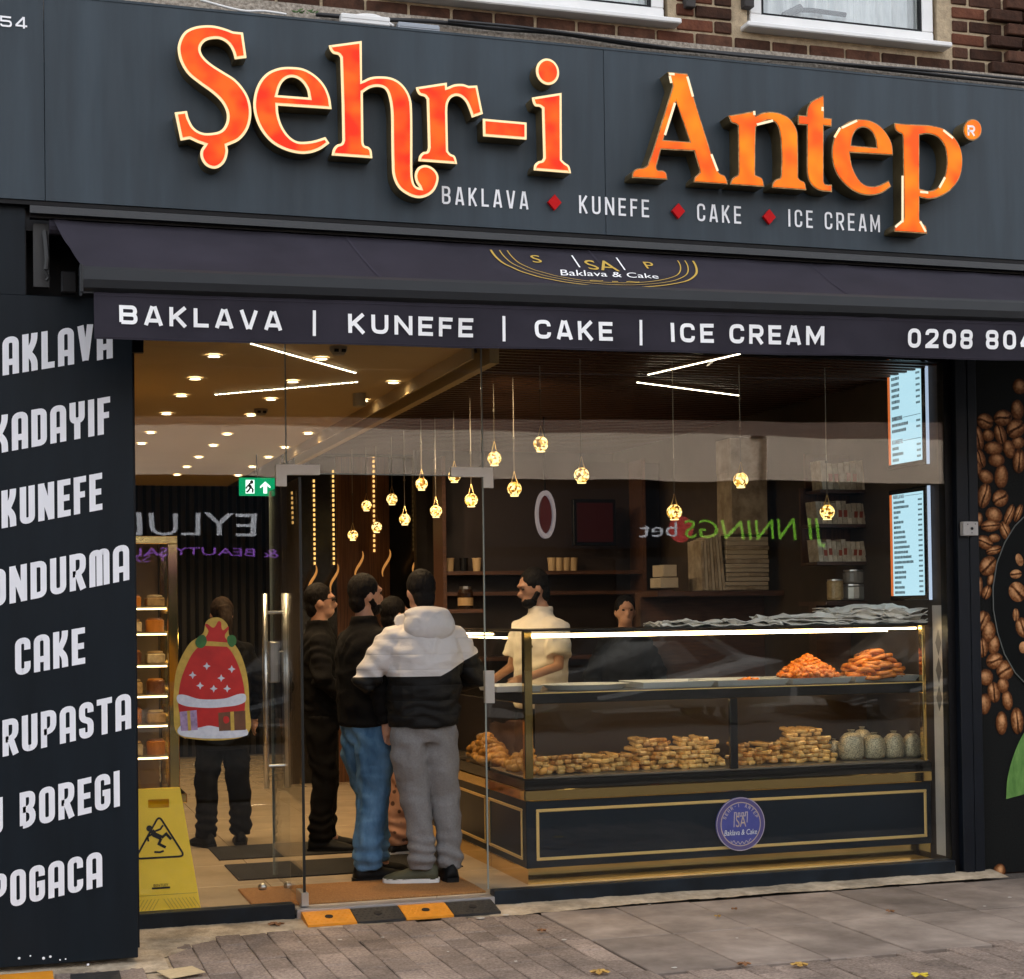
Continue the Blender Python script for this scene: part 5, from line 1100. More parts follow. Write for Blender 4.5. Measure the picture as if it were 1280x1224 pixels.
heap(3.02, .62, DZ+.005, .09, .30, .10, 46, cme, 'round_cookie', 'small round cookie heaped behind the end glass of the counter', 'cookie', 'cookies at the counter end', 1.3)
heap(2.99, 1.35, DZ+.005, .085, .36, .15, 60, cme, 'round_cookie', 'golden cookie heaped in the counter running back, beside the grey trousers', 'cookie', 'cookies in the side counter', 1.4)
# gold wrapped bags
M_bag = mat('speckled_gold_bag', (.035,.026,.014), .35, col2=(.80,.70,.48), vscale=150, bump=.5, bscale=90, metal=.3)
for k, (a, b, top, Y, lb) in enumerate(((1034,1052,925,.50,'small gold speckled bag half hidden beside the baklava'),(1050,1079,915,.40,'gold speckled bag, leftmost of the front four'),(1080,1106,918,.40,'gold speckled bag, second of the front four'),(1105,1130,916,.40,'gold speckled bag, third of the front four'),(1130,1151,916,.40,'gold speckled bag at the right end of the shelf'),(1066,1090,911,.56,'gold speckled bag standing behind the front row'))):
    x0, x1 = PY(a, 950, Y).x, PY(b, 950, Y).x; h = PY(a, top, Y).z-DZ-.003; r = (x1-x0)/2
    t = thing('pastry_bag', lb, 'bag', ((x0+x1)/2, Y, DZ)); f = MB(); prof = [(r*.85,.004),(r*1.0,h*.15),(r*1.0,h*.5),(r*.9,h*.8),(r*.55,h*.95),(r*.2,h)]; f.lathe(prof, n=14, sy=.8)
    f.v = [(x*(1+.12*noise.noise(Vector((x*30+k*3,y*30,z*20)))), y*(1+.12*noise.noise(Vector((x*30+9,y*30,z*20)))), z) for x, y, z in f.v]; link('bag_body', f.mesh('bag_body'), M_bag, t, True)
    f = MB(); f.lathe([(r*.12,h*.98),(r*.3,h*1.08)], n=9); link('tied_top', f.mesh('tied_top'), M_bag, t)
# crumpled papers on the counter top
M_pap = mat('wrapping_paper', (.90,.86,.79), .6, vary=.12, vscale=8, bump=.2, bscale=30)
def papers(a, b, py, Y, h, seed, lb):
    x0, x1 = PY(a, py, Y).x, PY(b, py, Y).x; t = thing('paper_bundle', lb, 'paper', ((x0+x1)/2, Y, 1.513)); w, d = (x1-x0)/2, .17
    for q in range(max(2, int(h/.016))):
        f = MB(); n = 12; vs = []
        for i in range(n+1):
            for j in range(7):
                u, v = -1+2*i/n, -1+2*j/6; zz = .006+q*h/max(2, int(h/.016)) + .045*noise.noise(Vector((u*1.7+seed, v*3.2, q*1.7)))+.02*abs(noise.noise(Vector((u*5+v*3, v*5-u*2, seed+q))))
                vs.append((u*w*(1-.06*q*noise.noise(Vector((q,seed,0))))+.02*noise.noise(Vector((v*3,q,seed))), v*d*(.9+.1*noise.noise(Vector((u*3,q+5,seed)))), max(.003, zz)))
        f.add(vs, [(i*7+j, (i+1)*7+j, (i+1)*7+j+1, i*7+j+1) for i in range(n) for j in range(6)]); f2 = link('paper_sheet', f.mesh('paper_sheet'), M_pap, t); m_ = f2.modifiers.new('thickness', 'SOLIDIFY'); m_.thickness = .004
papers(816, 890, 775, .42, .035, 1, 'small crumpled paper bundle at the left on the counter top'); papers(893, 965, 775, .40, .03, 2, 'flat crumpled paper bundle in the middle of the counter top'); papers(950, 1045, 774, .45, .06, 3, 'larger crumpled paper pile right of the middle'); papers(1030, 1120, 772, .45, .10, 4, 'tall heap of folded white paper bags on the counter top'); papers(1095, 1172, 772, .40, .085, 5, 'white paper bags hanging over the right end of the counter')

# pale tiled strip at the right wall
xw = 5.524
wt = MB(); wt.box(xw-.006, xw, .058, .185, .09, 1.62); wtile = wt.build('wall_tiling', mat('wall_tile', (.50,.47,.43), .35, vary=.06)); tag(wtile, kind='structure')
for k in range(3):
    z = 1.05+k*.17; f = MB(); f.prism([(xw-.0075,.09,z),(xw-.0075,.122,z+.08),(xw-.0075,.155,z),(xw-.0075,.122,z-.08)], (.001,0,0)); link('tile', recalc(f.mesh('tile')), mat('grey_tile', (.14,.13,.12), .3), wtile)

# ---- menu screens on the right wall
M_scr = mat('screen_glow', (.1,.12,.13), .2, emit=(.46,.72,.84), estr=.58); M_txt = mat('menu_text', (.01,.012,.015), .6); M_ttl = mat('menu_title', (.10,.015,.04), .6)
SXW = 5.50
def screen(top, bot, lb, rows_):
    Yn, Yf = PX(1158.5, 600, SXW).y, PX(1111, 600, SXW).y; z1, z0 = top, bot
    t = thing('menu_screen', lb, 'screen', (SXW, (Yn+Yf)/2, z0))
    f = MB(); f.bev(SXW-.005, xw-.003, Yn, Yf, z0, z1, .006); kid(f.build('bezel', mat('screen_black', (.006,.006,.007), .2)), t)
    f = MB(); f.box(SXW, xw-.004, Yn-.006, Yn-.001, z0, z1); kid(f.build('edge_band', mat('screen_edge', (.45,.5,.6), .3, emit=(.6,.75,1), estr=.35)), t)
    y0, y1, b0, b1 = Yn+.035, Yf-.045, z0+.03, z1-.03; W_ = y1-y0; xs = SXW-.0065
    f = MB(); f.quad((xs,y1,b0),(xs,y0,b0),(xs,y0,b1),(xs,y1,b1)); kid(f.build('display', M_scr), t)
    f = MB(); f.quad((xs,y1+.03,b0),(xs,y1,b0),(xs,y1,b1),(xs,y1+.03,b1)); kid(f.build('side_pattern', mat('screen_pattern', (.2,.05,.02), .3, emit=(.55,.13,.03), estr=.6, col2=(.3,.08,.02), vscale=60)), t)
    n = len(rows_); tx = MB(); tt = MB(); rnd = random.Random(len(lb))
    for i, (kind, s) in enumerate(rows_):
        z = b1-(i+.9)*(b1-b0)/(n+.3); h = (b1-b0)/(n+.3)*.55
        if kind == 't':
            letters(s, (xs-.001,y1-.02,z), Vector((0,-W_*.34,0)), Vector((0,0,h*1.35)), h*1.35, .5, .2, 0, nrm=(-1,0,0), mb=tt); tx.quad((xs-.001,y0+.01,z+h*.6),(xs-.001,y1-.02-W_*.36,z+h*.6),(xs-.001,y1-.02-W_*.36,z+h*.75),(xs-.001,y0+.01,z+h*.75))
        elif kind == 'i':
            y = y1-.02; L_ = s*W_
            while y > y1-.02-L_:
                w = rnd.uniform(.006,.012); tx.quad((xs-.001,y,z),(xs-.001,y-w,z),(xs-.001,y-w,z+h*rnd.uniform(.8,1)),(xs-.001,y,z+h)); y -= w+.003
            y = y0+.06
            for _ in range(4): tx.quad((xs-.001,y,z+h*.3),(xs-.001,y-.009,z+h*.3),(xs-.001,y-.009,z+h*.95),(xs-.001,y,z+h)); y -= .012
    o = tx.build('menu_lines', M_txt); kid(o, t); tag(o, kind='stuff'); kid(tt.build('menu_titles', M_ttl), t)
zs = lambda y: PX(1158, y, SXW).z
I = lambda *L_: [('i', v) for v in L_]
screen(zs(430), zs(580), 'upper lit menu screen, partly behind the awning edge', [('t','PASTA')]+I(.25,.22,.25,.24,.25,.22,.25,.22)+[('x',0),('t','DONDURMA')]+I(.5,.42)+[('x',0),('t','KUNEFE')]+I(.2,.34,.2))
screen(zs(607), zs(750), 'lower lit menu screen above the paper bags', [('t','BAKLAVA')]+I(.36,.48,.2,.15,.3,.2,.34,.36,.4,.5,.45,.54,.6,.28,.34,.36,.2,.3,.3))

# ================================================================== SHELVES AND GOODS BEHIND THE COUNTER
M_shelf = mat('shelf_wood', (.040,.016,.009), .45, col2=(.09,.038,.02), vscale=6, stretch=(1,12,12))
BY = 4.2
def card_box(name, a, b, Y, d, mt_, lb, cat, grp=None, lid=True):
    p, q = PY(*a, Y), PY(*b, Y); x0, x1, z0, z1 = min(p.x,q.x), max(p.x,q.x), min(p.z,q.z), max(p.z,q.z)
    t = thing(name, lb, cat, ((x0+x1)/2, Y, z0), group=grp); f = MB(); f.bev(x0, x1, Y, Y+d, z0, z1, .003); kid(f.build('carton', mt_), t)
    if lid: f = MB(); f.bev(x0-.003, x1+.003, Y-.003, Y+d, z1-.35*(z1-z0), z1+.002, .002); kid(f.build('lid', mt_), t)
    return t
rack = thing('back_shelves', 'dark wooden shelving behind the counter holding boxes and jars', 'shelving', (4.5, BY, FZ))
lv = [PY(700, 742, BY).z, PY(700, 715, BY).z+.30, 2.55]
xr0, xr1 = PY(556, 700, BY).x, 5.52
f = MB(); f.box(xr0, xr1, BY+.30, BY+.33, FZ, 2.9); kid(f.build('back_panel', mat('rack_back', (.018,.010,.008), .5)), rack)
for px_ in (556, 806, 878, 1020): x = PY(px_, 700, BY).x; f = MB(); f.box(x-.015, x+.015, BY, BY+.30, FZ, 2.9); kid(f.build('upright', M_shelf), rack)
zsh = [PY(800, y, BY).z for y in (738, 717, 640)]
for z in (1.25, PY(800, 738, BY).z): f = MB(); f.box(xr0, xr1, BY+.005, BY+.30, z-.03, z); kid(f.build('shelf', M_shelf), rack)
x8 = PY(806, 700, BY).x; zc = PY(600, 714, BY).z; f = MB(); f.box(xr0+.02, x8-.02, BY+.005, BY+.30, zc-.03, zc); kid(f.build('shelf', M_shelf), rack)
# cups and jars on the upper shelf
M_cup = mat('paper_cup', (.40,.27,.14), .6, vary=.15)
for k, (a, lb) in enumerate(((562,'tan paper cup stack at the left end of the cup shelf'),(580,'dark jar beside the tan cups'),(596,'brown jar above the gap in the doorway'),(690,'tan cup, first of the short row right of the staff head'),(699,'tan cup, second of the short row'),(708,'tan cup, third of the short row'),(717,'tan cup, last of the short row'))):
    p = PY(a, 713, BY+.12); r = .038; mt_ = M_cup if k != 1 else M_black
    f = MB(); f.lathe([(r*.8,0),(r,.10),(r*1.06,.105),(r*1.06,.112),(r*.9,.112)], (p.x, p.y, zc), 14); tag(f.build('paper_cup' if k not in (1,2) else 'jar', mt_), lb, 'cup' if k not in (1,2) else 'jar')
# jar with label visible between the heads and the counter
p = PY(582, 765, 3.2); f = MB(); t = thing('label_jar', 'dark glass jar with a tan label seen past the grey hood', 'jar', (p.x, 3.2, p.z-.1)); zb_ = PY(582, 758, 3.2).z
f.lathe([(.055,-.02),(.058,.10),(.05,.125),(.04,.13)], (p.x,3.2,zb_), 16); kid(f.build('jar_body', mat('jar_dark', (.02,.010,.006), .15)), t)
f = MB(); f.lathe([(.0595,.005),(.0595,.065)], (p.x,3.2,zb_), 16, caps=False); kid(f.build('jar_label', mat('tan_label', (.35,.22,.1), .6)), t); f = MB(); f.lathe([(.045,.13),(.045,.15)], (p.x,3.2,zb_), 14); kid(f.build('jar_lid', M_chrome), t)
f = MB(); f.box(2.9, 3.5, 3.1, 3.4, zb_-.05, zb_-.021); tag(f.build('wall_ledge', M_shelf), 'dark ledge carrying the labelled jar', 'ledge')
# white cake boxes stacked by the back wall
M_cart = mat('printed_carton', (.16,.11,.06), .6, col2=(.44,.36,.26), vscale=9, bump=.05)
M_cart2 = mat('plain_carton', (.40,.33,.24), .6, vary=.1, vscale=10)
card_box('cake_box', (913,548), (960,668), 2.22, .25, M_cart, 'tall printed cake carton standing above the stacked boxes', 'box')
for k in range(12):
    y1 = 738-k*5.6; card_box('cake_box', (908+random.uniform(-1,1), y1), (961+random.uniform(-1.2,1.2), y1-5.3), 2.2, .28, M_cart2 if k % 3 else M_cart, 'flat pale cake box, %s from the bottom of the stack' % (['lowest','second','third','fourth','fifth','sixth','seventh','eighth','ninth','tenth','eleventh','topmost, twelfth'][k]), 'box', 'stacked cake boxes', False)
for k in range(7):
    p, q = PY(878+k*4.3, 738, 2.2), PY(876+k*3.6, 676-k*1.5, 2.2); f = MB(); f.prism([p, p+Vector((.022,0,0)), q+Vector((.018,0,0)), q], (0,.24,0)); tag(link('folded_carton', recalc(f.mesh('folded_carton')), M_cart2 if k % 2 else M_cart), 'flat folded carton leaning left of the stack, %s from the left' % (['first','second','third','fourth','fifth','sixth','seventh'][k]), 'carton', 'leaning folded cartons')
card_box('cake_box', (826,735),(848,722), 2.2, .2, M_cart2, 'open pale carton lying left of the leaning cartons', 'box', None, False); card_box('cake_box', (829,721),(846,706), 2.22, .2, M_cart2, 'tilted pale carton on top of the lying one', 'box', None, False)
f = MB(); p, q = PY(820, 739, 2.2), PY(1010, 739, 2.2); f.box(p.x, 5.52, 2.17, 2.6, p.z-.04, p.z-.003); f.box(p.x, 5.52, 2.5, 2.6, FZ, p.z-.04); tag(f.build('back_worktop', M_shelf), 'dark worktop carrying the cake boxes at the back', 'worktop')
# packets on the right wall shelves
M_pk = mat('clear_packet', (.33,.26,.18), .25, col2=(.62,.52,.38), vscale=22, rnd=.2); M_pr = mat('red_packet_print', (.30,.05,.02), .4)
YS = .985
for r_, (y0, y1, xs0, xs1, n) in enumerate(((612,576,1028,1092,9),(655,627,1022,1090,11),(702,675,1024,1088,11))):
    pz = PY(1050, y0, YS).z; x0, x1 = PY(xs0, y0, YS).x, PY(xs1, y0, YS).x
    sh = thing('packet_shelf', '%s wooden shelf of hanging packets on the right' % ['top','middle','bottom'][r_], 'shelf', ((x0+x1)/2, YS, pz)); f = MB(); f.box(x0-.02, min(5.52, x1+.05), YS-.01, YS+.2, pz-.022, pz-.002); kid(f.build('board', M_shelf), sh)
    f = MB(); f.box(x0-.02, min(5.52, x1+.05), YS+.2, YS+.22, pz-.02, pz+.25); kid(f.build('backing', M_wood), sh)
    h = PY(1050, y1, YS).z-pz
    for k in range(n):
        x = x0+(x1-x0)*(k+.5)/n; w = (x1-x0)/n*.46; hh = h*random.uniform(.9,1.05)
        t = thing('sweet_packet', 'clear packet of sweets on the %s packet shelf, %s from the left' % (['top','middle','bottom'][r_], ['first','second','third','fourth','fifth','sixth','seventh','eighth','ninth','tenth','eleventh'][k]), 'packet', (x, YS, pz), group='packets on the shelves'); f = MB(); sl_ = .05*(k/n)
        f.prism([(x-w,YS,pz),(x+w,YS,pz),(x+w+sl_*.3,YS+.03,pz+hh),(x-w+sl_*.3,YS+.03,pz+hh)], (0,.14,0)); kid(link('pouch', recalc(f.mesh('pouch')), M_pk), t)
        f = MB(); f.prism([(x-w*.7+sl_*.4,YS+.008,pz+hh*.3),(x+w*.7+sl_*.4,YS+.008,pz+hh*.3),(x+w*.7+sl_*.6,YS+.016,pz+hh*.6),(x-w*.7+sl_*.6,YS+.016,pz+hh*.6)], (0,-.004,0)); kid(link('label', recalc(f.mesh('label')), M_pr if k % 3 else M_cart2), t)
# jars beside the packets on the counter
for k, (a, b, y0, y1, mt_, lb) in enumerate(((1040,1058,750,724,mat('nut_jar', (.35,.22,.08), .3, col2=(.6,.42,.2), vscale=40),'squat jar of nuts behind the paper bags'),(1060,1094,750,730,mat('steel_tub', (.4,.38,.33), .3, .6),'low shiny tub right of the nut jar'),(1062,1086,729,712,mat('glass_tub', (.25,.22,.18), .2),'clear lidded tub on top of the shiny tub'))):
    Y = 1.02; p, q = PY(a, y0, Y), PY(b, y1, Y); r = (q.x-p.x)/2; t = thing('sweet_jar', lb, 'jar', (p.x+r, Y+r, p.z)); f = MB(); f.lathe([(r*.92,0),(r,.01),(r,q.z-p.z-.02),(r*.9,q.z-p.z-.01)], (p.x+r, Y+r, p.z), 18); kid(f.build('jar_body', mt_), t); f = MB(); f.lathe([(r*.95,q.z-p.z-.01),(r*.95,q.z-p.z)], (p.x+r, Y+r, p.z), 18); kid(f.build('jar_lid', M_chrome), t)
f = MB(); p = PY(1036, 751, 1.02); f.box(p.x-.05, 5.52, .97, 1.35, p.z-.03, p.z-.004); f.box(p.x, 5.52, 1.2, 1.3, FZ, p.z-.03); tag(f.build('side_worktop', M_shelf), 'dark worktop carrying the sweet jars by the right wall', 'worktop')
# dark wall screen, oval lit sign
p, q = PY(770, 682, BY-.05), PY(716, 624, BY-.05); t = thing('wall_screen', 'dimly glowing dark red wall screen behind the counter', 'screen', ((p.x+q.x)/2, BY-.05, p.z)); f = MB(); f.bev(q.x, p.x, BY-.06, BY-.01, p.z, q.z, .005); kid(f.build('bezel', M_black), t); f = MB(); f.box(q.x+.03, p.x-.03, BY-.064, BY-.061, p.z+.03, q.z-.03); kid(f.build('display', mat('dim_display', (.010,.002,.002), .3, emit=(.12,.012,.01), estr=.04)), t)  # a faint red glow is put into the display's colour
Yo = 3.0; cO = PY(683, 643, Yo); t = thing('oval_light_sign', 'oval red sign with a white rim hanging above the staff', 'sign', cO); ry_ = abs(PY(683, 613, Yo).z-cO.z); rx_ = ry_*.42
def oval(r0, r1, dy, nm, mt_):
    f = MB(); n = 40; f.add([(cO.x+rx_*r*cos(2*pi*k/n), Yo+dd, cO.z+ry_*r*sin(2*pi*k/n)) for r, dd in ((r0,dy),(r1,dy),(r1,dy+.05),(r0,dy+.05)) for k in range(n)], [(a*n+k, a*n+(k+1) % n, ((a+1) % 4)*n+(k+1) % n, ((a+1) % 4)*n+k) for a in range(4) for k in range(n)]); kid(f.build(nm, mt_), t)
oval(.80, 1.0, 0, 'lit_rim', mat('sign_rim', (.16,.15,.17), .4, emit=(.6,.55,.65), estr=.10)); 
f = MB(); f.add([(cO.x-.015+rx_*.8*cos(2*pi*k/40), Yo+.012, cO.z+ry_*.8*sin(2*pi*k/40)) for k in range(40)], [tuple(range(40))]); kid(f.build('red_face', mat('sign_red', (.025,.003,.004), .4, emit=(.2,.01,.015), estr=.05)), t)
f = MB(); f.tube([(cO.x, Yo+.03, cO.z+ry_), (cO.x, Yo+.03, 3.1)], .008, 6); kid(f.build('hanger', M_black), t)
# tall cake fridge at the left wall
YF = 1.7; pL, pR = PY(165, 985, YF), PY(225, 985, YF); zb, ztp = PY(215, 992, YF).z, PY(215, 680, YF).z
fr = thing('cake_fridge', 'tall gold framed glass cake fridge glowing behind the left pane', 'fridge', ((pL.x+pR.x)/2, YF+.3, FZ))
X0, X1 = .68, pR.x
def KF(mb_, n_, mt_): return kid(mb_.build(n_, mt_), fr)
f = MB(); f.bev(X0, X1+.04, YF-.03, YF+.75, zb-.06, zb, .005); KF(f, 'gold_ledge', M_gold); f = MB(); f.bev(X0, X1, YF, YF+.72, FZ, zb-.062, .004); KF(f, 'base_cabinet', M_cnavy)
f = MB(); f.bev(X1-.062, X1, YF, YF+.05, zb, ztp, .004); KF(f, 'corner_post', M_gold); f = MB(); f.bev(X1-.05, X1, YF+.66, YF+.72, zb, ztp, .004); KF(f, 'corner_post', M_gold)
f = MB(); f.bev(X0, X1, YF, YF+.72, ztp, ztp+.05, .004); KF(f, 'top_frame', M_gold); f = MB(); f.box(X0, X1-.06, YF+.006, YF+.012, zb, ztp); KF(f, 'front_glass', M_cglass); f = MB(); f.box(X1-.012, X1-.006, YF+.05, YF+.66, zb, ztp); KF(f, 'side_glass', M_cglass)
f = MB(); f.box(X0, X1-.06, YF+.68, YF+.70, zb, ztp); KF(f, 'back_panel', mat('fridge_back', (.25,.16,.08), .3))
M_fl = emit_mat('fridge_led', (1,.66,.28), 4.5); cakes = [mat('cake_a', (.45,.28,.12), .5, vary=.3, vscale=30), mat('cake_b', (.62,.22,.03), .35, vary=.2, vscale=20), mat('cake_c', (.55,.42,.25), .5, vary=.3, vscale=25), mat('cake_d', (.20,.07,.03), .4, vary=.3, vscale=25)]
cl = ['topmost','second','third','fourth','fifth','lowest']
for k, yy in enumerate((758, 790, 830, 868, 905, 945)):
    z = PY(200, yy, YF).z; f = MB(); f.box(X0+.01, X1-.065, YF+.02, YF+.66, z-.008, z); KF(f, 'glass_shelf', mat('shelf_glass', (.3,.24,.15), .15)); f = MB(); f.box(X0+.01, X1-.07, YF+.02, YF+.032, z-.02, z-.010); KF(f, 'shelf_light', M_fl)
    for j in range(3):
        x = X1-.065-.065-j*.14
        if x-.055 < X0: continue
        t = thing('cake', '%s cake from the glass end on the %s fridge shelf' % (['first','second','third'][j], cl[k]), 'cake', (x, YF+.16, z), group='cakes in the fridge'); f = MB(); hh = random.uniform(.05,.085)
        if (k+j) % 2: f.lathe([(.056,0),(.058,hh),(.05,hh+.006)], (0,0,.0005), 18)
        else: f.bev(-.055,.055,-.08,.10,.0005,hh,.006)
        link('sponge', f.mesh('sponge'), cakes[(k+j) % 4], t); f = MB(); f.lathe([(.05,hh+.006),(.045,hh+.016),(.03,hh+.018)], n=14); link('icing', f.mesh('icing'), cakes[(k+j+2) % 4], t)

# ================================================================== PEOPLE
def loft(mb_, rings, n=18):                           # rings: (centre, x radius, y radius)
    vs = [(c[0]+rx*cos(2*pi*k/n), c[1]+ry*sin(2*pi*k/n), c[2]) for c, rx, ry in rings for k in range(n)]; R = len(rings)
    return mb_.add(vs, [(i*n+k, i*n+(k+1) % n, (i+1)*n+(k+1) % n, (i+1)*n+k) for i in range(R-1) for k in range(n)] + [tuple(range(n))[::-1], tuple(range((R-1)*n, R*n))])
def remesh(mb_, name, vox=.012, it=4, fold=0, fsc=(5,5,11), seed=0):
    me0 = recalc(mb_.mesh('tmp')); ob = bpy.data.objects.new('tmp', me0); COL.objects.link(ob)
    r = ob.modifiers.new('r', 'REMESH'); r.mode = 'VOXEL'; r.voxel_size = vox
    s = ob.modifiers.new('s', 'SMOOTH'); s.iterations = it; s.factor = .5
    me = bpy.data.meshes.new_from_object(ob.evaluated_get(bpy.context.evaluated_depsgraph_get())); bpy.data.objects.remove(ob); bpy.data.meshes.remove(me0); me.name = name
    if fold:
        nr = [v.normal.copy() for v in me.vertices]
        for v, nn in zip(me.vertices, nr):
            p = v.co; t = noise.noise(Vector((p.x*fsc[0]+seed, p.y*fsc[1], p.z*fsc[2]))); t = 1-2*abs(t)**.7
            v.co = p + nn*(fold*(t*.6+.1)+fold*.3*noise.noise(Vector((p.x*fsc[0]*3, p.y*fsc[1]*3+seed, p.z*fsc[2]*2.2))))
    if fold and name in ('trousers', 'jacket'):
        me.update(); nr = [v.normal.copy() for v in me.vertices]; ga = lambda z, c_, w_: math.exp(-((z-c_)/w_)**2)
        for v, nn in zip(me.vertices, nr):
            p = v.co; k1 = noise.noise(Vector((p.x*6+seed, p.y*6, p.z*5))); k2 = noise.noise(Vector((p.x*3, p.y*3+seed, p.z*3+7)))
            if name == 'trousers': d = ga(p.z,.17,.10)*.008*sin(p.z*80+5*k1+p.x*12) + ga(p.z,.52,.13)*.006*sin(p.z*46+p.x*30+p.y*18+6*k2) + ga(p.z,.82,.10)*.007*sin(p.x*42+p.z*48+5*k2) + .004*sin(p.x*60+p.z*9+7*k2)
            else: d = ga(p.z,.98,.10)*.006*sin(p.z*75+6*k1) + ga(p.z,1.17,.09)*(.010 if abs(p.x) > .2 else .004)*sin(p.z*62+p.x*30+6*k2) + ga(p.z,1.36,.09)*.005*sin(p.x*50-p.z*50*(1 if p.x > 0 else -1)+5*k1)
            v.co = p + nn*d
    me.update()
    for q in me.polygons: q.use_smooth = True
    return me
def hand(mb_, wrist, d, side_, curl=.5):
    d = Vector(d).normalized(); wrist = Vector(wrist); s_ = Vector(side_); s_ = (s_-d*s_.dot(d)).normalized(); n_ = d.cross(s_)
    mb_.tube([wrist-d*.02, wrist+d*.03, wrist+d*.065, wrist+d*.09], [.026,.032,.034,.028], 8)
    for k, L_ in enumerate((.066,.076,.072,.056)):
        b = wrist+d*.085+s_*(.027-.018*k); dd = d; pts = [b-d*.015]
        for j in range(3): pts.append(pts[-1]+dd*(L_*(.5,.32,.24)[j]+.008*(j == 0))); dd = (dd+n_*curl*.8).normalized()
        mb_.tube(pts, [.0095,.0095,.0088,.007], 6)
    b = wrist+d*.025+s_*.03; mb_.tube([b, b+(d*.6+s_*.7)*.035, b+(d*.9+s_*.5)*.06, b+d*.08+s_*.03+n_*.012*curl], [.012,.011,.010,.008], 6)
SKIN = lambda: mat('skin', (.42,.22,.14), .5, vary=.08, vscale=20)
def person(lb, loc, rz, sc_=1, feet=((-.11,.02,8),(.11,.02,-8)), arms=None, head_yaw=0, head_tilt=0, top=None, legs=None, shoes=None, hair=(.012,.009,.008), hair_kind='short', beard=False, jacket=(.19,.135), hem=.88, sleeve=.066, leg_r=(.105,.085,.075), collar=True, hood=False, short_sleeve=False, seed=0, coat=None, puffy=0, extra=None):
    t = thing('person', lb, 'person', loc, rz); t.scale = (sc_,)*3
    hipz = .92
    arms = arms or (((-.27,-.02,1.16),(-.26,.08,.92),(0,.2,-1)),((.27,-.02,1.16),(.26,.08,.92),(0,.2,-1)))
    HR = Matrix.Translation((0,0,1.52)) @ Matrix.Rotation(head_yaw, 4, 'Z') @ Matrix.Rotation(head_tilt, 4, 'X') @ Matrix.Translation((0,0,-1.52))
    hd = MB(); hd.ell((0,.0,1.675), (.074,.092,.108), 16, 12); hd.ell((0,.034,1.605), (.052,.062,.055), 12, 8); hd.ell((0,.098,1.645), (.015,.022,.024), 8, 6); hd.ell((0,.083,1.70), (.05,.02,.014), 8, 6); hd.ell((0,.09,1.60), (.024,.012,.008), 8, 6)
    for s in (-1, 1): hd.ell((s*.076,-.004,1.655), (.011,.020,.031), 8, 6)
    hd.tube([(0,-.02,1.46),(0,-.005,1.56),(0,.005,1.62)], [.064,.055,.055], 12)
    b = MB(); b.v += [tuple(HR @ Vector(v)) for v in hd.v]; b.f += hd.f
    loft(b, [((0,0,.86),.13,.09),((0,0,.95),.155,.105),((0,0,1.1),.135,.095),((0,0,1.3),.16,.105),((0,0,1.42),.165,.09),((0,0,1.49),.07,.06)])
    for s, (el, wr, hdv) in zip((-1, 1), arms):
        b.tube([(s*.14,0,1.42),(s*.18,0,1.40),el,wr], [.046,.046,.036,.026], 10); hand(b, wr, hdv, (s*-1 if hdv[2] > -.5 else 0, 1, 0) if hdv[2] > -.5 else (0,1,0), .5)
    for s, (fx, fy, fa) in zip((-1, 1), feet): b.tube([(s*.085,0,.92),(s*.09+(fx-s*.09)*.5,fy*.5+.01,.50),(fx,fy,.09)], [.08,.055,.04], 10); b.ell((fx,fy+.03,.06), (.035,.06,.03), 8, 6)
    me = remesh(b, 'body', .0085, 3); link('body', me, SKIN(), t)
    for s in (-1, 1):
        e = MB(); p = HR @ Vector((s*.031,.084,1.678)); e.ell(p, (.013,.009,.008), 8, 6); link('eye', e.mesh('eye'), mat('eye_dark', (.03,.018,.012), .2), t, True)
    # hair
    h = MB(); h.ell((0,-.016,1.70), (.083,.094,.098), 16, 12); h.ell((0,-.05,1.63), (.068,.05,.07), 12, 8)
    if hair_kind == 'long': h.tube([(0,-.08,1.72),(0,-.12,1.62),(0,-.125,1.45),(0,-.11,1.33)], [.05,.05,.045,.02], 10)
    if beard: h.ell((0,.036,1.588), (.056,.066,.046), 12, 8); h.tube([(-.07,.0,1.64),(-.06,.035,1.60)], .018, 6); h.tube([(.07,.0,1.64),(.06,.035,1.60)], .018, 6)
    h.v = [tuple(HR @ Vector(v)) for v in h.v]; me = remesh(h, 'hair', .006, 2, .004, (40,40,25)); link('hair', me, mat('hair_%d%d' % (seed, int(hair[0]*1000)), tuple(c_*.5 for c_ in hair), .7, spec=.15, vary=.5, vscale=90, stretch=(1,1,.25), bump=.6, bscale=140), t)
    # trousers
    q = MB(); loft(q, [((0,-.005,.80),.15,.115),((0,-.01,.90),.168,.128),((0,0,1.02),.158,.118),((0,0,1.06),.15,.11)])
    for s, (fx, fy, fa) in zip((-1, 1), feet):
        k_ = Vector((s*.095+(fx-s*.095)*.55, fy*.5+.015, .50)); q.tube([(s*.082,0,.90),(s*.09,.0,.74),k_,(fx,fy-.012,.26),(fx,fy-.015,.15),(fx,fy-.008,.075)], [.112,leg_r[0],leg_r[1],leg_r[2],leg_r[2]*1.02,leg_r[2]*.93], 14)
    me = remesh(q, 'trousers', .0095, 3, .010, (5,5,8), seed); link('trousers', me, legs, t)
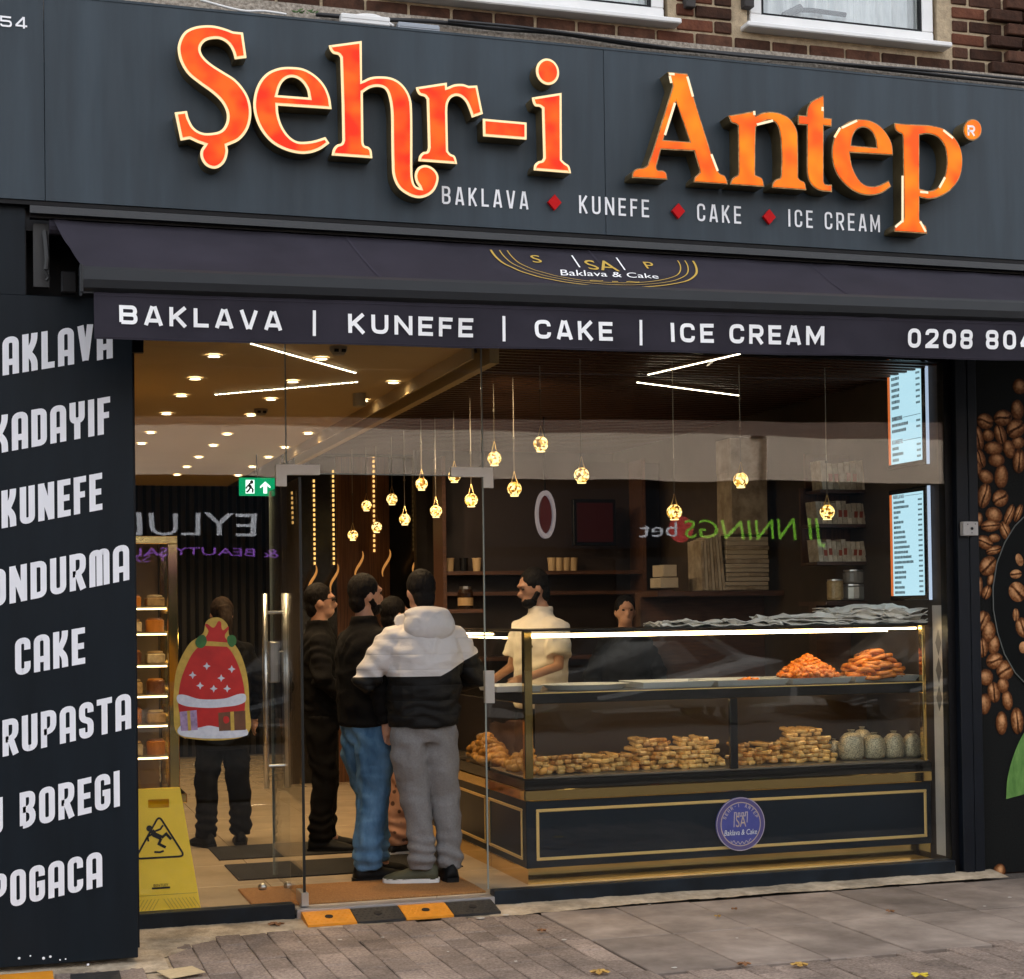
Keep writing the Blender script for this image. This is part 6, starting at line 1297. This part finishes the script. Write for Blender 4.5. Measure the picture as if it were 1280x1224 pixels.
    # shoes
    for s, (fx, fy, fa), shm in zip((-1, 1), feet, shoes if isinstance(shoes[0], tuple) else (shoes, shoes)):
        M_ = Matrix.Translation((fx, fy, 0)) @ Matrix.Rotation(rad(fa), 4, 'Z') @ Matrix.Diagonal((1.12, 1.14, 1.12, 1))
        u = MB(); st = [(-.085,.030,.075),(-.06,.040,.10),(-.01,.042,.105),(.04,.043,.082),(.09,.048,.062),(.135,.046,.052),(.17,.036,.040),(.188,.018,.030)]; n = 14; vs = []
        for y, w, hh in st:
            for k in range(n):
                a = 2*pi*k/n; x = w*cos(a); z = .018+max(0, sin(a))*(hh-.018)*1.0 + (0 if sin(a) > 0 else .004*sin(a)); vs.append(M_ @ Vector((x*(1-.25*max(0,sin(a))), y, z)))
        u.add(vs, [(i*n+k, i*n+(k+1) % n, (i+1)*n+(k+1) % n, (i+1)*n+k) for i in range(len(st)-1) for k in range(n)] + [tuple(range(n))[::-1], tuple(range((len(st)-1)*n, len(st)*n))])
        sh = link('shoe', recalc(u.mesh('shoe')), shm[0], t, True)
        out = [(-.09,-.03),(-.095,0),(-.09,.03),(-.04,.042),(.04,.043),(.10,.050),(.15,.045),(.185,.028),(.195,0),(.185,-.028),(.15,-.042),(.10,-.048),(.04,-.043),(-.04,-.042)]
        so = MB(); so.prism([M_ @ Vector((x, y, .0)) for y, x in out], (0,0,.024)); o2 = link('sole', recalc(so.mesh('sole')), shm[1], sh)
    # jacket or shirt
    jw, jd = jacket; j = MB()
    loft(j, [((0,0,hem),jw*.93,jd*1.0),((0,0,hem+.03),jw*.98,jd*1.04),((0,-.005,1.05),jw,jd*1.05),((0,-.01,1.2),jw*1.03,jd*1.05),((0,-.012,1.33),jw*1.08,jd),((0,-.01,1.42),jw*.98,jd*.82),((0,-.01,1.475),jw*.55,jd*.62),((0,-.005,1.505),.075,.072)])
    for s, (el, wr, hdv) in zip((-1, 1), arms):
        sh_p = Vector((s*(jw-.035),-.005,1.40)); el, wr = Vector(el), Vector(wr)
        if short_sleeve: j.tube([Vector((s*.10,0,1.41)), sh_p, sh_p+(el-sh_p)*.75], [sleeve*1.05,sleeve*1.1,sleeve*1.05], 12)
        else: j.tube([Vector((s*.10,0,1.41)), sh_p, sh_p+(el-sh_p)*.5, el, el+(wr-el)*.6, wr+(wr-el).normalized()*.012], [sleeve*1.05,sleeve*1.12,sleeve*1.08,sleeve*1.0,sleeve*.82,sleeve*.68], 12)
    if collar: j.tube([(0,-.012,1.47),(0,-.012,1.54)], [.082,.078], 14)
    me = remesh(j, 'jacket', .0095, 3, .009+puffy, (5,5,11) if not puffy else (3.5,3.5,12), seed+3); jk = link('jacket' if not short_sleeve else 'polo_shirt', me, top, t)
    if hood:
        hh = MB(); hh.ell((0.01,-.10,1.475), (.155,.085,.105), 18, 12); hh.ell((0,-.085,1.54), (.135,.085,.045), 18, 10); hh.tube([(-.13,-.02,1.50),(-.10,.05,1.48)], .045, 10); hh.tube([(.13,-.02,1.50),(.10,.05,1.48)], .045, 10)
        me = remesh(hh, 'hood', .010, 4, .006, (7,7,9), 9); kid_h = link('hood', me, coat or top, t)
    if extra: extra(t, HR)
    return t

def two_tone(name, c_hi, c_lo, zb, v_):                # light upper, dark lower part with a point at the back
    M = bpy.data.materials.new(name); M.use_nodes = True; N = M.node_tree.nodes; L = M.node_tree.links; b = N['Principled BSDF']; b.inputs['Roughness'].default_value = .65; b.inputs['Specular IOR Level'].default_value = .2
    tc = N.new('ShaderNodeTexCoord'); sx = N.new('ShaderNodeSeparateXYZ'); L.new(tc.outputs['Object'], sx.inputs[0])
    ab = N.new('ShaderNodeMath'); ab.operation = 'ADD'; ab.inputs[1].default_value = -.045; L.new(sx.outputs['X'], ab.inputs[0])
    a2 = N.new('ShaderNodeMath'); a2.operation = 'MAXIMUM'; a2.inputs[1].default_value = 0; L.new(ab.outputs[0], a2.inputs[0])
    mm = N.new('ShaderNodeMath'); mm.operation = 'MULTIPLY_ADD'; mm.inputs[1].default_value = v_; mm.inputs[2].default_value = zb; L.new(a2.outputs[0], mm.inputs[0])
    gt = N.new('ShaderNodeMath'); gt.operation = 'GREATER_THAN'; L.new(sx.outputs['Z'], gt.inputs[0]); L.new(mm.outputs[0], gt.inputs[1])
    mx = N.new('ShaderNodeMix'); mx.data_type = 'RGBA'; mx.inputs['A'].default_value = (*c_lo,1); mx.inputs['B'].default_value = (*c_hi,1); L.new(gt.outputs[0], mx.inputs['Factor']); L.new(mx.outputs['Result'], b.inputs['Base Color'])
    nz = N.new('ShaderNodeTexNoise'); nz.inputs['Scale'].default_value = 22; nz.inputs['Detail'].default_value = 5; mp = N.new('ShaderNodeMapping'); mp.inputs['Scale'].default_value = (1,1,2.2); L.new(tc.outputs['Object'], mp.inputs['Vector']); L.new(mp.outputs[0], nz.inputs['Vector'])
    bp = N.new('ShaderNodeBump'); bp.inputs['Strength'].default_value = .3; bp.inputs['Distance'].default_value = .012; L.new(nz.outputs['Fac'], bp.inputs['Height'])
    f1 = N.new('ShaderNodeTexNoise'); f1.noise_type = 'RIDGED_MULTIFRACTAL'; f1.inputs['Scale'].default_value = 6; f1.inputs['Detail'].default_value = 2; L.new(mp.outputs[0], f1.inputs['Vector']); b2 = N.new('ShaderNodeBump'); b2.inputs['Strength'].default_value = .5; b2.inputs['Distance'].default_value = .02; L.new(f1.outputs['Fac'], b2.inputs['Height']); L.new(bp.outputs['Normal'], b2.inputs['Normal'])
    q1 = N.new('ShaderNodeMath'); q1.operation = 'MULTIPLY'; q1.inputs[1].default_value = 36; L.new(sx.outputs['Z'], q1.inputs[0]); q2 = N.new('ShaderNodeMath'); q2.operation = 'SINE'; L.new(q1.outputs[0], q2.inputs[0]); q3 = N.new('ShaderNodeMath'); q3.operation = 'ABSOLUTE'; L.new(q2.outputs[0], q3.inputs[0]); q4 = N.new('ShaderNodeMath'); q4.operation = 'POWER'; q4.inputs[1].default_value = .35; L.new(q3.outputs[0], q4.inputs[0])
    b3 = N.new('ShaderNodeBump'); b3.inputs['Strength'].default_value = .45; b3.inputs['Distance'].default_value = .012; L.new(q4.outputs[0], b3.inputs['Height']); L.new(b2.outputs['Normal'], b3.inputs['Normal']); L.new(b3.outputs['Normal'], b.inputs['Normal']); return M
M_hood = mat('hood_grey', (.56,.54,.535), .7, vary=.06, vscale=12, bump=.25, bscale=24, fold=.55, fsc=8)
M_two = two_tone('grey_black_puffer', (.56,.54,.535), (.006,.006,.006), 1.185, .45)
M_sweat = mat('grey_sweatpants', (.19,.185,.185), .95, spec=.1, vary=.14, vscale=90, bump=.25, bscale=120, fold=.6, fsc=5)
M_blk = mat('black_cloth', (.0055,.005,.005), .9, spec=.12, vary=.2, vscale=20, bump=.25, bscale=40)
M_den = mat('blue_denim', (.025,.075,.16), .9, spec=.15, col2=(.11,.22,.36), vscale=5, bump=.3, bscale=50, stretch=(2,2,.8), fold=.65, fsc=7)
SB = (mat('black_shoe', (.005,.005,.005), .6, spec=.2), mat('black_sole', (.006,.006,.006), .7, spec=.2))
SO = (mat('olive_shoe', (.055,.055,.028), .7, bump=.3, bscale=150), mat('white_sole', (.65,.65,.64), .5))
fm = FZ+.012
person('man seen from behind in grey and black hooded puffer jacket and grey sweatpants', (2.345, .47, fm), rad(4), 1.0, feet=((-.02,.02,68),(.15,.02,-6)), arms=(((-.335,.02,1.17),(-.22,.27,1.12),(.3,1,0)),((.335,.02,1.17),(.20,.27,1.10),(-.3,1,0))), head_yaw=rad(6), head_tilt=rad(-8), top=M_two, legs=M_sweat, shoes=(SO, SB), hood=True, coat=M_hood, jacket=(.212,.165), hem=.90, sleeve=.074, leg_r=(.108,.085,.072), puffy=.006, seed=1)
person('bearded man in black jacket and blue jeans standing in profile beside the grey hood', (2.09, .82, FZ), rad(-72), 1.0, feet=((-.07,.10,6),(.10,-.05,-8)), arms=(((-.25,.03,1.17),(-.16,.24,1.10),(0,1,.2)),((.27,-.07,1.16),(.25,-.02,.94),(0,.15,-1))), head_yaw=rad(-6), top=M_blk, legs=M_den, shoes=SB, beard=True, jacket=(.205,.15), hem=.90, sleeve=.072, leg_r=(.115,.092,.082), seed=4)
def glasses(t, HR):
    f = MB(); P_ = [HR @ Vector(v) for v in ((-.078,-.01,1.685),(-.07,.08,1.685),(-.045,.098,1.685),(0,.102,1.69),(.045,.098,1.685),(.07,.08,1.685),(.078,-.01,1.685))]; f.tube(P_, .003, 5)
    for s in (-1, 1): f.tube([HR @ Vector((s*.033+.022*cos(a), .098, 1.678+.018*sin(a))) for a in [2*pi*k/10 for k in range(11)]], .0025, 5)
    link('glasses', f.mesh('glasses'), M_black, t)
person('dark clothed man with glasses standing inside behind the open glass door', (2.06, 2.08, FZ), rad(-100), .985, feet=((-.10,.03,8),(.10,0,-8)), arms=(((-.25,.03,1.17),(-.12,.22,1.03),(.4,.6,-.3)),((.26,.0,1.16),(.18,.20,1.0),(-.2,.6,-.6))), top=M_blk, legs=mat('black_trousers', (.006,.0055,.0055), .9, spec=.12), shoes=SB, seed=6, extra=glasses)
person('person in long black coat and boots seen behind the festive sticker', (1.47, 2.55, FZ), rad(8), .94, feet=((-.13,.0,12),(.13,.02,-14)), top=M_blk, legs=mat('black_trousers', ()), shoes=SB, hair=(.05,.028,.016), hair_kind='long', hem=.70, jacket=(.20,.15), seed=8)
def pattern():
    M = mat('pink_patterned_cloth', (.50,.26,.17), .8); N = M.node_tree.nodes; L = M.node_tree.links; tc = N.new('ShaderNodeTexCoord'); v = N.new('ShaderNodeTexVoronoi'); v.inputs['Scale'].default_value = 13; L.new(tc.outputs['Object'], v.inputs['Vector']); r_ = N.new('ShaderNodeValToRGB'); r_.color_ramp.elements[0].position = .20; r_.color_ramp.elements[1].position = .27; r_.color_ramp.elements[0].color = (.10,.045,.03,1); r_.color_ramp.elements[1].color = (.50,.26,.17,1); L.new(v.outputs['Distance'], r_.inputs[0]); L.new(r_.outputs[0], N['Principled BSDF'].inputs['Base Color']); return M
pp = PZ(497, 1066, FZ)
person('person in pink patterned trousers mostly hidden between the two men', (pp.x, pp.y, FZ), rad(-75), .93, feet=((-.06,.04,4),(.07,-.02,-4)), top=M_blk, legs=pattern(), shoes=(mat('red_black_shoe', (.015,.012,.012), .5), mat('white_sole', ())), leg_r=(.11,.10,.095), seed=11)
def logo(t, HR):
    f = MB(); f.box(-.10,-.02,.142,.146,1.285,1.30); link('chest_logo', f.mesh('chest_logo'), M_black, t)
def polo_collar(t, HR):
    logo(t, HR)
ps = PY(672, 800, 1.5)
person('staff man in white polo shirt looking left behind the glass counter', (ps.x+.02, 1.52, FZ), rad(112), 1.03, arms=(((-.24,.05,1.17),(-.17,.26,1.10),(0,1,-.2)),((.24,.03,1.16),(.17,.25,1.08),(0,1,-.2))), head_yaw=rad(-20), head_tilt=rad(-14), top=mat('white_polo', (.66,.60,.53), .8, vary=.05, bump=.2, bscale=60), legs=mat('black_trousers', ()), shoes=SB, beard=True, short_sleeve=True, jacket=(.20,.14), hem=.90, sleeve=.075, seed=13, extra=polo_collar)
p7 = PY(782, 800, 2.4)
person('staff member in dark clothes standing in the gloom behind the counter', (p7.x, 2.4, FZ), rad(170), .93, top=M_blk, legs=mat('black_trousers', ()), shoes=SB, seed=15)

# ================================================================== LEAVES AND LITTER ON THE PAVEMENT
M_leaf = mat('dry_leaf', (.46,.27,.06), .7, vary=.25, vscale=40); M_lb = mat('brown_leaf', (.24,.11,.045), .8, vary=.3, vscale=40)
def leaf(px_, py_, s, mt_, lb):
    p = PZ(px_, py_, .004); n = 20; f = MB(); a0 = random.uniform(0,6.28); vs = [Vector((0,0,.006))]
    for k in range(n):
        a = 2*pi*k/n; r = s*(.55+.45*abs(cos(2.5*a)))*(1 if k % 2 else .72); vs.append(Vector((r*cos(a+a0), r*sin(a+a0), .003+.010*abs(sin(a*2.5))+.004*random.random())))
    f.add([p+v for v in vs], [(0, 1+k, 1+(k+1) % n) for k in range(n)]); tag(f.build('fallen_leaf', mt_), lb, 'leaf', 'fallen leaves on the pavement')
leaf(750,1217,.055,M_leaf,'yellow maple leaf at the bottom edge of the pavement'); leaf(930,1207,.040,M_lb,'brown leaf on the joint between two slabs near the kerb side'); leaf(999,1208,.048,M_leaf,'tan leaf at the outer edge of the slabs'); leaf(1113,1141,.030,M_lb,'brown leaf in the middle of the right slabs'); leaf(897,1147,.022,M_leaf,'tiny yellow leaf beside a slab joint'); leaf(918,1138,.020,M_lb,'tiny brown leaf close to the mortar strip'); leaf(677,1165,.03,M_lb,'curled brown leaf stalk left of the slabs'); leaf(345,1157,.055,M_lb,'large brown leaf against the plinth under the left pane')
leaf(1150,1221,.05,mat('yellow_leaf', (.6,.45,.03), .7),'bright yellow leaf at the bottom right of the pavement')
for k, (a, b, s) in enumerate(((600,1148,.03),(633,1144,.022),(375,1178,.012),(425,1175,.015),(478,1172,.012),(705,1175,.018),(843,1210,.018),(921,1173,.010),(1262,1122,.018),(1182,1125,.014),(1231,1133,.012),(645,1202,.012),(560,1190,.010),(812,1131,.012))):
    p = PZ(a, b, .003); n = 7; f = MB(); f.add([(p.x+s*random.uniform(.6,1)*cos(2*pi*q/n), p.y+s*random.uniform(.6,1)*sin(2*pi*q/n), .004+.002*random.random()) for q in range(n)], [tuple(range(n))])
    kid(f.build('gum_spot', mat('gum', (.45,.42,.38), .8)), pave)
p = PZ(224, 1217, .004); f = MB(); f.add([(p.x-.095,p.y+.07,.006),(p.x+.07,p.y+.115,.007),(p.x+.11,p.y-.06,.012),(p.x-.05,p.y-.11,.006)], [(0,1,2,3)]); o = f.build('paper_scrap', mat('cardboard_scrap', (.55,.42,.24), .8, vary=.12, vscale=40)); tag(o, 'pale yellow piece of card lying on the pavement at lower left', 'paper scrap'); m_ = o.modifiers.new('t', 'SOLIDIFY'); m_.thickness = .003

# ================================================================== THE OTHER SIDE OF THE STREET (seen mirrored in the glass)
OY = -22.0
def RV(px_, py_): q = PY(px_, py_, -OY); return Vector((q.x, OY, q.z))
opp = thing('opposite_terrace', 'brick terrace across the road with pale band, seen mirrored in glass', 'building', (9, OY-4, 0))
zb0, zb1 = RV(640,597).z, RV(640,540).z
f = MB(); f.box(-14, 40, OY-8, OY-.3, -.1, 2.9); kid(f.build('ground_floor', mat('opp_dark', (.006,.006,.006), .8, spec=0)), opp)
f = MB(); f.box(-14, 40, OY-8, OY-.25, 2.9, zb0); kid(f.build('fascia_zone', mat('opp_fascia', (.005,.008,.012), .8, spec=0)), opp)
f = MB(); f.box(-14, 14.9, OY-8, OY-.1, zb0, zb1); f.box(15.25, 40, OY-8, OY-.1, zb0, zb1); f.box(14.9, 15.25, OY-8, OY-.3, zb0, zb1); kid(f.build('render_band', mat('opp_render', (.70,.56,.44), .8, vary=.1, vscale=1.5)), opp)
def brickmat():
    M = bpy.data.materials.new('opp_brick'); M.use_nodes = True; N = M.node_tree.nodes; L = M.node_tree.links; tc = N.new('ShaderNodeTexCoord'); mp = N.new('ShaderNodeMapping'); mp.inputs['Rotation'].default_value = (rad(90),0,0); b = N.new('ShaderNodeTexBrick'); b.inputs['Scale'].default_value = 4.4; b.inputs['Color1'].default_value = (.16,.075,.05,1); b.inputs['Color2'].default_value = (.11,.05,.035,1); b.inputs['Mortar'].default_value = (.3,.26,.2,1); L.new(tc.outputs['Object'], mp.inputs[0]); L.new(mp.outputs[0], b.inputs['Vector']); L.new(b.outputs['Color'], N['Principled BSDF'].inputs['Base Color']); return M
f = MB(); f.box(-14, 40, OY-8, OY-.2, zb1, 8.5); kid(f.build('brick_wall', brickmat()), opp)
for k in range(10):
    x = -10+k*4.6; f = MB(); f.box(x, x+1.8, OY-.22, OY-.12, 5.9, 7.4); w_ = f.build('window', M_upvc); kid(w_, opp); f = MB(); f.box(x+.1, x+1.7, OY-.13, OY-.10, 6.0, 7.3); kid(f.build('pane', mat('opp_pane', (.05,.06,.07), .1)), w_)
for k in range(9):
    x = -8+k*5.0; f = MB(); f.box(x, x+3.6, OY-.32, OY-.24, .5, 2.7); kid(f.build('shop_window', mat('opp_glass', (.006,.007,.008), .3, spec=.1)), opp)
def osign(s, a, b, cap, mt_, shear=0):               # a: left pixel end, b: right pixel end in the mirror; text runs from b to a
    O, E_ = RV(*b), RV(*a); h = RV(b[0], b[1]-cap).z-O.z; me = fit_text('sign_lettering', s, O+Vector((0,.02,0)), E_-O, Vector((0,0,h)), shear=shear); kid(link('sign_lettering', me, mt_), opp)
osign('EYLUL', (150,668), (321,668), 30, mat('opp_white', (.75,.78,.85), .5, emit=(.7,.75,.9), estr=.5)); osign('& BEAUTY SALON', (118,697), (346,697), 11, mat('opp_purple', (.35,.12,.65), .5, emit=(.45,.15,.9), estr=.8))
M_og = mat('opp_green', (.20,.55,.03), .5, emit=(.25,.75,.03), estr=.9)
osign('JI NNINGS', (858,675), (1030,675), 25, M_og, .1); osign('bet', (797,672), (848,672), 20, mat('opp_white', ()))
pC = RV(853, 662); f = MB(); f.add([(pC.x+.30*cos(2*pi*k/24), OY+.012, pC.z+.30*sin(2*pi*k/24)) for k in range(24)], [tuple(range(24))]); kid(f.build('red_dot', mat('opp_red', (.5,.02,.03), .5, emit=(.8,.02,.03), estr=.5)), opp)

# cars parked across the road, seen mirrored in the glass
def car(x, y, col_, lb):
    t = thing('parked_car', lb, 'car', (x, y, -.13)); prof = [(-2.1,.32),(-2.12,.62),(-1.95,.80),(-1.1,.92),(-.45,1.40),(.75,1.44),(1.45,1.05),(1.95,.95),(2.1,.70),(2.08,.32)]
    f = MB(); n = len(prof); vs = []
    for w, k in ((-.86,0),(-.80,1),(.80,1),(.86,0)):
        vs += [(px_, w*(1-(.16 if z_ > 1 else 0)), z_-(.0 if k else .02)) for px_, z_ in prof]
    f.add(vs, [(r_*n+i, r_*n+i+1, (r_+1)*n+i+1, (r_+1)*n+i) for r_ in range(3) for i in range(n-1)] + [tuple(range(n)), tuple(range(3*n, 4*n))[::-1]] + [(0, n, n-1+n, n-1), (n, 2*n, 3*n-1, 2*n-1), (2*n, 3*n, 4*n-1, 3*n-1)])
    link('body', recalc(f.mesh('body')), mat('car_paint_%d' % int(col_[0]*1000), col_, .3, coat=.3), t)
    M_cg = mat('car_window', (.02,.022,.025), .1)
    for s in (-1, 1):
        f = MB(); f.prism([(-.95,s*.745,.96),(.02,s*.745,.96),(.02,s*.735,1.34),(-.42,s*.735,1.33)], (0,s*.02,0)); link('side_window', recalc(f.mesh('side_window')), M_cg, t)
        f = MB(); f.prism([(.10,s*.745,.96),(1.3,s*.745,1.0),(.75,s*.735,1.36),(.10,s*.735,1.35)], (0,s*.02,0)); link('side_window', recalc(f.mesh('side_window')), M_cg, t)
        for wx in (-1.3, 1.32):
            f = MB(); f.lathe([(.31,-.1),(.32,-.06),(.32,.06),(.31,.1)], n=22); me = f.mesh('wheel'); me.transform(Matrix.Translation((wx, s*.78, .32)) @ Matrix.Rotation(rad(90),4,'X')); w_ = link('wheel', me, mat('tyre', (.01,.01,.01), .8), t)
            f = MB(); f.lathe([(.20,-.105),(.18,.105)], n=18); me = f.mesh('rim'); me.transform(Matrix.Translation((wx, s*.785, .32)) @ Matrix.Rotation(rad(90),4,'X')); link('rim', me, mat('wheel_rim', (.02,.02,.021), .6, spec=.1), w_)
    f = MB(); f.prism([(-1.08,-.66,.95),(-1.08,.66,.95),(-.48,.60,1.38),(-.48,-.60,1.38)], (-.012,0,.008)); link('windscreen', recalc(f.mesh('windscreen')), M_cg, t)
    for s in (-1, 1): f = MB(); f.bev(-2.135,-2.05,s*.66-.14,s*.66+.14,.60,.72,.02); link('headlight', f.mesh('headlight'), mat('lamp_glass', (.08,.08,.08), .3), t)
for x, c_, lb in ((-1.2,(.012,.012,.014),'black car parked across the road, farthest left in the mirror image'),(4.2,(.02,.024,.032),'dark blue grey car parked across the road, mirrored in the open doorway'),(9.4,(.035,.036,.038),'dark grey car parked across the road, mirrored behind the pastries'),(14.6,(.010,.012,.014),'dark car parked across the road, mirrored at the right end')): car(x, -14.6, c_, lb)
